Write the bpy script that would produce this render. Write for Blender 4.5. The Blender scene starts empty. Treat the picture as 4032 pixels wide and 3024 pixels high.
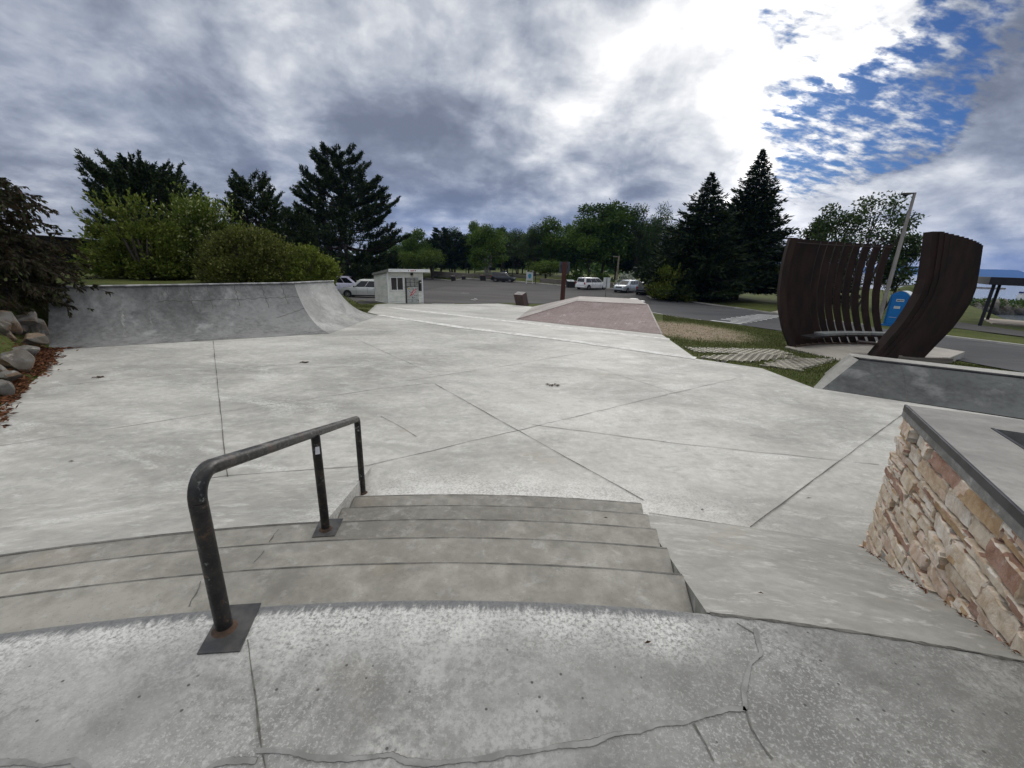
import bpy, bmesh, math, random
import numpy as np
from mathutils import Vector, Matrix, Euler

# ------------------------------------------------------------------ camera
S = bpy.context.scene
COL = S.collection
FPX, HC, SL = 1630.0, 1027.0, 0.033        # focal length in photo pixels, horizon row, horizon slope
ROLL = math.atan(SL)
PITCH = math.atan((1512 - HC) * math.cos(ROLL) / FPX)
_cp, _sp, _cr, _sr = math.cos(PITCH), math.sin(PITCH), math.cos(ROLL), math.sin(ROLL)
FWD = np.array([0, _cp, -_sp])
RGT = np.array([1., 0, 0]) * _cr + np.array([0, _sp, _cp]) * _sr
UPV = -np.array([1., 0, 0]) * _sr + np.array([0, _sp, _cp]) * _cr
EYE = np.array([0, 0, 1.6])
cam_d = bpy.data.cameras.new('camera')
cam_d.sensor_width = 36.0
cam_d.lens = 36.0 * FPX / 4032.0
cam_d.clip_start = 0.05
cam_d.clip_end = 40000
cam = bpy.data.objects.new('camera', cam_d)
COL.objects.link(cam)
cam.matrix_world = Matrix(((RGT[0], UPV[0], -FWD[0], EYE[0]), (RGT[1], UPV[1], -FWD[1], EYE[1]),
                           (RGT[2], UPV[2], -FWD[2], EYE[2]), (0, 0, 0, 1)))
S.camera = cam


def ray(u, v):
    return RGT * (u - 2016) / FPX - UPV * (v - 1512) / FPX + FWD


def nray(u, v):
    d = ray(u, v)
    return d / np.linalg.norm(d)


def at(u, v, z=0.0):
    """Survey: the point of a level plane seen at a photo pixel."""
    d = ray(u, v)
    return EYE + d * ((z - EYE[2]) / d[2])


def atz(u, v, p):
    """Height seen at a photo pixel above the ground spot p."""
    d = ray(u, v)
    return float((EYE + d * (math.hypot(p[0], p[1]) / math.hypot(d[0], d[1])))[2])


def far(u, v, dist):
    """Spot at a forward distance under a photo pixel."""
    d = ray(u, v)
    return EYE + d * (dist / d[1])


# ------------------------------------------------------------------ node helpers
def N(nt, t, ins=None, **props):
    nd = nt.nodes.new(t)
    for k, v in props.items():
        setattr(nd, k, v)
    for k, v in (ins or {}).items():
        s = nd.inputs[k]
        if isinstance(v, bpy.types.NodeSocket):
            nt.links.new(v, s)
        else:
            s.default_value = v
    return nd


def M_(nt, op, a, b=0.0, c=0.0, clamp=False):
    return N(nt, 'ShaderNodeMath', {0: a, 1: b, 2: c}, operation=op, use_clamp=clamp).outputs[0]


def MR(nt, v, a, b, lo=0.0, hi=1.0, smooth=True):
    return N(nt, 'ShaderNodeMapRange', {'Value': v, 'From Min': a, 'From Max': b, 'To Min': lo, 'To Max': hi},
             interpolation_type='SMOOTHSTEP' if smooth else 'LINEAR', clamp=True).outputs[0]


def MX(nt, f, a, b, mode='MIX'):
    def c(x):
        return x if isinstance(x, bpy.types.NodeSocket) else (tuple(x) + (1.0,))[:4]
    return N(nt, 'ShaderNodeMixRGB', {'Fac': f, 'Color1': c(a), 'Color2': c(b)}, blend_type=mode).outputs[0]


def NOI(nt, vec, scale, detail=5.0, rough=0.55, dist=0.0, sc=None, off=None):
    if sc is not None or off is not None:
        vec = N(nt, 'ShaderNodeMapping', {'Vector': vec, 'Scale': sc or (1, 1, 1), 'Location': off or (0, 0, 0)}).outputs[0]
    return N(nt, 'ShaderNodeTexNoise', {'Vector': vec, 'Scale': scale, 'Detail': detail, 'Roughness': rough,
                                       'Distortion': dist}).outputs['Fac']


# ------------------------------------------------------------------ sky and sun
SUN_DIR = nray(2680, 300)
SUN_EL = math.asin(SUN_DIR[2])
SUN_AZ = math.atan2(SUN_DIR[0], SUN_DIR[1])        # clockwise from +Y
W = bpy.data.worlds.new('World')
S.world = W
W.use_nodes = True
wt = W.node_tree
wt.nodes.clear()
sky = N(wt, 'ShaderNodeTexSky', sky_type='NISHITA', sun_disc=False, sun_elevation=SUN_EL, sun_rotation=SUN_AZ,
        air_density=1.0, dust_density=0.6, ozone_density=2.0)
DIR = N(wt, 'ShaderNodeVectorMath', {0: N(wt, 'ShaderNodeTexCoord').outputs['Generated']}, operation='NORMALIZE').outputs[0]
sep = N(wt, 'ShaderNodeSeparateXYZ', {0: DIR})
den = M_(wt, 'ADD', M_(wt, 'MAXIMUM', sep.outputs[2], 0.0), 0.42)
CX = M_(wt, 'DIVIDE', sep.outputs[0], den)
CY = M_(wt, 'DIVIDE', sep.outputs[1], den)
CP = N(wt, 'ShaderNodeCombineXYZ', {0: CX, 1: CY, 2: 0.0}).outputs[0]
# warp so the cloud banks get torn edges
wn = N(wt, 'ShaderNodeTexNoise', {'Vector': CP, 'Scale': 1.9, 'Detail': 7.0, 'Roughness': 0.6})
wv = N(wt, 'ShaderNodeVectorMath', {0: wn.outputs['Color'], 1: (0.5, 0.5, 0.5)}, operation='SUBTRACT').outputs[0]
wv = N(wt, 'ShaderNodeVectorMath', {0: wv, 'Scale': 0.34}, operation='SCALE').outputs[0]
DW = N(wt, 'ShaderNodeVectorMath', {0: DIR, 1: wv}, operation='ADD').outputs[0]
DW = N(wt, 'ShaderNodeVectorMath', {0: DW}, operation='NORMALIZE').outputs[0]


def bank(u, v, r_in, r_out, w, src=None):
    c = nray(u, v)
    dp = N(wt, 'ShaderNodeVectorMath', {0: src or DW, 1: tuple(c)}, operation='DOT_PRODUCT').outputs['Value']
    return MR(wt, dp, math.cos(math.radians(r_out)), math.cos(math.radians(r_in)), 0.0, w)


def total(lst, start=0.0):
    acc = start
    for x in lst:
        acc = M_(wt, 'ADD', acc, x)
    return acc


CLOUD_BANKS = [  # direction surveyed at a photo pixel, inner and outer radius in degrees, weight
    (2780, 280, 4, 25, 0.50), (2330, 560, 2, 10, 0.10), (2950, 120, 4, 20, 0.15), (3500, 120, 4, 20, 0.15),
    (3350, 720, 2, 13, 0.22), (3700, 980, 3, 13, 0.40), (2100, 330, 2, 10, 0.12), (1750, 160, 2, 10, 0.1),
    (1560, 380, 3, 9, -0.12), (2230, 40, 2, 9, -0.38), (2600, 620, 2, 11, -0.44), (2350, 780, 2, 10, -0.2),
    (1900, 560, 3, 12, -0.20), (1500, 470, 3, 11, -0.16), (1650, 620, 3, 11, -0.08), (3950, 560, 3, 14, -0.42),
    (3700, 560, 2, 8, -0.1), (3150, 660, 2, 6, -0.12), (700, 330, 4, 22, -0.14), (300, 170, 3, 14, -0.08),
    (850, 500, 2, 8, -0.08), (520, 560, 1, 5, 0.15), (150, 470, 1, 8, 0.10), (1150, 470, 1, 6, 0.05),
    (1150, 60, 2, 12, 0.2), (200, 20, 2, 12, 0.14), (1400, 820, 4, 14, -0.10), (250, 800, 4, 14, -0.10), (2050, 820, 3, 10, -0.06),
    (1250, 620, 1, 6, 0.08), (1650, 780, 1, 5, 0.07), (2950, 800, 1, 7, 0.10)]
L0 = total([bank(*b) for b in CLOUD_BANKS], 0.545)
fb = NOI(wt, CP, 2.5, 9.0, 0.55, 0.25)
fb2 = NOI(wt, CP, 9.5, 8.0, 0.6, 0.6, off=(3.1, 1.7, 0))
L0 = M_(wt, 'ADD', L0, M_(wt, 'MULTIPLY', M_(wt, 'SUBTRACT', fb, 0.5), 0.82))
L0 = M_(wt, 'ADD', L0, M_(wt, 'MULTIPLY', M_(wt, 'SUBTRACT', fb2, 0.5), 0.42))
# low bands of stratus close to the horizon
band = NOI(wt, DIR, 3.0, 5.0, 0.55, 0.2, sc=(1.0, 1.0, 11.0))
lowm = MR(wt, sep.outputs[2], 0.22, 0.03)
L0 = M_(wt, 'ADD', L0, M_(wt, 'MULTIPLY', M_(wt, 'MULTIPLY', M_(wt, 'SUBTRACT', band, 0.5), 0.9), lowm))
# overhead, out of view: overcast brightened to light the scene
over = MR(wt, sep.outputs[2], 0.52, 0.85, 0.0, 0.66)
L0 = M_(wt, 'ADD', L0, over)
hole = M_(wt, 'MINIMUM', 1.0, total([bank(3540, 300, 1, 5, 0.8), bank(3420, 370, 1, 5, 0.7), bank(3200, 470, 1, 5, 0.75), bank(3330, 530, 1, 4, 0.5),
              bank(3140, 610, 1, 4, 0.55), bank(3620, 240, 1, 5, 0.5), bank(3080, 150, 1, 4, 0.35), bank(3900, 60, 1, 6, 0.25), bank(3380, 360, 3, 13, 0.22)]))
rip = NOI(wt, CP, 25.0, 6.0, 0.6, 0.15, sc=(0.62, 1.25, 1))
rip2 = NOI(wt, CP, 7.5, 4.0, 0.6, 0.4, off=(7, 2, 0))
hm = M_(wt, 'ADD', M_(wt, 'MULTIPLY', hole, 0.66), M_(wt, 'ADD', M_(wt, 'MULTIPLY', M_(wt, 'SUBTRACT', rip, 0.5), 2.0),
                                                  M_(wt, 'MULTIPLY', M_(wt, 'SUBTRACT', rip2, 0.5), 0.9)))
BLUE = M_(wt, 'MULTIPLY', MR(wt, hm, 0.30, 0.86), MR(wt, hole, 0.06, 0.34))

# sunward relief: the side of each puff that faces the sun is paler
CPS = N(wt, 'ShaderNodeVectorMath', {0: CP, 1: (0.04, 0.085, 0.0)}, operation='ADD').outputs[0]
puf = M_(wt, 'SUBTRACT', NOI(wt, CP, 4.2, 8.0, 0.56, 0.35, off=(9, 4, 0)), NOI(wt, CPS, 4.2, 8.0, 0.56, 0.35, off=(9, 4, 0)))
L0 = M_(wt, 'ADD', L0, M_(wt, 'MULTIPLY', puf, 1.15))
HM = MR(wt, hole, 0.04, 0.45)
L0 = M_(wt, 'SUBTRACT', L0, M_(wt, 'MULTIPLY', HM, M_(wt, 'ADD', 0.16, M_(wt, 'MULTIPLY', M_(wt, 'SUBTRACT', rip, 0.42), 1.3))))
ramp = N(wt, 'ShaderNodeValToRGB', {0: M_(wt, 'MULTIPLY', L0, 0.625)})
cr = ramp.color_ramp
stops = [(0.0, (0.19, 0.212, 0.262)), (0.15, (0.262, 0.29, 0.352)), (0.26, (0.365, 0.40, 0.47)), (0.38, (0.54, 0.57, 0.625)),
         (0.50, (0.78, 0.80, 0.825)), (0.61, (0.97, 0.975, 0.98)), (0.78, (1.35, 1.34, 1.31)), (1.0, (3.0, 2.9, 2.8))]
while len(cr.elements) < len(stops):
    cr.elements.new(0.5)
for e, (p, c) in zip(cr.elements, stops):
    e.position = p
    e.color = c + (1,)
# the torn hole with blue sky and altocumulus ripples
skyc = N(wt, 'ShaderNodeVectorMath', {0: sky.outputs[0], 1: (0.012, 0.023, 0.047)}, operation='MULTIPLY').outputs[0]
fin = MX(wt, BLUE, ramp.outputs[0], skyc)
bg = N(wt, 'ShaderNodeBackground', {'Color': fin, 'Strength': 1.0})
N(wt, 'ShaderNodeOutputWorld', {'Surface': bg.outputs[0]})

sun_d = bpy.data.lights.new('sun', 'SUN')
sun_d.energy = 1.3
sun_d.angle = math.radians(26)
sun_d.color = (1.0, 0.96, 0.9)
sun = bpy.data.objects.new('sun', sun_d)
COL.objects.link(sun)
sun.rotation_euler = Vector(tuple(-SUN_DIR)).to_track_quat('-Z', 'Y').to_euler()

S.view_settings.view_transform = 'Standard'
S.view_settings.look = 'None'
S.view_settings.gamma = 1.0
S.view_settings.exposure = 0.0
S.render.engine = 'CYCLES'
S.cycles.max_bounces = 5
S.cycles.diffuse_bounces = 3
S.cycles.glossy_bounces = 2
S.cycles.transmission_bounces = 3
S.cycles.use_denoising = True
try:
    S.cycles.denoiser = 'OPENIMAGEDENOISE'
except Exception:
    pass

# ------------------------------------------------------------------ materials
MATS = {}


def newmat(name):
    m = bpy.data.materials.new(name)
    m.use_nodes = True
    nt = m.node_tree
    b = nt.nodes['Principled BSDF']
    MATS[name] = m
    return m, nt, b


def POS(nt):
    return N(nt, 'ShaderNodeNewGeometry').outputs['Position']


def OBJ(nt):
    return N(nt, 'ShaderNodeTexCoord').outputs['Object']


def bump(nt, b, h, strength=0.3, dist=0.01):
    bp = N(nt, 'ShaderNodeBump', {'Height': h, 'Strength': strength, 'Distance': dist})
    nt.links.new(bp.outputs[0], b.inputs['Normal'])


def simple(name, c1, c2=None, scale=8.0, rough=0.7, metal=0.0, spec=0.4, bmp=0.0, obj=True, sc=None, detail=6.0, lo=0.35, hi=0.65,
           coat=0.0):
    m, nt, b = newmat(name)
    v = OBJ(nt) if obj else POS(nt)
    n = NOI(nt, v, scale, detail, 0.6, sc=sc)
    nt.links.new(MX(nt, MR(nt, n, lo, hi), c1, c2 or c1), b.inputs['Base Color'])
    b.inputs['Roughness'].default_value = rough
    b.inputs['Metallic'].default_value = metal
    b.inputs['Specular IOR Level'].default_value = spec
    b.inputs['Coat Weight'].default_value = coat
    if bmp:
        bump(nt, b, n, bmp, 0.02)
    return m


def concrete(name, dark, light, pale=(0.62, 0.61, 0.58), pale_amt=0.55, ochre=0.25, speck=0.35, streak=(1, 1, 1), lip=None, aggregate=0.0,
             rough=0.85, dirt=0.0, vert=0.0, patch=1.3, patch_lo=0.53, spec=0.25, mott=0.0, foot=None):
    m, nt, b = newmat(name)
    p = POS(nt)
    big = NOI(nt, p, 0.22, 6, 0.6, 0.3)
    pat = NOI(nt, p, patch, 9, 0.66, 0.5, sc=streak)
    mid = NOI(nt, p, 9.0, 7, 0.65)
    fine = NOI(nt, p, 85.0, 4, 0.7)
    f = M_(nt, 'ADD', M_(nt, 'MULTIPLY', big, 0.36), M_(nt, 'ADD', M_(nt, 'MULTIPLY', pat, 0.34), M_(nt, 'MULTIPLY', mid, 0.30)))
    col = MX(nt, MR(nt, f, 0.41, 0.59), dark, light)
    tone = MR(nt, NOI(nt, p, 0.55, 7, 0.65, 0.6, sc=(0.6, 0.9, 1), off=(77, 3, 0)), 0.36, 0.60, 0.76, 1.08)
    col = N(nt, 'ShaderNodeVectorMath', {0: col, 'Scale': tone}, operation='SCALE').outputs[0]
    # pale mineral bloom in torn patches
    p2 = NOI(nt, p, patch * 0.9, 10, 0.72, 0.8, sc=streak, off=(13.0, 5.0, 2.0))
    bl = M_(nt, 'MULTIPLY', MR(nt, p2, patch_lo, patch_lo + 0.17), MR(nt, NOI(nt, p, 30.0, 5, 0.7), 0.35, 0.6))
    col = MX(nt, M_(nt, 'MULTIPLY', bl, pale_amt), col, pale)
    if ochre:
        oc = MR(nt, NOI(nt, p, 0.8, 8, 0.65, 0.6, off=(3, 41, 7)), 0.55, 0.74, 0.0, ochre)
        col = MX(nt, oc, col, (0.34, 0.265, 0.17))
    if vert:
        vs = NOI(nt, p, 1.4, 7, 0.65, 0.2, sc=(1.0, 1.0, 0.10), off=(2, 9, 0))
        col = MX(nt, MR(nt, vs, 0.52, 0.70, 0.0, vert), col, (0.44, 0.44, 0.43))
        vd = NOI(nt, p, 2.3, 7, 0.65, 0.2, sc=(1.0, 1.0, 0.12), off=(22, 9, 0))
        col = MX(nt, MR(nt, vd, 0.54, 0.72, 0.0, vert), col, (0.07, 0.07, 0.072))
    if dirt:
        dn = NOI(nt, p, 2.2, 9, 0.7, 0.5, off=(31, 3, 1))
        col = MX(nt, MR(nt, dn, 0.50, 0.68, 0.0, dirt), col, (0.12, 0.115, 0.10))
    if mott:
        m1 = NOI(nt, p, 4.2, 9, 0.72, 0.4, sc=streak, off=(51, 7, 0))
        col = MX(nt, MR(nt, m1, 0.52, 0.66, 0.0, mott), col, (0.21, 0.21, 0.20))
        m2 = NOI(nt, p, 6.5, 9, 0.72, 0.3, sc=streak, off=(5, 77, 0))
        col = MX(nt, MR(nt, m2, 0.54, 0.66, 0.0, mott * 1.2), col, pale)
        # long wheel scuffs
        sw = NOI(nt, p, 3.0, 6, 0.7, 0.5, sc=(0.28, 3.2, 1), off=(3, 3, 3))
        col = MX(nt, MR(nt, sw, 0.60, 0.70, 0.0, mott * 0.9), col, (0.17, 0.17, 0.165))
    # pores and grit
    col = MX(nt, MR(nt, fine, 0.58, 0.70, 0.0, speck), col, (0.085, 0.085, 0.08))
    if aggregate:
        ag = MR(nt, M_(nt, 'ADD', M_(nt, 'MULTIPLY', NOI(nt, p, 66.0, 3, 0.6), 0.55), M_(nt, 'MULTIPLY', NOI(nt, p, 150.0, 3, 0.7), 0.45)), 0.50, 0.60)
        wide = MR(nt, NOI(nt, p, 2.6, 8, 0.7, 0.6, off=(15, 2, 6)), 0.42, 0.66, 0.0, 0.6)
        col = MX(nt, M_(nt, 'MULTIPLY', wide, MR(nt, NOI(nt, p, 34.0, 6, 0.75), 0.40, 0.58)), col, (0.43, 0.43, 0.412))
        wear = MR(nt, NOI(nt, p, 1.5, 7, 0.62, 0.4, off=(5, 5, 5)), 0.36, 0.62, 0.25, 1.0)
        col = MX(nt, M_(nt, 'MULTIPLY', M_(nt, 'MULTIPLY', ag, wear), aggregate * 0.6), col, (0.52, 0.52, 0.50))
        vo2 = N(nt, 'ShaderNodeTexVoronoi', {'Vector': p, 'Scale': 21.0, 'Randomness': 1.0})
        col = MX(nt, M_(nt, 'MULTIPLY', MR(nt, vo2.outputs['Distance'], 0.16, 0.08), MR(nt, vo2.outputs['Color'], 0.62, 0.66)), col, (0.08, 0.078, 0.072))
    if foot is not None:
        # lime bloom spread over the floor just beyond the lowest step
        cx, cy, R = foot
        sp = N(nt, 'ShaderNodeSeparateXYZ', {0: p})
        dx = M_(nt, 'SUBTRACT', sp.outputs[0], cx)
        dy = M_(nt, 'SUBTRACT', sp.outputs[1], cy)
        rr = M_(nt, 'SQRT', M_(nt, 'ADD', M_(nt, 'MULTIPLY', dx, dx), M_(nt, 'MULTIPLY', dy, dy)))
        d = M_(nt, 'SUBTRACT', rr, R)
        near = MR(nt, M_(nt, 'ADD', d, M_(nt, 'MULTIPLY', NOI(nt, p, 2.2, 8, 0.7, 0.3), 1.6)), 2.0, 0.9)
        side = M_(nt, 'MULTIPLY', MR(nt, sp.outputs[0], -2.0, -1.2), MR(nt, sp.outputs[0], 3.6, 0.8))
        gr = MR(nt, NOI(nt, p, 40.0, 5, 0.75), 0.40, 0.56)
        col = MX(nt, M_(nt, 'MULTIPLY', M_(nt, 'MULTIPLY', near, gr), M_(nt, 'MULTIPLY', side, 0.75)), col, (0.70, 0.69, 0.655))
    if lip is not None:
        # wear measured from the stair arc: scuffed white paint-like bloom, then a waxed dark strip on the very edge
        cx, cy, R = lip
        sp = N(nt, 'ShaderNodeSeparateXYZ', {0: p})
        dx = M_(nt, 'SUBTRACT', sp.outputs[0], cx)
        dy = M_(nt, 'SUBTRACT', sp.outputs[1], cy)
        rr = M_(nt, 'SQRT', M_(nt, 'ADD', M_(nt, 'MULTIPLY', dx, dx), M_(nt, 'MULTIPLY', dy, dy)))
        d = M_(nt, 'SUBTRACT', R, rr)
        wob = NOI(nt, p, 3.0, 8, 0.7, 0.4, off=(1, 8, 3))
        near = MR(nt, M_(nt, 'ADD', d, M_(nt, 'MULTIPLY', wob, 0.75)), 0.78, 0.30)
        side = MR(nt, sp.outputs[0], 0.75, 1.15, 1.0, 0.0)
        gr = MR(nt, NOI(nt, p, 55.0, 4, 0.75), 0.38, 0.58)
        col = MX(nt, M_(nt, 'MULTIPLY', M_(nt, 'MULTIPLY', near, gr), M_(nt, 'MULTIPLY', side, 0.85)), col, (0.70, 0.70, 0.665))
        jag = NOI(nt, p, 26.0, 5, 0.7, sc=(1.6, 0.35, 1))
        wax = MR(nt, M_(nt, 'ADD', d, M_(nt, 'MULTIPLY', jag, 0.16)), 0.16, 0.11)
        col = MX(nt, M_(nt, 'MULTIPLY', M_(nt, 'MULTIPLY', wax, side), 0.85), col, (0.11, 0.112, 0.116))
    nt.links.new(col, b.inputs['Base Color'])
    b.inputs['Specular IOR Level'].default_value = spec
    nt.links.new(MR(nt, pat, 0.3, 0.7, rough - 0.12, min(1.0, rough + 0.1)), b.inputs['Roughness'])
    h = M_(nt, 'ADD', M_(nt, 'MULTIPLY', mid, 0.6), M_(nt, 'MULTIPLY', fine, 0.4))
    bump(nt, b, h, 0.35, 0.008)
    return m


ARC = (0.1, -8.0)
concrete('mat_floor', (0.35, 0.342, 0.31), (0.485, 0.474, 0.435), pale=(0.62, 0.615, 0.58), ochre=0.22, foot=ARC + (11.9,), spec=0.5, rough=0.7, mott=0.36, streak=(0.6, 1.25, 1), patch=1.1, pale_amt=0.75, patch_lo=0.5)
concrete('mat_platform', (0.19, 0.188, 0.177), (0.30, 0.297, 0.283), ochre=0.16, speck=0.55, aggregate=0.85, lip=ARC + (9.65,), pale_amt=0.6, rough=0.8)
concrete('mat_tread', (0.215, 0.204, 0.178), (0.33, 0.316, 0.28), mott=0.16, ochre=0.22, speck=0.45, dirt=0.35, pale_amt=0.25, patch=2.0)
concrete('mat_bank', (0.25, 0.245, 0.22), (0.36, 0.355, 0.325), ochre=0.25, mott=0.3, spec=0.4, rough=0.72, streak=(0.7, 1.2, 1), pale_amt=0.7, patch=1.2)
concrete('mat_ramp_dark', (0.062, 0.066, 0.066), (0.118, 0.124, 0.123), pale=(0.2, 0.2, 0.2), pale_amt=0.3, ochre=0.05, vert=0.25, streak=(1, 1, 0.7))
concrete('mat_ramp_shaded', (0.13, 0.131, 0.128), (0.235, 0.236, 0.23), pale=(0.36, 0.36, 0.35), pale_amt=0.35, ochre=0.08, vert=0.5, streak=(1, 1, 0.7))  # backlit quarter pipe face: its shade is put into the darker colour
concrete('mat_hip_lit', (0.26, 0.26, 0.245), (0.40, 0.40, 0.38), ochre=0.1, vert=0.25, pale_amt=0.7)  # same concrete turned to the bright sky: light put into the paler colour
concrete('mat_slab', (0.26, 0.25, 0.235), (0.37, 0.36, 0.335), ochre=0.12, dirt=0.12)
concrete('mat_slab_edge', (0.16, 0.162, 0.152), (0.32, 0.322, 0.305), ochre=0.05, dirt=0.6, speck=0.6, patch=3.0)
concrete('mat_kerb', (0.30, 0.29, 0.265), (0.42, 0.41, 0.38), ochre=0.1)
concrete('mat_paver', (0.31, 0.285, 0.23), (0.43, 0.405, 0.34), ochre=0.1, pale_amt=0.3)
concrete('mat_path', (0.30, 0.275, 0.24), (0.40, 0.37, 0.33), ochre=0.2)
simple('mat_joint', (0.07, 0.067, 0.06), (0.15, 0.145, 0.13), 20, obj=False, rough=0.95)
simple('mat_joint_soft', (0.17, 0.165, 0.15), (0.25, 0.245, 0.23), 9, obj=False, rough=0.95)
simple('mat_sealant', (0.16, 0.16, 0.15), (0.25, 0.25, 0.238), 9, obj=False, rough=0.6, bmp=0.3)
simple('mat_edge_line', (0.06, 0.058, 0.053), (0.16, 0.152, 0.135), 9, obj=False, rough=0.6)
simple('mat_white_edge', (0.50, 0.49, 0.46), (0.74, 0.73, 0.70), 5, obj=False, rough=0.9)


def steel_paint():
    m, nt, b = newmat('mat_rail')
    v = OBJ(nt)
    n = NOI(nt, v, 7.0, 9, 0.7, 0.5)
    n2 = NOI(nt, v, 34.0, 6, 0.7)
    sp = N(nt, 'ShaderNodeSeparateXYZ', {0: POS(nt)})
    c = MX(nt, MR(nt, n, 0.42, 0.62), (0.012, 0.012, 0.012), (0.035, 0.032, 0.03))
    c = MX(nt, M_(nt, 'MULTIPLY', MR(nt, n, 0.5, 0.6), MR(nt, n2, 0.52, 0.60)), c, (0.105, 0.062, 0.035))
    c = MX(nt, M_(nt, 'MULTIPLY', MR(nt, NOI(nt, v, 11.0, 8, 0.7, off=(4, 4, 4)), 0.56, 0.64), MR(nt, n2, 0.50, 0.62)), c, (0.22, 0.24, 0.225))
    # the ground-down grinding line along the top
    nz = N(nt, 'ShaderNodeSeparateXYZ', {0: N(nt, 'ShaderNodeNewGeometry').outputs['Normal']}).outputs[2]
    c = MX(nt, M_(nt, 'MULTIPLY', MR(nt, nz, 0.55, 0.95), MR(nt, NOI(nt, v, 5.0, 8, 0.7, sc=(3, 0.4, 3)), 0.42, 0.66)), c, (0.15, 0.15, 0.14))
    nt.links.new(c, b.inputs['Base Color'])
    b.inputs['Metallic'].default_value = 0.35
    nt.links.new(MR(nt, n2, 0.3, 0.7, 0.32, 0.6), b.inputs['Roughness'])
    bump(nt, b, M_(nt, 'ADD', n2, M_(nt, 'MULTIPLY', n, 0.5)), 0.25, 0.004)
    return m


steel_paint()
simple('mat_rail_plate', (0.045, 0.048, 0.052), (0.10, 0.095, 0.09), 8, obj=False, rough=0.5, metal=0.5, bmp=0.1)
simple('mat_rust', (0.035, 0.024, 0.018), (0.085, 0.05, 0.032), 25, obj=False, rough=0.9)
simple('mat_coping', (0.16, 0.16, 0.16), (0.36, 0.36, 0.36), 4, obj=False, rough=0.35, metal=0.8)
simple('mat_black_steel', (0.016, 0.016, 0.018), (0.04, 0.04, 0.045), 5, obj=False, rough=0.45, metal=0.4)
simple('mat_corten', (0.011, 0.0052, 0.0042), (0.026, 0.0122, 0.009), 3.0, obj=False, rough=0.85, bmp=0.15, sc=(1, 1, 0.35))
simple('mat_sticker', (0.7, 0.7, 0.7), (0.6, 0.62, 0.66), 20, rough=0.4)


def stone_mat(name, stops, scale=6.0):
    m, nt, b = newmat(name)
    g = N(nt, 'ShaderNodeNewGeometry')
    r = N(nt, 'ShaderNodeValToRGB', {0: g.outputs['Random Per Island']})
    while len(r.color_ramp.elements) < len(stops):
        r.color_ramp.elements.new(0.5)
    for e, (q, c) in zip(r.color_ramp.elements, stops):
        e.position = q
        e.color = c + (1,)
    r.color_ramp.interpolation = 'CONSTANT'
    p = g.outputs['Position']
    n = NOI(nt, p, scale, 9, 0.68, 0.4)
    n2 = NOI(nt, p, scale * 5, 7, 0.7)
    c = MX(nt, MR(nt, n, 0.36, 0.64, 0.0, 0.8), r.outputs[0], MX(nt, 1.0, r.outputs[0], (0.62, 0.52, 0.42), 'MULTIPLY'))
    c = MX(nt, MR(nt, NOI(nt, p, scale * 1.7, 8, 0.7, off=(9, 2, 4)), 0.55, 0.72, 0.0, 0.55), c, (0.58, 0.53, 0.46))
    c = MX(nt, MR(nt, n2, 0.60, 0.74, 0.0, 0.55), c, (0.12, 0.09, 0.07))
    nt.links.new(c, b.inputs['Base Color'])
    b.inputs['Roughness'].default_value = 0.9
    b.inputs['Specular IOR Level'].default_value = 0.2
    bump(nt, b, M_(nt, 'ADD', n, M_(nt, 'MULTIPLY', n2, 0.5)), 0.75, 0.02)
    return m


stone_mat('mat_ashlar', [(0.0, (0.70, 0.62, 0.51)), (0.22, (0.60, 0.48, 0.36)), (0.32, (0.74, 0.69, 0.62)), (0.50, (0.40, 0.255, 0.20)),
                         (0.60, (0.68, 0.60, 0.49)), (0.76, (0.38, 0.36, 0.32)), (0.83, (0.68, 0.56, 0.47)), (0.94, (0.47, 0.34, 0.21))], 9.0)
stone_mat('mat_boulder', [(0.0, (0.21, 0.20, 0.185)), (0.4, (0.17, 0.165, 0.155)), (0.7, (0.25, 0.195, 0.145))], 3.2)
stone_mat('mat_riprap', [(0.0, (0.13, 0.13, 0.125)), (0.4, (0.20, 0.19, 0.175)), (0.7, (0.09, 0.092, 0.09))], 1.2)
simple('mat_mortar', (0.10, 0.097, 0.092), (0.17, 0.165, 0.157), 14, obj=False, rough=0.95, bmp=0.5)
simple('mat_soil', (0.05, 0.042, 0.033), (0.09, 0.075, 0.06), 8, obj=False, rough=1.0)


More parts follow.
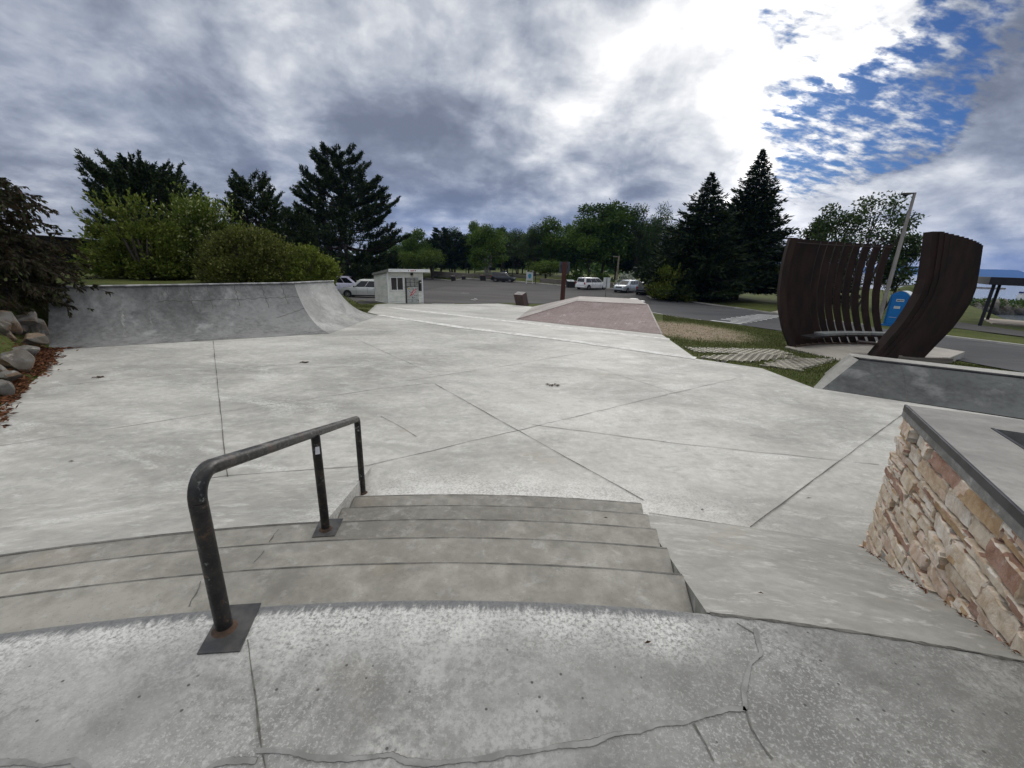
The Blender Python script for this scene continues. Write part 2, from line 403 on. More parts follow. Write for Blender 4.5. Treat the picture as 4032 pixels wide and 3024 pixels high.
def ground_mat():
    m, nt, b = newmat('mat_grass_ground')
    p = POS(nt)
    n = NOI(nt, p, 0.35, 7, 0.62, 0.4)
    n2 = NOI(nt, p, 6.0, 7, 0.7)
    n3 = NOI(nt, p, 45.0, 4, 0.75)
    c = MX(nt, MR(nt, n, 0.38, 0.64), (0.046, 0.070, 0.015), (0.092, 0.112, 0.030))
    c = MX(nt, MR(nt, n2, 0.44, 0.66, 0, 0.75), c, (0.15, 0.128, 0.065))
    c = MX(nt, MR(nt, n3, 0.46, 0.66, 0, 0.55), c, (0.022, 0.038, 0.01))
    # trodden bare patch on the lawn between the brick bank and the shelter sculpture
    q = N(nt, 'ShaderNodeVectorMath', {0: p, 1: (BARE[0], BARE[1], BARE[2])}, operation='SUBTRACT').outputs[0]
    q = N(nt, 'ShaderNodeVectorRotate', {'Vector': q, 'Angle': BARE[3]}, rotation_type='Z_AXIS').outputs[0]
    q = N(nt, 'ShaderNodeVectorMath', {0: q, 1: (1 / BARE[4], 1 / BARE[5], 0)}, operation='MULTIPLY').outputs[0]
    ln = N(nt, 'ShaderNodeVectorMath', {0: q}, operation='LENGTH').outputs['Value']
    bm_ = MR(nt, M_(nt, 'ADD', ln, M_(nt, 'MULTIPLY', NOI(nt, p, 1.3, 9, 0.72), 1.1)), 1.75, 1.15)
    c = MX(nt, M_(nt, 'MULTIPLY', bm_, MR(nt, NOI(nt, p, 2.6, 8, 0.7, off=(3, 3, 3)), 0.3, 0.5)), c, MX(nt, MR(nt, n2, 0.35, 0.65), (0.19, 0.145, 0.10), (0.34, 0.275, 0.205)))
    nt.links.new(c, b.inputs['Base Color'])
    b.inputs['Roughness'].default_value = 1.0
    b.inputs['Specular IOR Level'].default_value = 0.1
    bump(nt, b, M_(nt, 'ADD', n3, n2), 0.7, 0.03)


def asphalt(name, d, l):
    m, nt, b = newmat(name)
    p = POS(nt)
    n = NOI(nt, p, 0.18, 7, 0.6, 0.5, sc=(0.5, 1.6, 1))
    n2 = NOI(nt, p, 1.2, 8, 0.7, 0.4, sc=(0.35, 1.8, 1), off=(4, 0, 0))
    n3 = NOI(nt, p, 70.0, 4, 0.8)
    c = MX(nt, MR(nt, n, 0.36, 0.64), d, l)
    c = MX(nt, MR(nt, n2, 0.55, 0.68, 0, 0.5), c, (0.045, 0.044, 0.043))
    c = MX(nt, MR(nt, n2, 0.44, 0.34, 0, 0.25), c, (0.16, 0.155, 0.15))
    c = MX(nt, MR(nt, n3, 0.52, 0.7, 0, 0.4), c, (0.17, 0.165, 0.16))
    nt.links.new(c, b.inputs['Base Color'])
    b.inputs['Roughness'].default_value = 0.92
    b.inputs['Specular IOR Level'].default_value = 0.2
    bump(nt, b, n3, 0.4, 0.01)


asphalt('mat_asphalt', (0.062, 0.058, 0.0565), (0.088, 0.083, 0.080))
asphalt('mat_road', (0.062, 0.0625, 0.065), (0.088, 0.088, 0.091))
simple('mat_road_paint', (0.50, 0.51, 0.50), (0.72, 0.72, 0.70), 5.0, obj=False, rough=0.7)


def brick_bank():
    m, nt, b = newmat('mat_brick_bank')
    uv = N(nt, 'ShaderNodeTexCoord').outputs['UV']
    br = N(nt, 'ShaderNodeTexBrick', {'Vector': uv, 'Color1': (0.215, 0.158, 0.148, 1), 'Color2': (0.27, 0.205, 0.192, 1), 'Mortar': (0.325, 0.28, 0.262, 1),
                                     'Scale': 1.0, 'Mortar Size': 0.012, 'Brick Width': 0.40, 'Row Height': 0.10, 'Mortar Smooth': 0.3})
    p = POS(nt)
    n = NOI(nt, p, 1.6, 8, 0.68, 0.4)
    c = MX(nt, MR(nt, n, 0.45, 0.68, 0, 0.55), br.outputs['Color'], (0.36, 0.31, 0.29))
    c = MX(nt, MR(nt, NOI(nt, p, 14, 6, 0.7), 0.52, 0.68, 0, 0.5), c, (0.15, 0.105, 0.10))
    c = MX(nt, M_(nt, 'MULTIPLY', MR(nt, NOI(nt, p, 1.1, 5, 0.6, off=(8, 1, 1)), 0.60, 0.66), MR(nt, NOI(nt, p, 12, 4, 0.7), 0.5, 0.6)), c, (0.5, 0.47, 0.45))
    nt.links.new(c, b.inputs['Base Color'])
    b.inputs['Roughness'].default_value = 0.9
    bump(nt, b, br.outputs['Fac'], -0.4, 0.01)


brick_bank()
concrete('mat_bank_border', (0.34, 0.31, 0.285), (0.46, 0.42, 0.395), ochre=0.1)


def leaf(name, a, b_, c_=None, trans=0.25, rough=0.6):
    m, nt, b = newmat(name)
    g = N(nt, 'ShaderNodeNewGeometry')
    r = g.outputs['Random Per Island']
    col = MX(nt, r, a, b_)
    if c_ is not None:
        col = MX(nt, MR(nt, M_(nt, 'FRACT', M_(nt, 'MULTIPLY', r, 17.3)), 0.86, 0.90), col, c_)
    n = NOI(nt, OBJ(nt), 0.9, 4, 0.6)
    col = MX(nt, MR(nt, n, 0.35, 0.65, 0, 0.55), col, MX(nt, 1.0, col, (0.55, 0.62, 0.5), 'MULTIPLY'))
    nt.links.new(col, b.inputs['Base Color'])
    b.inputs['Roughness'].default_value = rough
    b.inputs['Specular IOR Level'].default_value = 0.12
    if trans:
        tr = N(nt, 'ShaderNodeBsdfTranslucent', {'Color': col})
        mx = N(nt, 'ShaderNodeMixShader', {0: trans, 1: b.outputs[0], 2: tr.outputs[0]})
        nt.links.new(mx.outputs[0], nt.nodes['Material Output'].inputs['Surface'])
    return m


leaf('mat_pine', (0.012, 0.026, 0.010), (0.036, 0.062, 0.022), (0.085, 0.095, 0.034), 0.08)
leaf('mat_spruce', (0.007, 0.016, 0.006), (0.020, 0.037, 0.013), (0.042, 0.056, 0.018), 0.05)
leaf('mat_leaf_dark', (0.030, 0.060, 0.011), (0.074, 0.124, 0.022), (0.10, 0.15, 0.032), 0.25)
leaf('mat_leaf_mid', (0.050, 0.094, 0.014), (0.112, 0.18, 0.028), (0.15, 0.20, 0.045), 0.28)
leaf('mat_leaf_sparse', (0.034, 0.064, 0.018), (0.076, 0.12, 0.034), (0.10, 0.11, 0.075), 0.2)
leaf('mat_leaf_lime', (0.065, 0.11, 0.018), (0.115, 0.165, 0.03), (0.16, 0.20, 0.05), 0.3)
leaf('mat_leaf_bush', (0.075, 0.108, 0.016), (0.175, 0.215, 0.036), (0.29, 0.31, 0.09), 0.3)
leaf('mat_leaf_bush_flower', (0.07, 0.108, 0.016), (0.155, 0.20, 0.034), (0.52, 0.53, 0.28), 0.3)
leaf('mat_leaf_bush_olive', (0.068, 0.088, 0.017), (0.145, 0.16, 0.035), (0.25, 0.235, 0.09), 0.28)
leaf('mat_leaf_red', (0.020, 0.022, 0.010), (0.055, 0.036, 0.019), (0.05, 0.07, 0.02), 0.2)
leaf('mat_blossom', (0.42, 0.45, 0.38), (0.62, 0.64, 0.57), (0.05, 0.08, 0.03), 0.2)
leaf('mat_straw', (0.10, 0.042, 0.022), (0.20, 0.085, 0.042), (0.06, 0.03, 0.02), 0.0, 0.9)
leaf('mat_grassblade', (0.06, 0.082, 0.018), (0.125, 0.14, 0.045), (0.22, 0.19, 0.10), 0.25)
leaf('mat_scrap', (0.05, 0.03, 0.02), (0.10, 0.06, 0.035), None, 0.0, 0.8)
simple('mat_bark', (0.028, 0.022, 0.018), (0.065, 0.052, 0.042), 6, rough=0.95, bmp=0.6, sc=(1, 1, 0.25))
simple('mat_birch', (0.30, 0.295, 0.28), (0.11, 0.105, 0.10), 3, rough=0.85, sc=(1, 1, 4), lo=0.5, hi=0.62)
simple('mat_fence', (0.004, 0.0045, 0.006), (0.007, 0.008, 0.010), 4, rough=1.0, spec=0.05)


def siding():
    m, nt, b = newmat('mat_siding')
    v = OBJ(nt)
    n = NOI(nt, v, 2.0, 7, 0.65, sc=(0.6, 0.6, 2.5))
    nt.links.new(MX(nt, MR(nt, n, 0.4, 0.68), (0.66, 0.67, 0.62), (0.50, 0.52, 0.46)), b.inputs['Base Color'])
    b.inputs['Roughness'].default_value = 0.6


siding()
simple('mat_trim', (0.70, 0.71, 0.70), (0.60, 0.61, 0.60), 3, rough=0.5)
simple('mat_roof', (0.16, 0.165, 0.15), (0.22, 0.225, 0.21), 5, rough=0.8)
simple('mat_glass_dark', (0.008, 0.009, 0.010), (0.014, 0.014, 0.015), 2, rough=0.08, spec=0.6)
simple('mat_door', (0.17, 0.175, 0.16), (0.26, 0.265, 0.245), 7, rough=0.6, lo=0.42, hi=0.6)
simple('mat_door_plate', (0.30, 0.315, 0.30), (0.42, 0.43, 0.41), 9, rough=0.45)
simple('mat_red', (0.36, 0.02, 0.03), (0.45, 0.05, 0.06), 9, rough=0.5)
simple('mat_pink', (0.55, 0.36, 0.36), (0.62, 0.5, 0.5), 16, rough=0.5)
simple('mat_yellow', (0.5, 0.36, 0.05), None, 5, rough=0.5)
simple('mat_black', (0.010, 0.010, 0.011), (0.016, 0.016, 0.017), 5, rough=0.5)
simple('mat_rubber', (0.009, 0.009, 0.009), (0.018, 0.018, 0.018), 12, rough=0.85)
simple('mat_rim', (0.42, 0.43, 0.44), (0.32, 0.33, 0.34), 10, rough=0.3, metal=0.8)
simple('mat_car_white', (0.74, 0.75, 0.77), (0.70, 0.71, 0.73), 2, rough=0.25, coat=0.6)
simple('mat_car_silver', (0.52, 0.54, 0.52), (0.57, 0.585, 0.565), 2, rough=0.25, metal=0.2, coat=0.6)
simple('mat_car_silverblue', (0.44, 0.49, 0.55), (0.48, 0.53, 0.59), 2, rough=0.25, metal=0.2, coat=0.6)
simple('mat_car_lilac', (0.56, 0.56, 0.68), (0.60, 0.60, 0.72), 2, rough=0.28, coat=0.6)
simple('mat_car_dark', (0.008, 0.010, 0.016), (0.012, 0.014, 0.02), 2, rough=0.2, coat=0.8)
simple('mat_lamp_clear', (0.62, 0.66, 0.68), (0.4, 0.44, 0.46), 12, rough=0.12, spec=0.8)
simple('mat_lamp_red', (0.30, 0.015, 0.015), (0.42, 0.03, 0.03), 8, rough=0.15)
simple('mat_plate', (0.45, 0.5, 0.55), (0.6, 0.63, 0.66), 14, rough=0.5)
simple('mat_wood_brown', (0.055, 0.020, 0.014), (0.085, 0.032, 0.022), 4, rough=0.8, sc=(1, 1, 0.2))
simple('mat_wood_grey', (0.15, 0.125, 0.10), (0.24, 0.205, 0.165), 5, rough=0.9, sc=(1, 1, 0.2), bmp=0.3)
simple('mat_bin_brown', (0.045, 0.028, 0.025), (0.07, 0.044, 0.038), 3, rough=0.7)
simple('mat_bin_top', (0.30, 0.27, 0.26), (0.22, 0.20, 0.195), 6, rough=0.5)
simple('mat_sign_back', (0.060, 0.072, 0.095), (0.045, 0.055, 0.075), 3, rough=0.5)
simple('mat_sign_white', (0.60, 0.63, 0.63), (0.52, 0.55, 0.55), 3, rough=0.5)
simple('mat_sign_print', (0.36, 0.39, 0.40), None, 5, rough=0.6)
simple('mat_emblem', (0.03, 0.22, 0.34), (0.05, 0.30, 0.42), 8, rough=0.5)
simple('mat_galv', (0.16, 0.165, 0.165), (0.24, 0.245, 0.245), 6, rough=0.5, metal=0.5)
simple('mat_lamp_pole', (0.22, 0.20, 0.19), (0.30, 0.28, 0.265), 5, rough=0.6, sc=(1, 1, 0.2))
simple('mat_lamp_head', (0.05, 0.042, 0.035), (0.08, 0.07, 0.06), 5, rough=0.6)
simple('mat_blue', (0.003, 0.13, 0.40), (0.005, 0.15, 0.45), 4, rough=0.45)
simple('mat_blue_dark', (0.003, 0.10, 0.31), (0.005, 0.115, 0.34), 4, rough=0.45)
simple('mat_bin_blue', (0.02, 0.02, 0.14), None, 4, rough=0.5)
simple('mat_potty_roof', (0.66, 0.70, 0.74), (0.58, 0.62, 0.66), 4, rough=0.5)
simple('mat_lid_white', (0.80, 0.80, 0.78), (0.7, 0.7, 0.68), 6, rough=0.6)
simple('mat_barrel', (0.15, 0.15, 0.14), (0.22, 0.22, 0.21), 6, rough=0.85)
simple('mat_shelter', (0.008, 0.009, 0.014), (0.014, 0.015, 0.022), 4, rough=0.7)
simple('mat_soffit', (0.34, 0.36, 0.36), (0.28, 0.30, 0.30), 4, rough=0.8)
simple('mat_deck', (0.30, 0.255, 0.21), (0.40, 0.345, 0.29), 5, rough=0.85)
simple('mat_timber_wall', (0.095, 0.085, 0.075), (0.17, 0.155, 0.135), 2.5, rough=0.95, sc=(0.4, 0.4, 5), bmp=0.4)
simple('mat_seat_slab', (0.14, 0.15, 0.15), (0.20, 0.21, 0.205), 8, obj=False, rough=0.75)
simple('mat_hill', (0.02, 0.04, 0.035), (0.03, 0.055, 0.045), 0.002, obj=False, rough=1.0)


def water():
    m, nt, b = newmat('mat_water')
    p = POS(nt)
    n = NOI(nt, p, 0.6, 4, 0.6, sc=(1, 1, 1))
    b.inputs['Base Color'].default_value = (0.16, 0.19, 0.22, 1)
    b.inputs['Roughness'].default_value = 0.12
    b.inputs['Specular IOR Level'].default_value = 1.0
    bump(nt, b, n, 0.25, 0.2)


water()

# ------------------------------------------------------------------ mesh helpers
def tag(o, label=None, cat=None, group=None, kind=None):
    if label: o['label'] = label
    if cat: o['category'] = cat
    if group: o['group'] = group
    if kind: o['kind'] = kind
    return o


def thing(name, label, cat, loc=(0, 0, 0), rz=0.0, group=None):
    o = bpy.data.objects.new(name, None)
    o.empty_display_size = 0.2
    COL.objects.link(o)
    o.location = tuple(float(c) for c in loc)
    o.rotation_euler = (0, 0, rz)
    return tag(o, label, cat, group)


def link_mesh(name, me, mat, parent=None, world=False):
    if isinstance(mat, str): mat = MATS[mat]
    if mat is not None and not len(me.materials): me.materials.append(mat)
    o = bpy.data.objects.new(name, me)
    COL.objects.link(o)
    if parent is not None:
        if world:
            mw, q = parent.matrix_basis.copy(), parent.parent
            while q is not None:
                mw = q.matrix_basis @ mw; q = q.parent
            me.transform(mw.inverted())
        o.parent = parent
    return o


def npmesh(name, V, F):
    V = np.ascontiguousarray(V, dtype=np.float32)
    F = np.ascontiguousarray(F, dtype=np.int32)
    k = F.shape[1]
    me = bpy.data.meshes.new(name)
    me.vertices.add(len(V)); me.vertices.foreach_set('co', V.ravel())
    me.loops.add(F.size); me.loops.foreach_set('vertex_index', F.ravel())
    me.polygons.add(len(F))
    me.polygons.foreach_set('loop_start', np.arange(0, F.size, k, dtype=np.int32))
    try:
        me.polygons.foreach_set('loop_total', np.full(len(F), k, dtype=np.int32))
    except Exception:
        pass
    me.update(calc_edges=True)
    return me


class MB:
    def __init__(s):
        s.v, s.f = [], []

    def add(s, vs, fs):
        o = len(s.v)
        s.v += [tuple(float(c) for c in p) for p in vs]
        s.f += [tuple(i + o for i in f) for f in fs]
        return s

    def box(s, c, d, rz=0.0, M=None):
        x, y, z = (k / 2 for k in d)
        P = [(-x, -y, -z), (x, -y, -z), (x, y, -z), (-x, y, -z), (-x, -y, z), (x, -y, z), (x, y, z), (-x, y, z)]
        ca, sa = math.cos(rz), math.sin(rz)
        P = [(p[0] * ca - p[1] * sa + c[0], p[0] * sa + p[1] * ca + c[1], p[2] + c[2]) for p in P]
        if M is not None: P = [tuple(M @ Vector(p)) for p in P]
        return s.add(P, [(0, 3, 2, 1), (4, 5, 6, 7), (0, 1, 5, 4), (1, 2, 6, 5), (2, 3, 7, 6), (3, 0, 4, 7)])

    def poly(s, pts):
        return s.add(pts, [tuple(range(len(pts)))])

    def prism(s, pts, z0, z1, flip=False):
        """closed solid from an xy outline (counter-clockwise) between two heights (numbers or lists)"""
        n = len(pts)
        zb = z0 if hasattr(z0, '__len__') else [z0] * n
        zt = z1 if hasattr(z1, '__len__') else [z1] * n
        V = [(p[0], p[1], zb[i]) for i, p in enumerate(pts)] + [(p[0], p[1], zt[i]) for i, p in enumerate(pts)]
        F = [tuple(reversed(range(n))), tuple(range(n, 2 * n))]
        for i in range(n):
            j = (i + 1) % n
            F.append((i, j, n + j, n + i))
        return s.add(V, F)

    def tube(s, path, r, n=8, caps=True):
        P = [Vector(tuple(float(c) for c in p)) for p in path]
        R = list(r) if hasattr(r, '__len__') else [r] * len(P)
        V, F = [], []
        u = None
        for i, p in enumerate(P):
            t = (P[min(i + 1, len(P) - 1)] - P[max(i - 1, 0)]).normalized()
            if u is None:
                u = t.orthogonal().normalized()
            else:
                u = (u - t * u.dot(t))
                u = u.normalized() if u.length > 1e-6 else t.orthogonal().normalized()
            w = t.cross(u)
            for k in range(n):
                a = 2 * math.pi * k / n
                V.append(tuple(p + (u * math.cos(a) + w * math.sin(a)) * R[i]))
        for i in range(len(P) - 1):
            for k in range(n):
                a, b = i * n + k, i * n + (k + 1) % n
                F.append((a, b, b + n, a + n))
        if caps:
            F.append(tuple(reversed(range(n))))
            F.append(tuple(range((len(P) - 1) * n, len(P) * n)))
        return s.add(V, F)

    def lathe(s, prof, c, n=20, axis='z'):
        V, F = [], []
        for (r, h) in prof:
            for k in range(n):
                a = 2 * math.pi * k / n
                q = (r * math.cos(a), r * math.sin(a), h)
                if axis == 'y': q = (q[0], q[2], q[1])
                V.append((q[0] + c[0], q[1] + c[1], q[2] + c[2]))
        m = len(prof)
        for i in range(m - 1):
            for k in range(n):
                a, b = i * n + k, i * n + (k + 1) % n
                F.append((a, b, b + n, a + n))
        F.append(tuple(reversed(range(n))))
        F.append(tuple(range((m - 1) * n, m * n)))
        return s.add(V, F)

    def loft(s, rings, caps=True):
        n = len(rings[0])
        V = [p for r in rings for p in r]
        F = []
        for i in range(len(rings) - 1):
            for k in range(n):
                a, b = i * n + k, i * n + (k + 1) % n
                F.append((a, b, b + n, a + n))
        if caps:
            F.append(tuple(reversed(range(n))))
            F.append(tuple(range((len(rings) - 1) * n, len(rings) * n)))
        return s.add(V, F)

    def grid(s, rows):
        n = len(rows[0])
        V = [p for r in rows for p in r]
        F = [(i * n + k, i * n + k + 1, (i + 1) * n + k + 1, (i + 1) * n + k) for i in range(len(rows) - 1) for k in range(n - 1)]
        return s.add(V, F)

    def build(s, name, mat, parent=None, world=False, smooth=False, bevel=0.0, seg=2, recalc=True, angle=35):
        me = bpy.data.meshes.new(name)
        me.from_pydata(s.v, [], s.f)
        if recalc:
            bm = bmesh.new(); bm.from_mesh(me)
            bmesh.ops.recalc_face_normals(bm, faces=bm.faces)
            bm.to_mesh(me); bm.free()
        if smooth:
            me.polygons.foreach_set('use_smooth', [True] * len(me.polygons))
            try: me.set_sharp_from_angle(angle=math.radians(angle))
            except Exception: pass
        o = link_mesh(name, me, mat, parent, world)
        if bevel:
            md = o.modifiers.new('bevel', 'BEVEL')
            md.width = bevel; md.segments = seg; md.limit_method = 'ANGLE'; md.angle_limit = math.radians(40)
        return o


def ribbon(mb, pts, w, up=0.0, wob=0.0, rnd=None):
    """flat strip along points lying on a surface"""
    P = [np.array(p, float) for p in pts]
    L, R = [], []
    for i, p in enumerate(P):
        t = P[min(i + 1, len(P) - 1)] - P[max(i - 1, 0)]
        n = np.array([-t[1], t[0], 0]); n /= (np.linalg.norm(n) + 1e-9)
        ww = w[i] if hasattr(w, '__len__') else w
        if wob: ww *= 1 + rnd.uniform(-wob, wob)
        q = p + np.array([0, 0, up])
        L.append(q + n * ww / 2); R.append(q - n * ww / 2)
    mb.grid([R, L])


def dens(pts, step, rnd=None, jit=0.0):
    """resample a polyline, with optional sideways wander"""
    out = []
    for a, b in zip(pts[:-1], pts[1:]):
        a, b = np.array(a, float), np.array(b, float)
        n = max(1, int(np.linalg.norm(b - a) / step))
        for k in range(n):
            q = a + (b - a) * k / n
            if jit and (k or out): q[:2] += np.array([rnd.uniform(-jit, jit), rnd.uniform(-jit, jit)])
            out.append(q)
    out.append(np.array(pts[-1], float))
    return out


def copy_tree(o, parent=None):
    c = o.copy(); COL.objects.link(c)
    if parent is not None: c.parent = parent
    for ch in list(o.children): copy_tree(ch, c)
    return c


# ------------------------------------------------------------------ terrain
def sstep(a, b, x):
    t = np.clip((x - a) / (b - a), 0, 1)
    return t * t * (3 - 2 * t)


SN = np.array([.517, .856])


def sdist(x, y):
    return (x + .06) * SN[0] + (y - 15.18) * SN[1]


def G(s):
    return np.interp(s, [-5, 0, 3.7, 7.5, 14, 22, 30], [-.96, -.96, -1.15, -1.36, -1.62, -1.92, -2.1])


SHORE_Y = [-60, 0, 28, 40, 62, 90, 130, 200, 400, 1500]
SHORE_X = [40, 39, 41.5, 47, 66, 82, 100, 125, 180, 400]
LOT_X = [-40, -20, -7, 1, 8, 16.5, 22, 30]
LOT_Y = [110, 96.8, 84, 79.1, 70.9, 65.5, 62, 60]


def G2(x, y):
    return G(sdist(x, y)) - .72 * (1 - sstep(-14, -9.3, np.asarray(x, float))) * sstep(29, 37, np.asarray(y, float))


def Hh(x, y):
    x = np.asarray(x, float); y = np.asarray(y, float)
    h = G2(x, y)
    # raised lawn behind the quarter pipe
    e = (y - 19.6 + .5 * (x + 8.5)) / 1.118
    d = np.maximum((x + 10.2) * 2.2, e)
    w = 1 - sstep(0, 4.2, d)
    # left edge of the skate floor: line from (-7.9,5.9) to (-11.3,10.6)
    le = (-(x + 7.91) * 5.23 - (y - 5.93) * 4.48) / 6.886
    qp = (x + 11.33) * -.539 + (y - 10.64) * .843
    w = w * np.clip(np.maximum(sstep(0.1, 1.6, le), sstep(2.0, 2.7, qp)), 0, 1)
    h = h * (1 - w) + .28 * w
    # planted bank behind the far wall of the car park
    h = h + .55 * sstep(0.2, 0.9, y - np.interp(x, LOT_X, LOT_Y)) * (1 - sstep(20, 26, x)) * sstep(45, 60, y)
    # shore
    ex = x - np.interp(y, SHORE_Y, SHORE_X)
    h = h - 5.0 * sstep(-1, 7, ex)
    return h


def on(u, v, extra=0.0):
    """terrain point seen at a photo pixel"""
    d = ray(u, v); d = d / np.linalg.norm(d)
    t = 2.0
    prev = t
    while t < 600:
        p = EYE + d * t
        if p[2] < Hh(p[0], p[1]) + extra:
            lo, hi = prev, t
            for _ in range(30):
                m = (lo + hi) / 2
                p = EYE + d * m
                if p[2] < Hh(p[0], p[1]) + extra: hi = m
                else: lo = m
            return EYE + d * hi
        prev = t; t *= 1.01
    return EYE + d * t


def gz(x, y):
    return float(Hh(x, y))


def inpoly(x, y, poly):
    x = np.asarray(x); y = np.asarray(y)
    r = np.zeros(x.shape, bool)
    n = len(poly)
    for i in range(n):
        x1, y1 = poly[i][:2]; x2, y2 = poly[(i + 1) % n][:2]
        c = ((y1 > y) != (y2 > y)) & (x < (x2 - x1) * (y - y1) / (y2 - y1 + 1e-12) + x1)
        r ^= c
    return r


def drape(name, poly, off, step, mat, parent=None, hfun=None):
    """a sheet of the given outline laid over the terrain"""
    bm = bmesh.new()
    vs = [bm.verts.new((float(p[0]), float(p[1]), 0)) for p in poly]
    bm.faces.new(vs)
    bmesh.ops.triangulate(bm, faces=bm.faces[:])
    xs = [p[0] for p in poly]; ys = [p[1] for p in poly]
    for lo, hi, nrm in ((min(xs), max(xs), (1, 0, 0)), (min(ys), max(ys), (0, 1, 0))):
        k = lo + step
        while k < hi:
            co = (k, 0, 0) if nrm[0] else (0, k, 0)
            bmesh.ops.bisect_plane(bm, geom=bm.verts[:] + bm.edges[:] + bm.faces[:], plane_co=co, plane_no=nrm, dist=1e-5)
            k += step
    f = hfun or Hh
    for v in bm.verts: v.co.z = float(f(v.co.x, v.co.y)) + off
    bmesh.ops.recalc_face_normals(bm, faces=bm.faces)
    if sum(fc.normal.z for fc in bm.faces) < 0:
        bmesh.ops.reverse_faces(bm, faces=bm.faces)
    me = bpy.data.meshes.new(name)
    bm.to_mesh(me); bm.free()
    return link_mesh(name, me, mat, parent)

# ------------------------------------------------------------------ setting
RND = random.Random(7)
RG = np.random.default_rng(7)
ZF = -0.96

_b = on(2740, 1300)
BARE = (8.5, 20.6, float(Hh(8.5, 20.6)), math.radians(12), 3.1, 4.4)
ground_mat()

# --- outlines (surveyed)
L1a, L1b = at(1494, 1240, ZF), at(2740, 1412, ZF)
floor_poly = [(-12.2, 10.0), (-11.33, 10.64), (-7.0, 13.6), (-7.0, 18.9), tuple(L1a[:2]), tuple(L1b[:2]),
              tuple(at(3000, 1450, ZF)[:2]), tuple(at(3203, 1527, ZF)[:2]), (9.9, 7.2), (10.0, 4.5), (5.2, 1.2), (5.2, -1.5), (-5.0, -1.5),
              (-7.2, 4.6), tuple(at(60, 1560, ZF)[:2]), tuple(at(180, 1460, ZF)[:2])]
BR = on(2605, 1317)
apron_poly = [tuple(L1b[:2]), tuple(L1a[:2]), tuple(on(1450, 1231)[:2]), tuple(on(1482, 1199)[:2]), tuple(on(1531, 1195)[:2]), tuple(on(1664, 1196)[:2]),
              tuple(on(1800, 1198)[:2]), tuple(on(1960, 1195)[:2]), tuple(on(2097, 1208)[:2]), tuple((BR + np.array([-1.0, 7.0, 0]))[:2]), tuple(BR[:2])]
road_near = [on(*p) for p in [(2564, 1230), (2670, 1250), (2760, 1260), (2922, 1280), (3090, 1305)]] + [at(3400, 1360, -1.4)] + [on(*p) for p in [(3694, 1404), (3820, 1428), (4032, 1467)]]
road_far = [on(*p) for p in [(2564, 1175), (2705, 1188), (2922, 1218), (3082, 1241), (3400, 1283), (3714, 1327), (4032, 1366)]]
road_poly = [tuple(p[:2]) for p in road_near] + [(19.5, 3.0), (30, 3.0)] + [tuple(p[:2]) for p in reversed(road_far)]
lot_poly = [tuple(on(2564, 1230)[:2]), tuple(on(2564, 1176)[:2]), tuple(on(2548, 1165)[:2]), tuple(on(2575, 1150)[:2]), (20.5, 58.0), (21.5, 61.5),
            (16.5, 65.2), (8, 70.6), (1, 78.8), (-7, 83.7), (-20, 96.5), (-46, 100), (-46, 44), (-24, 36.5), tuple(on(1330, 1180)[:2]), tuple(on(1420, 1182)[:2]), tuple(on(1482, 1192)[:2]),
            tuple(on(1531, 1193)[:2]), tuple(on(1664, 1194)[:2]), tuple(on(1800, 1196)[:2]), tuple(on(1960, 1193)[:2]), tuple(on(2130, 1196)[:2]), tuple(on(2300, 1196)[:2]), tuple(on(2450, 1215)[:2])]
path_poly = [tuple(on(*p)[:2]) for p in [(3745, 1290), (4032, 1326)]] + [(33, 5), (37, 5)] + [tuple(on(*p)[:2]) for p in [(4032, 1305), (3770, 1268), (3600, 1255)]]
walk_poly = [tuple(on(*p)[:2]) for p in [(3035, 1229), (3100, 1237), (3160, 1232), (3075, 1222)]]
pad_poly = [tuple(at(*p, -1.19)[:2]) for p in [(3090, 1366), (3130, 1352), (3300, 1345), (3500, 1345), (3640, 1360), (3800, 1385), (3700, 1425), (3450, 1440), (3350, 1432), (3220, 1400)]]
PAVED = [floor_poly, apron_poly, road_poly, lot_poly, path_poly, pad_poly]


def axis(segs):
    out = []
    for a, b, st in segs: out += list(np.arange(a, b, st))
    return np.array(out + [segs[-1][1]])


gx = axis([(-900, -200, 50), (-200, -60, 10), (-60, -22, 1.0), (-22, 20, 0.3), (20, 60, 0.8), (60, 120, 3), (120, 480, 40)])
gy = axis([(-60, -6, 6), (-6, 34, 0.3), (34, 84, 0.8), (84, 130, 2), (130, 300, 15), (300, 1500, 100)])
X, Y = np.meshgrid(gx, gy)
Z = Hh(X, Y)
Z += 0.02 * np.sin(X * 1.7 + Y) * np.cos(Y * 1.3 - X * .4)
for pl in PAVED:
    m = inpoly(X, Y, pl)
    Z = np.where(m, np.minimum(Z, Hh(X, Y)) - (0.28 if pl is floor_poly else 0.10), Z)
nx, ny = len(gx), len(gy)
idx = np.arange(nx * ny).reshape(ny, nx)
gme = npmesh('ground', np.stack([X.ravel(), Y.ravel(), Z.ravel()], 1),
             np.stack([idx[:-1, :-1].ravel(), idx[:-1, 1:].ravel(), idx[1:, 1:].ravel(), idx[1:, :-1].ravel()], 1))
gme.polygons.foreach_set('use_smooth', [True] * len(gme.polygons))
ground = tag(link_mesh('ground', gme, 'mat_grass_ground'), kind='structure')


def slab_solid(name, poly, z, mat, depth=0.35, hfun=None, off=0.0, step=1.0):
    o = drape(name, poly, off, step, mat, hfun=hfun or (lambda x, y: z))
    return tag(o, kind='structure')


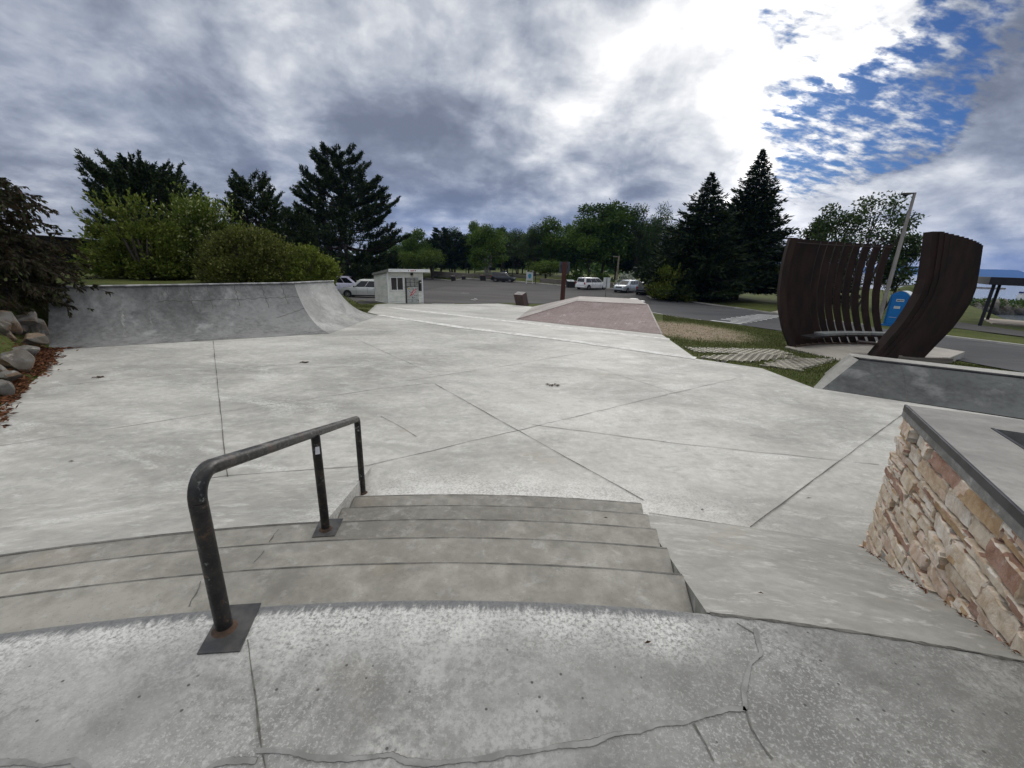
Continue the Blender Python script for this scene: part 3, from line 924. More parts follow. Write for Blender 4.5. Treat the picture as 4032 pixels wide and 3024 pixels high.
floor = slab_solid('skate_floor', floor_poly, ZF, 'mat_floor', step=3.0)
apron = tag(drape('lower_apron', apron_poly, 0.004, 1.0, 'mat_floor', hfun=lambda x, y: float(G(sdist(x, y)))), kind='structure')
lot = tag(drape('car_park', lot_poly, 0.004, 1.5, 'mat_asphalt', hfun=lambda x, y: float(G2(x, y))), kind='structure')
road = tag(drape('road', road_poly, 0.008, 1.0, 'mat_road'), kind='structure')
path = tag(drape('path', path_poly, 0.012, 1.5, 'mat_asphalt'), kind='structure')
walk = tag(drape('pavement', walk_poly, 0.03, 1.5, 'mat_path'), kind='structure')
pad = tag(drape('sculpture_pad', pad_poly, 0, 1.0, 'mat_path', hfun=lambda x, y: -1.185), kind='structure')
# skirts so that the slabs read as thick
mb = MB()
for pl, f in ((floor_poly, lambda x, y: ZF), (apron_poly, lambda x, y: float(G(sdist(x, y))) + .004), (pad_poly, lambda x, y: -1.185)):
    for a, b in zip(pl, pl[1:] + pl[:1]):
        n = max(1, int(math.hypot(b[0] - a[0], b[1] - a[1]) / 1.0))
        for k in range(n):
            p = [a[i] + (b[i] - a[i]) * k / n for i in (0, 1)]; q = [a[i] + (b[i] - a[i]) * (k + 1) / n for i in (0, 1)]
            mb.poly([(p[0], p[1], f(*p) - .4), (q[0], q[1], f(*q) - .4), (q[0], q[1], f(*q) - .001), (p[0], p[1], f(*p) - .001)])
tag(mb.build('slab_edge', 'mat_bank'), kind='structure')

# kerbs
def kerb(pts, w=0.16, h=0.12, name='kerb'):
    P = [np.array(p[:2], float) for p in pts]
    rings = []
    for i, p in enumerate(P):
        t = P[min(i + 1, len(P) - 1)] - P[max(i - 1, 0)]; t /= np.linalg.norm(t)
        n = np.array([-t[1], t[0]])
        z = gz(*p)
        a, b = p + n * w / 2, p - n * w / 2
        rings.append([(b[0], b[1], z - .2), (a[0], a[1], z - .2), (a[0], a[1], z + h), (b[0], b[1], z + h)])
    return tag(MB().loft(rings).build(name, 'mat_kerb', bevel=.02), kind='structure')


kerb(dens(road_far[:5], 1.5)); kerb(dens([road_far[5], road_far[6]], 1.5))
kerb(dens(road_near[:3], 1.0), h=.03)
kerb(dens([on(2564, 1175), on(2548, 1165), on(2575, 1150)] + [np.array([20.5, 58, 0]), np.array([21.5, 61.5, 0])], 1.0))
kerb(dens([np.array([a, b, 0]) for a, b in [(16.5, 65.2), (8, 70.6), (1, 78.8), (-7, 83.7), (-20, 96.5)]], 2.0), w=.8, h=.12)
kerb(dens([on(1452, 1231) + np.array([0, 0, 0]), on(1482, 1201)], 1.0), w=.12, h=.02)

# crosswalk bars
mb = MB()
for k in range(10):
    t = k / 9.0
    a = np.array(on(2800 + 175 * t, 1262.5 - 24 * t)); b = np.array(on(2922 + 178 * t, 1276 - 31 * t))
    d = (b - a); d[2] = 0; d /= np.linalg.norm(d); n = np.array([-d[1], d[0], 0])
    if k in (1,): a = a + d * .9
    P = [a - n * .2, b - n * .2, b + n * .2, a + n * .2]
    mb.poly([(p[0], p[1], gz(p[0], p[1]) + .016) for p in P])
tag(mb.build('crosswalk_marking', 'mat_road_paint'), kind='structure')
mb = MB()
for (u0, v0, u1, v1) in [(1816, 1154, 1846, 1155), (1868, 1176, 1879, 1179), (1855, 1180, 1872, 1182), (1700, 1196, 1790, 1197)]:
    ribbon(mb, dens([on(u0, v0), on(u1, v1)], .5), .14, .012, .4, RND)
tag(mb.build('worn_marking', 'mat_road_paint'), kind='structure')

# white-edged saw joints across the lower end of the floor
mb = MB()
ribbon(mb, dens([at(*p, ZF) for p in [(1494, 1241), (1813, 1289), (2283, 1347), (2740, 1411)]], .6), .36, .009, .25, RND)
tag(mb.build('white_joint', 'mat_white_edge'), kind='structure')
mb = MB()
ribbon(mb, dens([on(*p) for p in [(1531, 1211), (2000, 1265), (2638, 1336)]], .6), .36, .010, .25, RND)
tag(mb.build('white_joint', 'mat_white_edge'), kind='structure')

# saw joints and cracks in the floor
JO = [[(838, 1330), (866, 1600), (881, 1740), (897, 1880)], [(2534, 1972), (2010, 1680), (1713, 1513)], [(2953, 2078), (3573, 1618)],
      [(0, 2005), (900, 1875), (1440, 1835)], [(2553, 2022), (2945, 2080), (3427, 2170)]]
JS = [[(0, 1756), (875, 1622), (1500, 1530), (1700, 1508)], [(156, 1527), (851, 1456), (1185, 1432)], [(1440, 1835), (1700, 1775), (2060, 1690), (2600, 1560), (2900, 1490)],
      [(2096, 1672), (2650, 1745), (3460, 1830)], [(1600, 1500), (2000, 1440), (2400, 1370)], [(2350, 1450), (2700, 1560)], [(1390, 1330), (1700, 1470)], [(1640, 1720), (1500, 1640)]]
mb = MB()
for pl in JO: ribbon(mb, dens([at(*p, ZF) for p in pl], .25, RND, .004), .010, .010, .5, RND)
tag(mb.build('expansion_joint', 'mat_joint'), kind='structure')
mb = MB()
for pl in JS: ribbon(mb, dens([at(*p, ZF) for p in pl], .3, RND, .015), .009, .006, .5, RND)
tag(mb.build('hairline_joint', 'mat_joint_soft'), kind='structure')


# ------------------------------------------------------------------ upper platform, stairs and banks (concentric arcs)
def arcy(R, x):
    return ARC[1] + math.sqrt(R * R - (x - ARC[0]) ** 2)


def xr(y): return .97 + (y - 1.59) * .195          # right cheek of the stairs
def xl(y): return -1.25 - (y - 1.43) * .15         # rail line, where the left bank starts


def solve(R, f):
    x = f(2.0)
    for _ in range(20): x = f(arcy(R, x))
    return x


R0, TR, RS = 9.65, 0.45, 0.16
WD = np.array([-.49, -.872]); WD /= np.linalg.norm(WD)      # ledge wall runs this way towards the camera
WC = np.array([3.46, 3.42])                                  # its far corner
arc = [(x, arcy(R0, x)) for x in np.linspace(4.2, -5.2, 60)]
top = MB()
plat_pts = [(4.2, -2.0)] + arc + [(-5.2, -2.0)]
top.prism([(p[0], p[1]) for p in plat_pts], -1.2, 0.0)
platform = tag(top.build('upper_platform', 'mat_platform', bevel=.012), kind='structure')

stairs = thing('concrete_stairs', 'curved pale concrete stairs fanning down from the upper platform past the black handrail', 'stairs', (0, 2.5, -.96))
for k in range(1, 6):
    Ra, Rb = R0 + TR * (k - 1) - .02, R0 + TR * k
    z = -RS * k
    def lim(R): return (-4.9 if k <= 3 else solve(R, xl)), solve(R, xr)
    n = 40
    la, lb = lim(Ra), lim(Rb)
    outer = [(x, arcy(Rb, x)) for x in np.linspace(lb[0], lb[1], n)]
    inner = [(x, arcy(Ra, x)) for x in np.linspace(la[0], la[1], n)]
    st = MB().prism(outer + inner[::-1], -1.05, z).build('step', 'mat_tread', stairs, world=True, bevel=.008)
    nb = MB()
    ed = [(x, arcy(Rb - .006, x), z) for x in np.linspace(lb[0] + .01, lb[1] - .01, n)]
    ribbon(nb, ed, .009, .003, .45, RND)  # thin dark line along the front edge of each tread
    nb.build('edge_line', 'mat_edge_line', st, world=True)
# cracks running down the steps
for (k, a, b) in [(1, (745, 2390), (790, 2290)), (2, (1000, 2215), (1040, 2170)), (3, (1060, 2135), (1098, 2085))]:
    mb = MB()
    ribbon(mb, dens([at(*a, -RS * k), at(*b, -RS * k)], .04, RND, .008), .005, .004, .6, RND)
    mb.build('crack', 'mat_joint', stairs, world=True)

# right bank
def bank_solid(name, Ra, za, Rb, zb, fl, fr, label, mat='mat_bank'):
    t = thing(name, label, 'bank', (0, 0, 0))
    n, m = 24, 5
    rows = []
    for j in range(m):
        f = j / (m - 1); R = Ra + (Rb - Ra) * f; z = za + (zb - za) * f
        xa, xb = fl(R), fr(R)
        rows.append([(x, arcy(R, x), z) for x in np.linspace(xa, xb, n)])
    b = MB().grid(rows)
    for c in (0, n - 1):       # cheeks
        for j in range(m - 1):
            p, q = rows[j][c], rows[j + 1][c]
            b.poly([p, q, (q[0], q[1], -1.1), (p[0], p[1], -1.1)])
    b.poly([(rows[0][i][0], rows[0][i][1], -1.1) for i in range(n)] + [rows[0][i] for i in range(n - 1, -1, -1)])
    b.build('bank_face', mat, t, world=True)
    return t


rb = bank_solid('sloped_bank', R0 + .005, 0.0, R0 + 2.29, ZF + .004, lambda R: solve(R, xr) + .004, lambda R: 4.3,
                'smooth concrete bank sloping down between the stairs and the stone faced ledge')
lb_ = bank_solid('sloped_bank', R0 + 1.36, -.475, 12.83, ZF + .004, lambda R: -6.2, lambda R: solve(R, xl) - .004,
                 'low concrete bank falling away left of the black handrail below the third step', 'mat_floor')
# broken joint along the top of the right bank
mb = MB()
gap = [np.array([x, arcy(R0, x), 0]) for x in np.linspace(.99, 3.2, 40)]
ribbon(mb, [p + np.array([0, -.004 + RND.uniform(-.004, .004), 0]) for p in dens(gap, .03)], [.004 + .016 * RND.random() ** 1.5 for _ in dens(gap, .03)], .004)
mb.build('broken_joint', 'mat_joint', platform)
mb = MB()
ribbon(mb, dens([at(*p, 0) for p in [(975, 2520), (990, 2640), (1012, 2800), (1030, 2950), (1045, 3024), (1075, 3240)]], .05, RND, .002), .006, .004, .5, RND)
for pl in [[(2937, 2800), (2960, 2870), (3000, 2940), (3040, 2990)], [(2730, 2850), (2780, 2930), (2810, 3000)], [(2900, 2455), (2935, 2475), (2975, 2500)]]:
    ribbon(mb, dens([at(*p, 0) for p in pl], .03, RND, .004), .006, .004, .6, RND)
mb.build('crack', 'mat_joint', platform)
mb = MB()
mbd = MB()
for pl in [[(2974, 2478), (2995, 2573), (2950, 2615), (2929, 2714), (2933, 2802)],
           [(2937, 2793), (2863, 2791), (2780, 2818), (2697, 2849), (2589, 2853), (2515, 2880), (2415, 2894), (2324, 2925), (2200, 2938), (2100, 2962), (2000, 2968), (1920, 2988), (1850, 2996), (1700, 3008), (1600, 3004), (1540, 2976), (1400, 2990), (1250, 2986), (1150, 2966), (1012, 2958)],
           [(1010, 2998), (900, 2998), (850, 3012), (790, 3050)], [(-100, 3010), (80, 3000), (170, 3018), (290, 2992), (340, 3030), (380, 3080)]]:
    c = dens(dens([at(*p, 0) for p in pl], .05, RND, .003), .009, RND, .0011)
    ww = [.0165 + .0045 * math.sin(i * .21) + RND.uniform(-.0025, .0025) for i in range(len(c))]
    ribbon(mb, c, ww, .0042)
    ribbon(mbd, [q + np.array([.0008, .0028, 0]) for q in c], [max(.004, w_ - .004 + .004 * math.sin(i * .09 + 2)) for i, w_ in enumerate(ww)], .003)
mb.build('crack_sealant', 'mat_sealant', platform)
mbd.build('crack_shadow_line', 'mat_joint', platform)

# ------------------------------------------------------------------ handrail
rail = thing('handrail', 'black chipped steel pipe handrail bent down at both ends over the curved stairs', 'handrail', (-1.23, 1.43, 0))
p1, p2, p3 = np.array([-1.23, 1.43]), np.array([-1.43, 2.79]), np.array([-1.64, 4.11])
h1, h3 = .785, -.055
RR = .033
slope = (h3 - h1) / np.linalg.norm(p3 - p1)


def bendpath(A, B, Cc, r, n=8):
    A, B, Cc = map(np.array, (A, B, Cc))
    d1 = (A - B) / np.linalg.norm(A - B); d2 = (Cc - B) / np.linalg.norm(Cc - B)
    ang = math.acos(np.clip(d1 @ d2, -1, 1)); tl = r / math.tan(ang / 2)
    s, e = B + d1 * tl, B + d2 * tl
    cen = B + (d1 + d2) / np.linalg.norm(d1 + d2) * (r / math.sin(ang / 2))
    a0, a1 = s - cen, e - cen
    w = math.acos(np.clip(a0 @ a1 / (r * r), -1, 1))
    return [cen + (a0 * math.sin((1 - k / n) * w) + a1 * math.sin(k / n * w)) / math.sin(w) for k in range(n + 1)]


A = np.array([*p1, 0.004]); B = np.array([*p1, h1 - .012]); C3 = np.array([*p3, h3 - .012]); D3 = np.array([*p3, ZF + .002])
pth = [A, A + (B - A) * .4] + bendpath(A, B, C3, .095) + [B + (C3 - B) * .5] + bendpath(B, C3, D3, .06) + [D3 + (C3 - D3) * .5, D3]
# front upright, top rail and back upright are one bent pipe, cut here where the bends begin
k1 = 2 + 9
MB().tube(pth[:3], RR, 20).build('post', 'mat_rail', rail, world=True, smooth=True)
MB().tube(pth[2:k1 + 1 + 9], RR, 20).build('top_rail', 'mat_rail', rail, world=True, smooth=True)
MB().tube(pth[k1 + 9:], RR * .98, 20).build('post', 'mat_rail', rail, world=True, smooth=True)
zm = h1 + slope * np.linalg.norm(p2 - p1) - .02
mid = MB().tube([(*p2, -.478), (*p2, zm)], RR * .97, 20).build('post', 'mat_rail', rail, world=True, smooth=True)
stk = MB()
ang0 = math.radians(-60)
rows = []
for zz in (.0, .02, .045, .06):
    wd = .9 - zz * 6
    rows.append([(p2[0] + math.cos(ang0 + a) * .0328, p2[1] + math.sin(ang0 + a) * .0328, zm - .15 + zz) for a in np.linspace(-.55 * wd, .55, 7)])
stk.grid(rows).build('sticker', 'mat_sticker', mid, world=True)
pp = [at(*q, 0) for q in [(775, 2580), (945, 2568), (1030, 2378), (882, 2388)]]
MB().prism([(p[0], p[1]) for p in pp], .001, .008).build('base_plate', 'mat_rail_plate', rail, world=True, bevel=.002)
pp = [at(*q, -.48) for q in [(1228, 2118), (1318, 2112), (1352, 2044), (1262, 2046)]]
MB().prism([(p[0], p[1]) for p in pp], -.479, -.472).build('base_plate', 'mat_rail_plate', rail, world=True, bevel=.002)
for q, z in ((p1, .008), (p2, -.472), (p3, ZF + .001)):
    MB().lathe([(.050, 0), (.045, .004), (.038, .010), (.034, .016)], (q[0], q[1], z), 20).build('weld_collar', 'mat_rust', rail, world=True, smooth=True)

# ------------------------------------------------------------------ stone faced ledge
ledge = thing('stone_ledge', 'ashlar stone faced ledge with concrete cap and black steel edge right of the stairs', 'ledge', (WC[0], WC[1], ZF))
NRM = np.array([WD[1], -WD[0]])
if NRM @ np.array([-1, .3]) < 0: NRM = -NRM
FE = np.array([4.14 - 3.46, 3.16 - 3.45]); FE /= np.linalg.norm(FE)
ZT = .5


def wp(t, o, z): return (WC[0] + WD[0] * t + NRM[0] * o, WC[1] + WD[1] * t + NRM[1] * o, z)


LEN = 4.2
mort = MB()
mort.add([wp(-.0, -.030, -1.3), wp(LEN, -.030, -1.3), wp(LEN, -.030, ZT - .10), wp(0, -.030, ZT - .10),
          (WC[0] + FE[0] * 6 + NRM[0] * -.035, WC[1] + FE[1] * 6, -1.3), (WC[0] + FE[0] * 6 + NRM[0] * -.035, WC[1] + FE[1] * 6, ZT - .10)], [(0, 1, 2, 3), (4, 0, 3, 5)])
mort.build('mortar', 'mat_mortar', ledge, world=True)


def rstone(t0, t1, z0, z1, rnd):
    """one split-faced stone: a nearly flat broken face with crisp arrises standing proud of a recessed joint"""
    Lt, Lz = t1 - t0, z1 - z0
    nu, nv = max(3, int(Lt / .035)), max(2, int(Lz / .03))
    us = [0, .0035 / Lt] + [(.011 + (Lt - .022) * i / nu) / Lt for i in range(nu + 1)] + [1 - .0035 / Lt, 1]
    vs = [0, .0035 / Lz] + [(.011 + (Lz - .022) * i / nv) / Lz for i in range(nv + 1)] + [1 - .0035 / Lz, 1]
    sk0, sk1 = rnd.uniform(-.03, .03), rnd.uniform(-.03, .03)
    tz0, tz1 = rnd.uniform(-.012, .012), rnd.uniform(-.012, .012)
    dep = rnd.uniform(.004, .036)
    ph = [rnd.uniform(0, 6.28) for _ in range(6)]
    tilt, tilt2 = rnd.uniform(-.022, .022), rnd.uniform(-.016, .016)
    brk, bk = rnd.uniform(.25, .75), rnd.uniform(-.05, .05)
    rows = []
    for j, fv in enumerate(vs):
        row = []
        for i, fu in enumerate(us):
            ei, ej = min(i, len(us) - 1 - i), min(j, len(vs) - 1 - j)
            t = t0 + Lt * fu + sk0 * (1 - fu) * (fv - .5) + sk1 * fu * (fv - .5)
            z = z0 + Lz * fv + tz0 * (fu - .5) * (1 - fv) + tz1 * (fu - .5) * fv
            if ei <= 1: t += .005 * math.sin(z * 90 + ph[4])
            if ej <= 1: z += .0045 * math.sin(t * 38 + ph[3]) + .003 * math.sin(t * 95 + ph[5])
            e = min(ei, ej)
            n = rnd.uniform(-.0035, .0035) + .003 * math.sin(t * 40 + z * 60 + ph[1])
            face = dep + tilt * (fu - .5) + tilt2 * (fv - .5) + max(0, (fu - brk)) * bk + n
            o = -.036 if e == 0 else (face - .007 if e == 1 else face)
            row.append(wp(t, o, z))
        rows.append(row)
    return rows


srnd = random.Random(21)
st = MB()
z = -1.02
while z < ZT - .115:
    hrow = srnd.choice([.075, .09, .10, .115, .135])
    if z + hrow > ZT - .13: hrow = ZT - .103 - z
    t = -srnd.uniform(0, .04)
    while t < LEN:
        w = srnd.uniform(.30, .85) if hrow < .1 else srnd.uniform(.22, .60)
        g = .006
        if hrow > .11 and srnd.random() < .22:
            hs = hrow * srnd.uniform(.4, .6)
            st.grid(rstone(t + g, t + w - g, z + g * .7, z + hs - g * .5, srnd)); st.grid(rstone(t + g, t + w - g, z + hs + g * .5, z + hrow - g * .7, srnd))
        else:
            st.grid(rstone(t + g, t + w - g, z + g * .7, z + hrow - g * .7, srnd))
        t += w
    z += hrow
st.build('stone_face', 'mat_ashlar', ledge, world=True, smooth=True, angle=13)
# stones showing on the far end
st = MB()
z = -1.0
while z < ZT - .12:
    hrow = srnd.choice([.09, .12, .15])
    hrow = min(hrow, ZT - .103 - z)
    s0 = 0.0
    while s0 < 1.2:
        w = srnd.uniform(.15, .35)
        o = srnd.uniform(.0, .025)
        a = np.array(WC) + FE * (s0 + .006); b = np.array(WC) + FE * (s0 + w - .006)
        n2 = np.array([-FE[1], FE[0]]); n2 = n2 if n2 @ np.array([.2, 1]) > 0 else -n2
        st.prism([tuple(a - n2 * .04), tuple(b - n2 * .04), tuple(b + n2 * o), tuple(a + n2 * o)], z + .006, z + hrow - .006)
        s0 += w
    z += hrow
st.build('stone_face', 'mat_ashlar', ledge, world=True, bevel=.012)
# cap slab: a ring round a sunken steel-edged opening
A0 = np.array([3.455, 3.45]) ; B0 = A0 + WD * LEN
C0 = B0 + FE * 7; D0 = A0 + FE * 7
hp = at(3900, 1686, ZT)[:2]; hn = at(4032, 1770, ZT)[:2]; hf = at(4032, 1705, ZT)[:2]
dn = (hn - hp) / np.linalg.norm(hn - hp); df = (hf - hp) / np.linalg.norm(hf - hp)
h0, h1_, h2_, h3_ = hp, hp + dn * 1.6, hp + dn * 1.6 + df * 2.5, hp + df * 2.5
outer = [A0, D0, C0, B0]; inner = [h0, h3_, h2_, h1_]
sl = MB()
for zz in (ZT, ZT - .1):
    for i in range(4):
        j = (i + 1) % 4
        sl.poly([(*outer[i], zz), (*outer[j], zz), (*inner[j], zz), (*inner[i], zz)])
for i in range(4):
    j = (i + 1) % 4
    sl.poly([(*outer[i], ZT - .1), (*outer[j], ZT - .1), (*outer[j], ZT), (*outer[i], ZT)])
sl.build('cap_slab', 'mat_slab', ledge, world=True)
# the weathered front band of the cap
ba, bb = A0 + NRM * .012, B0 + NRM * .012
MB().prism([tuple(A0 - FE * .012), tuple(B0), tuple(bb), tuple(A0 + NRM * .012 - FE * .0)], ZT - .102, ZT - .048).build('cap_band', 'mat_slab_edge', ledge, world=True)
e0 = A0 + NRM * .016; e1 = B0 + NRM * .016
MB().prism([tuple(A0 - NRM * .004), tuple(B0 - NRM * .004), tuple(e1), tuple(e0)], ZT - .048, ZT + .006).build('steel_edge', 'mat_black_steel', ledge, world=True, bevel=.004)
pit = MB()
for i in range(4):
    j = (i + 1) % 4
    pit.poly([(*inner[i], ZT - .5), (*inner[j], ZT - .5), (*inner[j], ZT), (*inner[i], ZT)])
pit.poly([(*q, ZT - .5) for q in inner])
pit.build('opening', 'mat_ramp_shaded', ledge, world=True)
n3 = np.array([-dn[1], dn[0]])
MB().prism([tuple(h0 - n3 * .0), tuple(h1_ - n3 * .0), tuple(h1_ + n3 * .02), tuple(h0 + n3 * .02)], ZT - .05, ZT + .005).build('steel_edge', 'mat_black_steel', ledge, world=True)

# ------------------------------------------------------------------ quarter pipe
qp = thing('quarter_pipe', 'long grey concrete quarter pipe with steel coping and a pale returned end', 'skate ramp', (-9, 13, ZF))
P1, P2, P3 = np.array([-12.05, 10.16, ZF + .004]), np.array([-6.22, 13.9, ZF + .004]), np.array([-6.12, 19.0, ZF + .004])
T1, T2, T3 = np.array([-13.05, 11.7, .49]), np.array([-8.2, 15.7, .56]), np.array([-7.65, 17.8, .55])
TH = math.radians(68)


def qpt(b, t, f):
    a = TH * f
    p = b + (t - b) * (math.sin(a) / math.sin(TH))
    p[2] = b[2] + (t[2] - b[2]) * (1 - math.cos(a)) / (1 - math.cos(TH))
    return p


def ramp_face(b0, t0, b1, t1, nl, n=22):
    return [[tuple(qpt(b0 + (b1 - b0) * k / nl, t0 + (t1 - t0) * k / nl, j / n)) for k in range(nl + 1)] for j in range(n + 1)]


MB().grid(ramp_face(P1, T1, P2, T2, 20)).build('ramp_face', 'mat_ramp_shaded', qp, world=True, smooth=True)
MB().grid(ramp_face(P2, T2, P3, T3, 12)).build('returned_face', 'mat_hip_lit', qp, world=True, smooth=True)
for b, t in ((P1, T1), (P3, T3)):
    pr = [tuple(qpt(b, t, j / 22)) for j in range(23)]
    out = (t - b) * np.array([1, 1, 0]); out /= np.linalg.norm(out)
    k = t + out * .35
    MB().poly(pr + [tuple(k), (k[0], k[1], -1.2), (b[0], b[1], -1.2)]).build('side_wall', 'mat_slab_edge', qp, world=True)
o1 = np.array([-.539, .843, 0]) * .38
deck = MB()
T2o = T2 + np.array([-.45, .2, 0])
T3o = T3 + np.array([-.5, .05, 0])
deck.prism([tuple((T1)[:2]), tuple(T2[:2]), tuple(T2o[:2]), tuple((T1 + o1)[:2])], -1.2, [T1[2], T2[2], T2[2], T1[2]])
deck.prism([tuple(T2[:2]), tuple(T3[:2]), tuple(T3o[:2]), tuple(T2o[:2])], -1.2, [T2[2] - .002, T3[2], T3[2], T2[2] - .002])
deck.build('deck', 'mat_hip_lit', qp, world=True)
MB().tube([T1 + np.array([.02, -.03, .0]), T2 + np.array([.02, -.03, 0])], .034, 12).build('coping', 'mat_coping', qp, world=True, smooth=True)
MB().tube([T2 + np.array([.02, -.03, 0]), T3 + np.array([.03, 0, 0])], .034, 12).build('coping', 'mat_coping', qp, world=True, smooth=True)
# cracks and form lines on the face


def qf(k, f, lift=.006):
    b, t = P1 + (P2 - P1) * k, T1 + (T2 - T1) * k
    p = qpt(b, t, f)
    return p + np.array([.45, -.7, .55]) * lift


crn = random.Random(5)
for k in (.41, .50, .58, .70, .83, .93):
    mb = MB()
    pl = [qf(k + .004 * math.sin(q * 9), f) for q, f in enumerate(np.linspace(1, crn.uniform(.5, .72), 10))]
    for a, b in zip(pl[:-1], pl[1:]):
        d = np.array([.843, .539, 0]) * .009
        mb.poly([a - d, a + d, b + d, b - d])
    mb.build('crack', 'mat_joint', qp, world=True)
mb = MB()
prev = None
for k in np.linspace(.36, 1.0, 36):
    q = qf(k, .80 + crn.uniform(-.012, .012))
    if prev is not None:
        u = np.array([0, 0, .011]); mb.poly([prev, q, q + u, prev + u])
    prev = q
mb.build('crack', 'mat_joint', qp, world=True)
mb = MB()
prev = None
for k in np.linspace(.84, 1.0, 12):
    q = qf(k, .50 + .13 * (k - .84) / .16 + crn.uniform(-.012, .012))
    if prev is not None:
        u = np.array([0, 0, .012]); mb.poly([prev, q, q + u, prev + u])
    prev = q
mb.build('crack', 'mat_joint', qp, world=True)
for k0, f0, f1, w in ((.235, .86, .28, .02), (.33, .82, .5, .011)):
    mb = MB()
    pl = [qf(k0 + crn.uniform(-.003, .003), f) for f in np.linspace(f0, f1, 24)]
    for a, b in zip(pl[:-1], pl[1:]):
        d = np.array([.843, .539, 0]) * w * crn.uniform(.2, 2.2)
        mb.poly([a - d, a + d, b + d, b - d])
    mb.build('lime_streak', 'mat_slab_edge', qp, world=True)
a, b = qf(.31, .80), qf(.335, .80); u = np.array([0, 0, .02])
MB().poly([a, b, b + u, a + u]).build('chipped_spot', 'mat_slab_edge', qp, world=True)

# ------------------------------------------------------------------ low bank ramp on the right
rr = thing('bank_ramp', 'low dark concrete bank ramp with pale border and steel coping behind the stone ledge', 'skate ramp', (8, 8.5, ZF))
E0 = at(3203, 1527, ZF); ED = np.array([.856, -.517, 0]); EN = np.array([.517, .856, 0])
ZR = -.33
q0 = at(3354, 1403, ZR)
run = (q0 - E0) @ EN; side = (q0 - E0) @ ED
LR = 7.0


def rp(s, n, z): return tuple(E0 + ED * s + EN * n + np.array([0, 0, z - E0[2]]))


def rl(n0, n1, s0a, s0b, s1, za, zb): return [rp(s0a, n0, za), rp(s1, n0, za), rp(s1, n1, zb), rp(s0b, n1, zb)]


bw = .16
fz = lambda n: ZF + (ZR - ZF) * n / run
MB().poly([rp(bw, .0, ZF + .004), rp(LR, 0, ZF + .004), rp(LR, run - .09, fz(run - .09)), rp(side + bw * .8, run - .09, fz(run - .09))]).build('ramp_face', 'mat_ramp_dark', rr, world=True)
b = MB()
b.poly([rp(0, 0, ZF + .003), rp(bw, 0, ZF + .004), rp(side + bw * .8, run - .09, fz(run - .09)), rp(side, run, ZR)])
b.poly([rp(side + bw * .8, run - .02, ZR - .004), rp(LR, run - .02, ZR - .004), rp(LR, run + .42, ZR), rp(side, run + .42, ZR), rp(side, run, ZR)])
b.poly([rp(side, run + .42, ZR), rp(LR, run + .42, ZR), rp(LR, run + .42, -1.4), rp(side, run + .42, -1.4)])
b.poly([rp(side, run, ZR), rp(side, run + .42, ZR), rp(side - .5, run + .75, -1.2), rp(0, 0, ZF)])
b.build('border', 'mat_kerb', rr, world=True)
MB().tube([rp(side + bw * .8, run - .055, ZR - .035), rp(LR, run - .055, ZR - .035)], .036, 12).build('coping', 'mat_black_steel', rr, world=True, smooth=True)
mb = MB()
prev = None
for f in np.linspace(0, 1, 16):
    q = np.array(rp(1.62 + crn.uniform(-.02, .02), run * .95 * f, fz(run * .95 * f))) + np.array([-.002, -.004, .006])
    if prev is not None: mb.poly([prev - ED * .005, prev + ED * .005, q + ED * .005, q - ED * .005])
    prev = q
mb.build('crack', 'mat_joint', rr, world=True)

# ------------------------------------------------------------------ brick bank
py = thing('brick_bank', 'flat topped skate bank with pinkish brown brick face and pale concrete border', 'skate ramp', (4, 21, -1.2))
BL, BRp = on(2033, 1258), on(2605, 1317)
zt = -.36
TL, TRt = at(2272, 1185, zt), at(2549, 1198, zt)
KL, KR = at(2283, 1166, zt + .03), at(2511, 1177, zt + .03)
HB = on(2097, 1208)
BL, BRp = BL + np.array([0, 0, .015]), BRp + np.array([0, 0, .015])
me = MB().poly([BL, BRp, TRt, TL]).build('brick_face', 'mat_brick_bank', py, world=True).data
uvl = me.uv_layers.new(name='UVMap')
ax_ = (BRp - BL) / np.linalg.norm(BRp - BL)
off = np.array(py.location)
for lp in me.loops:
    p = np.array(me.vertices[lp.vertex_index].co) + off - BL
    s_ = float(p @ ax_); uvl.data[lp.index].uv = (s_, float(np.linalg.norm(p - ax_ * s_)))
b = MB()
b.poly([BL, TL, KL, HB])
b.poly([TL, TRt, KR, KL])
RBk = KR + (KL - TL) * .0 + np.array([1.6, 2.4, 0]); RBk[2] = gz(RBk[0], RBk[1]) - .1
b.poly([TRt, BRp, RBk, KR])
b.poly([KL, KR, RBk, HB])
b.build('border', 'mat_bank_border', py, world=True)
mb = MB()
for a, c in ((BL, TL), (TL, TRt), (TRt, BRp)):
    ribbon(mb, dens([a, c], .4), .07, .012, .1, RND)
mb.build('edge_strip', 'mat_bank_border', py, world=True)

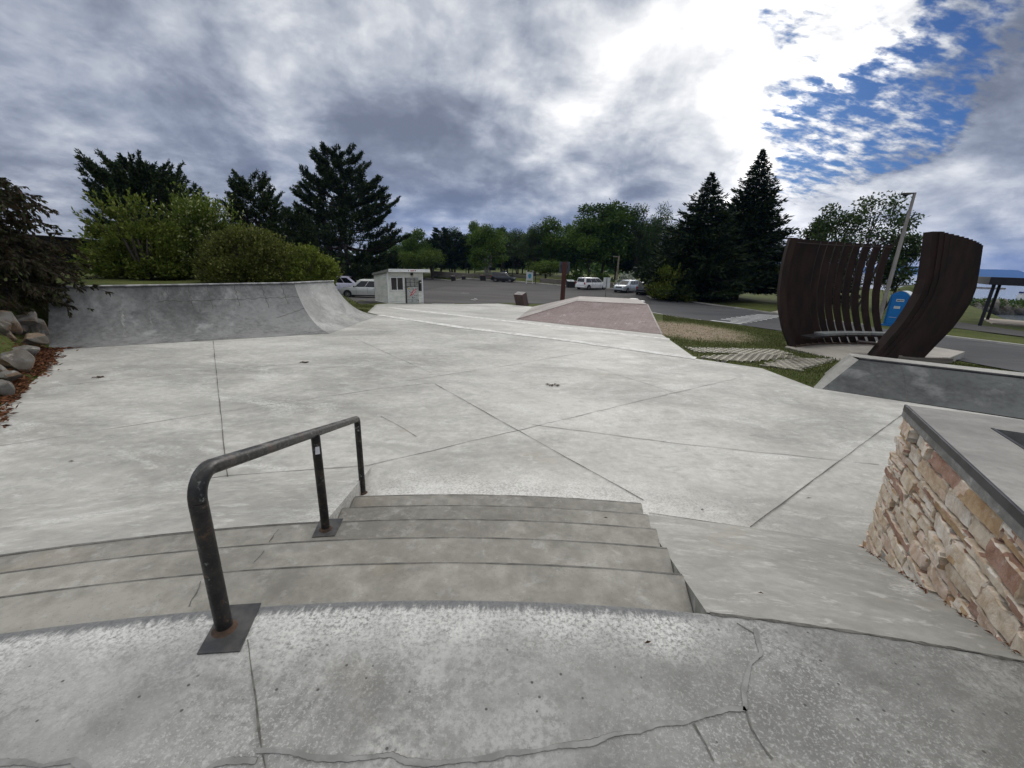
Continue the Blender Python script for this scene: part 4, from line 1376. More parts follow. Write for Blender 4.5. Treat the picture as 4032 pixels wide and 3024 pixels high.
# ------------------------------------------------------------------ grid pavers in the grass
PAVER_OUT = []
def pavers(poly_px, ang, cell=(.18, .26), web=.03, shift=.5):
    PAVER_OUT.append([tuple(on(*q)[:2]) for q in poly_px])
    P = [on(*p) for p in poly_px]
    c = np.mean(P, axis=0)
    ca, sa = math.cos(ang), math.sin(ang)
    loc = [((p[0] - c[0]) * ca + (p[1] - c[1]) * sa, -(p[0] - c[0]) * sa + (p[1] - c[1]) * ca) for p in P]
    x0, x1 = min(q[0] for q in loc), max(q[0] for q in loc); y0, y1 = min(q[1] for q in loc), max(q[1] for q in loc)
    b = MB()
    j = 0
    y = y0
    while y < y1:
        x = x0 + (cell[0] * shift * j) % cell[0]
        while x < x1:
            if bool(inpoly(x, y, loc)) and RND.random() > .03:
                dx, dy = cell[0] / 2, cell[1] / 2
                O = [(-dx, -dy), (dx, -dy), (dx, dy), (-dx, dy)]
                I = [(-dx + web, 0), (0, -dy + web * .7), (dx - web, 0), (0, dy - web * .7)] if False else [(-dx + web, -dy + web), (dx - web, -dy + web), (dx - web, dy - web), (-dx + web, dy - web)]
                V = []
                for q in O + I:
                    lx, ly = x + q[0] * .97, y + q[1] * .97
                    wx, wy = c[0] + lx * ca - ly * sa, c[1] + lx * sa + ly * ca
                    V.append((wx, wy, gz(wx, wy) + .035 + RND.uniform(-.002, .002)))
                V += [(v[0], v[1], v[2] - .06) for v in V[4:]]
                b.add(V, [(0, 1, 5, 4), (1, 2, 6, 5), (2, 3, 7, 6), (3, 0, 4, 7), (4, 5, 9, 8), (5, 6, 10, 9), (6, 7, 11, 10), (7, 4, 8, 11)])
            x += cell[0]
        y += cell[1]; j += 1
    return tag(b.build('grid_paving', 'mat_paver', recalc=False), kind='structure')


pavers([(2698, 1370), (3060, 1378), (3125, 1397), (3040, 1400), (2735, 1390)], -.50, (.18, .26), .030, .35)
pavers([(2745, 1408), (2960, 1392), (3100, 1402), (3140, 1408), (2955, 1428), (2800, 1420)], -.62, (.18, .26), .030, .0)
pavers([(2985, 1442), (3110, 1412), (3290, 1415), (3250, 1432), (3145, 1462)], -.95, (.24, .17), .030, .5)

# ------------------------------------------------------------------ foliage generators
def unit(v):
    return v / (np.linalg.norm(v, axis=-1, keepdims=True) + 1e-9)


def leaves(P, L, Wd, rg, axis=None, spread=1.0, droop=0.0):
    """diamond leaf blades at points P; axis = preferred growing direction"""
    n = len(P)
    d = rg.normal(size=(n, 3))
    if axis is not None: d = unit(axis) + spread * unit(d) * rg.uniform(.3, 1, (n, 1))
    d[:, 2] -= droop
    d = unit(d)
    s = unit(np.cross(d, rg.normal(size=(n, 3))))
    L = L * rg.uniform(.7, 1.3, (n, 1)); Wd = Wd * rg.uniform(.7, 1.3, (n, 1))
    a = P; b = P + d * L * .5 + s * Wd * .5; c = P + d * L; e = P + d * L * .5 - s * Wd * .5
    V = np.stack([a, b, c, e], 1).reshape(-1, 3)
    F = np.arange(4 * n).reshape(n, 4)
    return V, F


def cat(parts):
    V, F, o = [], [], 0
    for v, f in parts:
        V.append(v); F.append(f + o); o += len(v)
    return np.concatenate(V), np.concatenate(F)


def limb(p0, p1, n, rg, wig, up=0.0):
    t = np.linspace(0, 1, n)[:, None]
    q = p0 + (p1 - p0) * t
    q[:, 2] += up * np.sin(np.pi * t[:, 0]) * np.linalg.norm(p1 - p0)
    q[1:-1] += rg.normal(size=(n - 2, 3)) * wig
    return q


def pine_mesh(seed, h, rad, prof, whorls=15, tuft=.34, per=6, base=.16, dens_=1.0, up=.28, needles=11):
    """open pine: whorled limbs that lift at the tips and carry bottle-brush shoots. prof(f): relative limb length"""
    rg = np.random.default_rng(seed)
    mb = MB()
    tr = [(0, 0, -.3), (.02 * h * rg.normal() * .3, 0, h * .4), (0, 0, h * .97)]
    tr = [np.array(p) for p in tr]
    mb.tube(tr, [h * .017, h * .012, h * .003], 8)
    TP, TA = [], []
    for w in range(whorls):
        f = base + (1 - base) * (w / (whorls - 1)) ** .92
        z = h * f * .97
        nb = per if f < .85 else max(3, per - 1)
        a0 = rg.uniform(0, 6.28)
        for b in range(nb):
            if rg.random() > dens_: continue
            a = a0 + b * 6.283 / nb + rg.normal() * .22
            ln = rad * prof(f) * rg.uniform(.72, 1.18)
            if ln < .15: ln = .15
            dirh = np.array([math.cos(a), math.sin(a), 0])
            p0 = np.array([0, 0, z + rg.normal() * .08])
            lift = up * (0.15 + 0.75 * f ** 1.2) * ln
            p1 = p0 + dirh * ln + np.array([0, 0, lift * .55])
            k = 7
            t = np.linspace(0, 1, k)
            q = p0 + np.outer(t, dirh * ln)
            q[:, 2] += lift * (t ** 2.8) - .10 * ln * np.sin(np.pi * t) * (1 - f)
            q[1:] += rg.normal(size=(k - 1, 3)) * .03 * ln ** .5
            mb.tube(q, list(np.linspace(max(.018, ln * .020), .010, k)), 5, caps=False)
            nt = max(4, int(ln * 8.0))
            for s in range(nt):
                u = 1 - (s / nt) * rg.uniform(.62, .78)
                i = min(k - 2, int(u * (k - 1))); fr = u * (k - 1) - i
                c = q[i] * (1 - fr) + q[i + 1] * fr
                sd = rg.choice([-1, 1])
                side = np.array([-dirh[1], dirh[0], 0]) * sd
                sl = ln * .42 * (1.15 - u) * rg.uniform(.5, 1.3) + .08
                e = c + dirh * sl * .6 + side * sl * rg.uniform(.3, 1) + np.array([0, 0, sl * rg.uniform(.25, .75)])
                if sl > .25: mb.tube([c, e], [.011, .006], 3, caps=False)
                ax = unit((e - c) * .7 + np.array([0, 0, .8]) * (.4 + .5 * rg.random()) + dirh * .4)
                ns = 2 if sl < .4 else 3
                for m in range(ns):
                    TP.append(c + (e - c) * (1 - m * .33)); TA.append(ax)
    TP, TA = np.array(TP), np.array(TA)
    n = len(TP)
    P, Aa = [], []
    for m in range(needles):
        fr = rg.uniform(0, 1, (n, 1))
        P.append(TP + TA * tuft * (fr - .2) * .9); Aa.append(TA)
    V, F = leaves(np.concatenate(P), tuft * .60, tuft * .19, rg, np.concatenate(Aa), 1.5)
    kz = h / V[:, 2].max(); kr = rad / np.percentile(np.hypot(V[:, 0], V[:, 1]), 99.2)
    V = V * np.array([kr, kr, kz]); mb.v = [(a * kr, b * kr, c * kz) for a, b, c in mb.v]
    return mb, npmesh('crown', V, F)


def spruce_mesh(seed, h, rad, rows=34, base=.07, per=11, leafl=.55):
    rg = np.random.default_rng(seed)
    mb = MB()
    mb.tube([(0, 0, -.3), (0, 0, h * .5), (0, 0, h)], [h * .017, h * .010, .015], 8)
    P, Aa, Ls = [], [], []
    for r in range(rows):
        f = r / (rows - 1)
        z = h * (base + (1 - base) * f ** .95)
        wob = 1 + .22 * math.sin(r * 2.4 + seed) * (1 - f)
        ln0 = rad * ((1 - f) ** .95) * (1 - .35 * max(0, .12 - f) / .12) * wob + .06 + .10 * (1 - f)
        nb = max(5, int(per * (1 - f * .45)))
        a0 = rg.uniform(0, 6.28)
        for b in range(nb):
            a = a0 + b * 6.283 / nb + rg.normal() * .2
            ln = ln0 * rg.uniform(.68, 1.14)
            dh = np.array([math.cos(a), math.sin(a), 0])
            k = max(4, int(ln / .30))
            t = np.linspace(.12, 1, k)
            q = np.array([0, 0, z]) + np.outer(t, dh * ln)
            q[:, 2] += -.20 * ln * t + .20 * ln * t ** 2.6 + rg.normal() * .06
            if ln > .8: mb.tube([np.array([0, 0, z]), q[k // 2], q[-1]], [ln * .012 + .006, ln * .008 + .004, .004], 3, caps=False)
            side = np.array([-dh[1], dh[0], 0])
            for i in range(k):
                wsp = .34 * ln * (1.06 - t[i]) ** .7 * (1 if t[i] > .2 else .5)
                m = 5 if i < k - 1 else 4
                for _ in range(m):
                    sg = rg.uniform(-1, 1)
                    p = q[i] + side * sg * wsp + dh * rg.uniform(-.12, .12) * ln
                    p[2] -= abs(sg) * wsp * .22 + rg.uniform(0, .05)
                    P.append(p); Aa.append(dh * .8 + side * sg * .8 + np.array([0, 0, -.12 + .5 * (t[i] > .9)]))
    P.append(np.array([0, 0, h])); Aa.append(np.array([0, 0, 1.]))
    P, Aa = np.array(P), np.array(Aa)
    rep = 2
    P2 = np.concatenate([P + rg.normal(size=P.shape) * .07 for _ in range(rep)]); A2 = np.concatenate([Aa] * rep)
    tp = np.clip(1.15 - .75 * (P2[:, 2:3] / h) ** 3, .3, 1)
    V, F = leaves(P2, leafl * tp, leafl * .26 * tp, rg, A2, .7)
    return mb, npmesh('crown', V, F)


def broad_mesh(seed, h, rx, lumps=26, per=190, leafl=.34, trunk_h=.28, stems=1, airy=0.0, shape='round', lump_r=.30, droop=.15, bark_r=.016, low=.0, sticks=1):
    """broadleaf crown of torn leaf lumps on a forked skeleton"""
    rg = np.random.default_rng(seed)
    mb = MB()
    C, R = [], []
    for k in range(lumps):
        for _ in range(60):
            q = rg.uniform(-1, 1, 3)
            rr_ = np.linalg.norm(q)
            if rr_ > 1 or rr_ < .30: continue
            if shape == 'tall' and abs(q[2]) < .2 and rr_ > .9: continue
            break
        zz = h * (trunk_h + low) + (h - h * (trunk_h + low)) * (q[2] * .5 + .5) * .94
        sc = 1.0
        if shape == 'cone': sc = 1.15 - .75 * (q[2] * .5 + .5)
        if shape == 'flat': zz = h * (.72 + .22 * q[2]); 
        C.append([q[0] * rx * .82 * sc, q[1] * rx * .82 * sc, zz]); R.append(rx * lump_r * rg.uniform(.65, 1.35))
    C, R = np.array(C), np.array(R)
    for s in range(stems):
        off = np.array([rg.normal() * .03 * h * (stems > 1), rg.normal() * .02 * h * (stems > 1), 0])
        lean = np.array([rg.normal() * .05 * h, rg.normal() * .05 * h, 0]) * (1 + (stems > 1))
        q = limb(off + np.array([0, 0, -.3]), off + lean + np.array([0, 0, h * .80]), 7, rg, h * .008)
        mb.tube(q, list(np.linspace(h * bark_r, h * .004, 7)), 7)
        for k in range(s, lumps, stems):
            i = 1 + min(4, int(max(0, (C[k, 2] - h * trunk_h * .7)) / (h * .8) * 5))
            p = q[i]
            l = limb(p, C[k], 5, rg, h * .012, -.05)
            r0 = h * bark_r * .42 * (1 - i / 8)
            mb.tube(l, list(np.linspace(r0, .012, 5)), 5, caps=False)
            for _ in range(2 * sticks):
                e = C[k] + unit(rg.normal(size=3)) * R[k] * .95
                mb.tube([l[3], (l[3] + e) / 2 + rg.normal(size=3) * .06, e], [r0 * .4, r0 * .25, .006], 3, caps=False)
    parts = []
    for c, r in zip(C, R):
        n = int(per * (r / (rx * lump_r)) ** 1.6 * rg.uniform(.7, 1.2))
        d = unit(rg.normal(size=(n, 3)))
        rad_ = r * (rg.uniform(0, 1, (n, 1)) ** (.42 if airy < .5 else .6)) * (1 + .25 * rg.normal(size=(n, 1)) * .6)
        p = c + d * rad_ * np.array([1.12, 1.12, .82])
        parts.append(leaves(p, leafl, leafl * .55, rg, d + np.array([0, 0, -.1]), 1.4, droop))
    V, F = cat(parts)
    return mb, npmesh('crown', V, F)


def bush_mesh(seed, size, n, leafl, stems=26, lumps=34, lump=.26, flat=.0, stem_r=.022, spray=True):
    """many-stemmed shrub filling an ellipsoid from the ground up; size = (rx, ry, h)"""
    rg = np.random.default_rng(seed)
    rx, ry, h = size
    mb = MB()
    for s in range(stems):
        a = rg.uniform(0, 6.28); r = rg.uniform(.2, .95)
        z1 = h * math.sqrt(max(.05, 1 - r * r)) * rg.uniform(.65, 1.03)
        e = np.array([math.cos(a) * rx * r, math.sin(a) * ry * r, z1])
        b = np.array([math.cos(a) * rx * r * .22, math.sin(a) * ry * r * .22, -.2])
        q = limb(b, e, 6, rg, .05, .06)
        mb.tube(q, list(np.linspace(stem_r, .005, 6)), 4, caps=False)
        for _ in range(5):
            k = rg.integers(2, 5)
            mb.tube([q[k], q[k] + rg.normal(size=3) * .3 * h * .4 + np.array([0, 0, .1])], [.008, .003], 3, caps=False)
    parts = []
    for k in range(lumps):
        while True:
            q = rg.uniform(-1, 1, 3); q[2] = abs(q[2])
            if .45 < np.linalg.norm(q) < 1: break
        c = q * np.array([rx, ry, h]) * .90; c[2] = max(c[2], .12 * h)
        r = lump * min(rx, h) * rg.uniform(.35, 1.5)
        m = int(n / lumps * rg.uniform(.6, 1.4))
        d = unit(rg.normal(size=(m, 3)))
        p = c + d * r * (rg.uniform(0, 1, (m, 1)) ** .5) * np.array([1.1, 1.1, .9])
        p = p[p[:, 2] > .03]
        parts.append(leaves(p, leafl, leafl * .5, rg, unit(p * np.array([1 / rx, 1 / ry, 1 / h])) + np.array([0, 0, .25]), 1.3))
    # whips that stand out of the outline
    for k in range(int(lumps * 3.2)):
        q = unit(rg.normal(size=3)); q[2] = abs(q[2]) * .9 + .1
        b = q * np.array([rx, ry, h]) * .86; d = unit(q + np.array([0, 0, .8]) + rg.normal(size=3) * .25)
        ln = rg.uniform(.10, .32) * h
        mb.tube([b, b + d * ln], [.007, .003], 3, caps=False)
        t = rg.uniform(0, 1, (16, 1))
        parts.append(leaves(b + d * ln * t, leafl, leafl * .5, rg, np.repeat(d[None], 16, 0), 1.2))
    V, F = cat(parts)
    return mb, npmesh('crown', V, F)


MESHES = {}


def tree(key, gen, mats, name, label, loc, scale=(1, 1, 1), rz=0.0, cat_='tree', group=None):
    """first use builds the meshes of a kind; every tree is an object of its own with its own trunk and crown"""
    t = thing(name, label, cat_, loc, rz, group)
    t.scale = scale
    if key not in MESHES:
        mb, crown = gen()
        tr = mb.build('trunk' if cat_ == 'tree' else 'stem', mats[0], t, smooth=True, recalc=False)
        cr_ = link_mesh('crown' if cat_ == 'tree' else 'foliage', crown, mats[1], t)
        MESHES[key] = (tr, cr_)
    else:
        for src in MESHES[key]:
            c = src.copy(); COL.objects.link(c); c.parent = t
            c.name = src.name.split('.')[0]
    return t


def place(u, v, D, z=None):
    """ground spot in the direction of a photo pixel at forward distance D"""
    p = far(u, v, D)
    return np.array([p[0], p[1], gz(p[0], p[1]) if z is None else z])


def fit(u, vtop, D, vbase=1085):
    p = place(u, vtop * .65 + vbase * .35, D)
    return p, atz(u, vtop, p) - p[2]


# ------------------------------------------------------------------ left of the view
# reddish tree hanging over the boulders
rg_ = np.random.default_rng(3)


def red_gen():
    rg = np.random.default_rng(3)
    mb = MB(); parts = []
    h = 4.0
    for s in range(4):
        q = limb(np.array([rg.normal() * .12, rg.normal() * .12, -.3]), np.array([rg.normal() * .5, rg.normal() * .5, h * .8]), 7, rg, .04)
        mb.tube(q, list(np.linspace(.06, .015, 7)), 7)
        for b in range(46):
            k = rg.integers(1, 6); a = rg.uniform(0, 6.28)
            hz = q[k][2] / h
            ln = (1.95 - 1.0 * hz) * rg.uniform(.6, 1.15)
            e = q[k] + np.array([math.cos(a) * ln, math.sin(a) * ln, rg.uniform(-.55, .3) * ln * .6])
            l = limb(q[k], e, 6, rg, .03, .10)
            mb.tube(l, list(np.linspace(.017, .004, 6)), 4, caps=False)
            for m in range(13):
                t = rg.uniform(.2, 1.0); i = min(4, int(t * 5)); c = l[i] + (l[i + 1] - l[i]) * (t * 5 - i)
                dd = unit(unit(l[-1] - l[0]) + rg.normal(size=3) * .7); ll = rg.uniform(.15, .36)
                tip = c + dd * ll + np.array([0, 0, -.08])
                mb.tube([c, tip], [.005, .002], 3, caps=False)
                nn = 13
                tt = np.linspace(.1, 1, nn)[:, None]
                pts = c + (tip - c) * tt
                parts.append(leaves(pts, .125, .050, rg, np.repeat((unit(tip - c) + np.array([0, 0, -.75]))[None], nn, 0), .75))
    V, F = cat(parts)
    return mb, npmesh('crown', V, F)


tree('red', red_gen, ('mat_bark', 'mat_leaf_red'), 'small_tree', 'small tree with drooping reddish brown leaves over the boulders at the left edge', (-13.55, 10.9, .12), (1, 1, .98), .4)

# pines behind the shrubs
PF = lambda f: (1.0 if f < .35 else (1 - ((f - .35) / .65) ** 1.25 * .86)) * (1.0 if f > .2 else .85)


def wide(f):
    return .55 + .5 * math.sin(math.pi * min(1, f * .95)) - .35 * max(0, f - .85) / .15


D = 30
p, h = fit(560, 602, D, 1080)
tree('pineA', lambda: pine_mesh(11, h, 175 * 30 / FPX, wide, 14, .40, 8, .30, .95, .75, 11), ('mat_bark', 'mat_pine'), 'pine_tree',
     'broad dark pine with upswept shoots rising behind the leftmost shrub', p, rz=.3)
D = 34
p, h = fit(1000, 662, D, 1090)
tree('pineB', lambda: pine_mesh(15, h, 118 * 34 / FPX, lambda f: .45 + .6 * math.sin(math.pi * min(1, f * .98)) ** .8, 14, .42, 8, .15, .98, .65, 11), ('mat_bark', 'mat_pine'), 'pine_tree',
     'rounded dark pine standing left of the tallest pine', p, rz=1.3)
D = 56
p, h = fit(1345, 565, D, 1105)
PINE_C = p


def bigp(f):
    return (1.0 if f < .42 else 1 - ((f - .42) / .58) ** 1.1 * .68) * (.92 + .1 * math.sin(f * 21))


tree('pineC', lambda: pine_mesh(23, h, 225 * 56 / FPX, bigp, 15, .56, 7, .13, .86, .55, 11), ('mat_bark', 'mat_pine'), 'pine_tree',
     'tallest open pine with see-through tiers of limbs behind the parked minivans', p, rz=2.1)
p, h = fit(1165, 745, 40, 1100)
tree('pineB', None, None, 'pine_tree', 'lower pine filling the gap between the tallest pine and the rounded pine', p, (.86, .86, .86), 4.0)
p, h = fit(1540, 905, 62, 1100)
tree('pineB', None, None, 'pine_tree', 'low bushy pine between the tallest pine and the white shed', p, (.62, .62, .55), 2.0)
p, h = fit(808, 745, 33, 1090)
tree('sprS', lambda: spruce_mesh(41, 10.0, 2.6, 24, .05, 9, .4), ('mat_bark', 'mat_spruce'), 'spruce_tree', 'thin conifer tip poking out above the flowering shrub', p, (h / 10,) * 3)

# shrubs along the top of the quarter pipe
def bush(key, u0, u1, vtop, D, seed, mat, label, n, leafl, depth=.8, vb=1100, stems=40, lumps=46, lump=.25):
    uc = (u0 + u1) / 2
    p, h = fit(uc, vtop, D, vb)
    rx = (u1 - u0) / 2 * D / FPX
    return tree(key, lambda: bush_mesh(seed, (rx * .93, rx * depth, h * .93), n, leafl, stems, lumps, lump), ('mat_bark', mat), 'shrub', label, p, cat_='shrub')


bush('b1', 330, 700, 765, 19.5, 1, 'mat_leaf_bush', 'tall leafy green shrub with dark bare stems left of the flowering shrub', 38000, .16, .7, 1095, 46, 50)
bush('b2', 600, 985, 745, 21.0, 2, 'mat_leaf_bush_flower', 'green shrub dotted with cream flower heads between two plain shrubs', 36000, .15, .7, 1095, 46, 50)
bush('b3', 760, 1190, 895, 18.8, 3, 'mat_leaf_bush_olive', 'wide twiggy olive green shrub above the middle of the quarter pipe coping', 46000, .12, .6, 1095, 80, 52)
bush('b4', 1010, 1335, 960, 19.6, 4, 'mat_leaf_bush', 'low green shrub at the returned end of the quarter pipe', 36000, .12, .8, 1105, 50, 46)
# the dark forked stem group standing on the lawn under the tallest shrub
p = place(575, 1095, 18.6)
t = thing('bare_stem_clump', 'clump of dark bare shrub stems standing on the lawn behind the quarter pipe', 'shrub', p)
for k in range(9):
    stem = MB()
    a = k * .7
    stem.tube([(math.cos(a) * .10, math.sin(a) * .10, -.2), (math.cos(a) * .16, math.sin(a) * .16, .6), (math.cos(a) * .45 + RND.uniform(-.1, .1), math.sin(a) * .45, 1.7)], [.06, .05, .03], 6)
    stem.build('stem', 'mat_bark', t, smooth=True)

# dark screen fence at the back of the lawn
fa, fb_ = at(150, 1079, .25), at(330, 1062, .25)
fdir = (fb_ - fa) / np.linalg.norm(fb_ - fa)
fen = thing('screen_fence', 'tall black windscreened fence at the back of the left lawn', 'fence', fa)
f0, f1 = fa - fdir * 8, fa + fdir * 13.5
hf_ = atz(190, 930, at(190, 1075, .25)) - .25
MB().prism([tuple(f0[:2] + np.array([.02, 0])), tuple(f0[:2] - np.array([.02, 0])), tuple(f1[:2] - np.array([.02, 0])), tuple(f1[:2] + np.array([.02, 0]))], 0.0, .25 + hf_).build('screen', 'mat_fence', fen, world=True)
for k in range(9):
    q = f0 + (f1 - f0) * (k / 8)
    MB().tube([(q[0], q[1], 0), (q[0], q[1], .25 + hf_ + .05)], .035, 8).build('post', 'mat_black', fen, world=True, smooth=True)
MB().tube([(f0[0], f0[1], .26 + hf_), (f1[0], f1[1], .26 + hf_)], .03, 6).build('top_rail', 'mat_black', fen, world=True)

# ------------------------------------------------------------------ trees beyond the car park
GRP = 'trees beyond the car park'
kinds = {
    'm1': (lambda: broad_mesh(101, 14, 5.0, 34, 400, .46, .22, 1, shape='tall', lump_r=.30), 'mat_leaf_mid'),
    'm2': (lambda: broad_mesh(102, 14, 4.6, 30, 400, .46, .2, 2, shape='cone', lump_r=.30), 'mat_leaf_mid'),
    'd1': (lambda: broad_mesh(103, 14, 5.2, 34, 420, .46, .2, 1, lump_r=.30), 'mat_leaf_dark'),
    's1': (lambda: broad_mesh(104, 14, 4.4, 36, 170, .38, .25, 3, airy=.6, shape='tall', lump_r=.26, sticks=2), 'mat_leaf_sparse'),
    's2': (lambda: broad_mesh(105, 14, 4.8, 34, 190, .38, .25, 2, airy=.6, lump_r=.27, sticks=2), 'mat_leaf_sparse'),
}


def back(kind, u, vt, D, wpx, label, rz, name='broadleaf_tree', bark='mat_bark', vb=1082):
    p, h = fit(u, vt, D, vb)
    g, mt = kinds[kind]
    half = {'m1': 5.0, 'm2': 4.6, 'd1': 5.2, 's1': 4.4, 's2': 4.8}[kind]
    w = wpx * D / FPX / half * 1.12
    return tree(kind, g, (bark, mt), name, label, p, (w, w, h / 14.0), rz, group=GRP)


back('m1', 1640, 902, 96, 52, 'rounded green tree above the roof of the white shed', .2)
back('d1', 1700, 930, 108, 60, 'dull dark tree behind the lime maple and the shed roof', 4.4)
p, h = fit(1735, 893, 98, 1085)
tree('pineD', lambda: pine_mesh(31, 14, 5.0, lambda f: 1.05 - .75 * f, 14, .6, 6, .2, .95, .4, 9), ('mat_bark', 'mat_pine'), 'pine_tree', 'blackish pine beyond the car park right of the lime maple', p, (.95, .95, h / 14), 1.0, group=GRP)
p, h = fit(1790, 910, 102, 1085)
tree('pineD', None, None, 'pine_tree', 'second blackish pine beyond the car park with its trunk beside a lamp post', p, (.95, .95, h / 14), 2.6, group=GRP)
back('s1', 1775, 885, 118, 52, 'thin pale crown showing above the two blackish pines', 1.9)
back('d1', 1845, 905, 104, 55, 'dark tree between the blackish pines and the white stemmed birch', 1.0)
back('m1', 1870, 870, 110, 42, 'tall narrow tree behind the left shoulder of the birch', 3.0)
back('s1', 1985, 905, 104, 55, 'dark thin crowned tree just right of the birch', 2.0)
back('d1', 1975, 880, 112, 45, 'bushy topped tree behind the right shoulder of the birch', 2.2)
back('s1', 2040, 892, 108, 42, 'see-through tree with a pointed top over the information board', .8)
back('s2', 2085, 905, 100, 45, 'low see-through tree left of the twin crowned tree', 5.0)
back('s1', 2110, 868, 98, 42, 'left half of a twin crown, looser and paler than its neighbour', 1.4)
back('m1', 2175, 858, 98, 58, 'right half of a twin crown, fuller and greener, above the brown sign post', 5.2)
back('d1', 2245, 915, 96, 50, 'low dark tree between the twin crown and the biggest tree', 2.7)
back('d1', 2385, 772, 92, 118, 'biggest broad dome shaped tree beyond the white minivan', .9)
back('m1', 2330, 850, 90, 80, 'pale barked tree leaning in front of the biggest dome', 3.9, bark='mat_birch')
back('s2', 2290, 870, 94, 62, 'loose leaved left flank beside the biggest dome shaped tree', 3.3)
back('s1', 2520, 790, 90, 56, 'tall see-through tree just right of the biggest dome', .5)
back('s2', 2600, 806, 88, 56, 'tall see-through tree touching the left spruce', 2.9)
back('s1', 2660, 860, 86, 50, 'see-through tree partly hidden by the left spruce', 4.1)
back('d1', 2480, 930, 104, 80, 'dark low tree filling the gap behind the silver car', 2.2)
back('d1', 2590, 960, 98, 75, 'dark low tree behind the dark car and the wooden post', 1.2)
back('d1', 2130, 985, 112, 70, 'dark low tree behind the yellow green shrub', .3)
back('d1', 2000, 985, 114, 70, 'dark low tree behind the far dark car', 3.3)
back('d1', 1560, 960, 105, 60, 'dark low tree behind the left slope of the shed roof', 5.9)
back('d1', 1610, 930, 112, 60, 'dark tree filling in left of the rounded tree over the shed', 2.4)
back('m1', 2230, 880, 106, 52, 'green crown showing between the twin crown and the biggest dome', 1.6)
back('m1', 2440, 815, 98, 70, 'green right shoulder of the biggest dome shaped tree', 4.8)
back('d1', 2560, 860, 100, 70, 'dark mass behind the two tall see-through trees', 3.7)
back('m1', 2060, 915, 112, 55, 'green crown low behind the see-through trees over the information board', 2.0)
# birch in front
p, h = fit(1918, 872, 84, 1098)
tree('birch', lambda: broad_mesh(77, 14, 5.2, 44, 420, .38, .16, 3, shape='cone', lump_r=.27, droop=.6), ('mat_birch', 'mat_leaf_mid'), 'birch_tree',
     'weeping birch with white stems behind the far dark car', p, (.95, .95, h / 14), .4)
# small maples and shrubs
for (u, vt, wpx, vb, D_m, lab, mt, nm) in [
    (1700, 983, 68, 1062, 92, 'lime green spreading maple beside the shed roof', 'mat_leaf_lime', 'maple_tree'),
    (1600, 1000, 60, 1062, 90, 'lime green spreading maple rising right behind the shed roof', 'mat_leaf_lime', 'maple_tree'),
    (2150, 1030, 62, 1098, 80, 'yellow green spreading shrub beside the information board', 'mat_leaf_lime', 'shrub')]:
    p, h = fit(u, vt, D_m, vb)
    w = wpx * D_m / FPX
    tree('lime' + str(u), lambda: broad_mesh(u, h, w, 26, 210, .30, .25, 4, shape='flat', lump_r=.34, bark_r=.03), ('mat_bark', mt), nm, lab, p, cat_='tree' if nm == 'maple_tree' else 'shrub')


def shrub2(u0, u1, vt, vb, D_m, seed, mt, lab, n=3000, leafl=.22, lump=.3):
    uc = (u0 + u1) / 2
    p = place(uc, vb, D_m)
    h = max(.5, atz(uc, vt, p) - p[2])
    rx = (u1 - u0) / 2 * D_m / FPX
    tree('sh%d' % seed, lambda: bush_mesh(seed, (rx, rx * .8, h), n, leafl, 16, 18, lump), ('mat_bark', mt), 'shrub', lab, p, cat_='shrub')


shrub2(2545, 2720, 1040, 1163, 47, 61, 'mat_leaf_bush', 'pale green shrub at the foot of the left spruce above the dark car', 9000, .24)
shrub2(2428, 2505, 1078, 1108, 64, 62, 'mat_blossom', 'white flowering shrub above the silver car', 2600, .26)
shrub2(2225, 2300, 1070, 1096, 74, 63, 'mat_leaf_dark', 'rounded dark shrub behind the white minivan', 2600, .24)
shrub2(2290, 2420, 1080, 1100, 74, 64, 'mat_leaf_dark', 'low dark hedge plant between the minivan and the white notice', 2600, .24)
shrub2(1360, 1412, 1048, 1078, 60, 65, 'mat_leaf_dark', 'bare looking dark shrub behind the two minivans', 1500, .2)

# spruces on the right-hand lawn
p = on(2868, 1187); h = atz(2812, 695, p) - p[2]
tree('spr1', lambda: spruce_mesh(51, h, 6.5, 40, .045, 12, .62), ('mat_bark', 'mat_spruce'), 'spruce_tree', 'left of two tall dark spruces on the lawn beyond the road', place(2775, 880, p[1] + .5), rz=.4)
p = on(3000, 1183); h = atz(3002, 606, p) - p[2]
tree('spr2', lambda: spruce_mesh(52, h, 6.2, 44, .10, 12, .62), ('mat_bark', 'mat_spruce'), 'spruce_tree', 'tallest dark spruce, left of the curved steel screens', place(2958, 850, p[1]), rz=1.4)
p = on(2890, 1175)
p = place(2862, 900, p[1] + 3); h = atz(2893, 745, p) - p[2]
tree('spr2', None, None, 'spruce_tree', 'lower spruce wedged between the two tall spruces', p, (.72, .72, h / 20.0), 3.0)
p, h = fit(3205, 862, 47, 1150)
tree('sprS', None, None, 'spruce_tree', 'short conifer half hidden behind the slatted steel screen', p, (h / 10 * 1.25, h / 10 * 1.25, h / 10), 1.0)
p, h = fit(3330, 905, 50, 1150)
tree('sprS', None, None, 'spruce_tree', 'second short conifer behind the middle of the slatted steel screen', p, (h / 10 * 1.3, h / 10 * 1.3, h / 10), 2.0)


def airy_gen(seed, h, w): return lambda: broad_mesh(seed, h, w, 44, 95, .30, .30, 3, airy=.7, lump_r=.22, sticks=3, bark_r=.011)


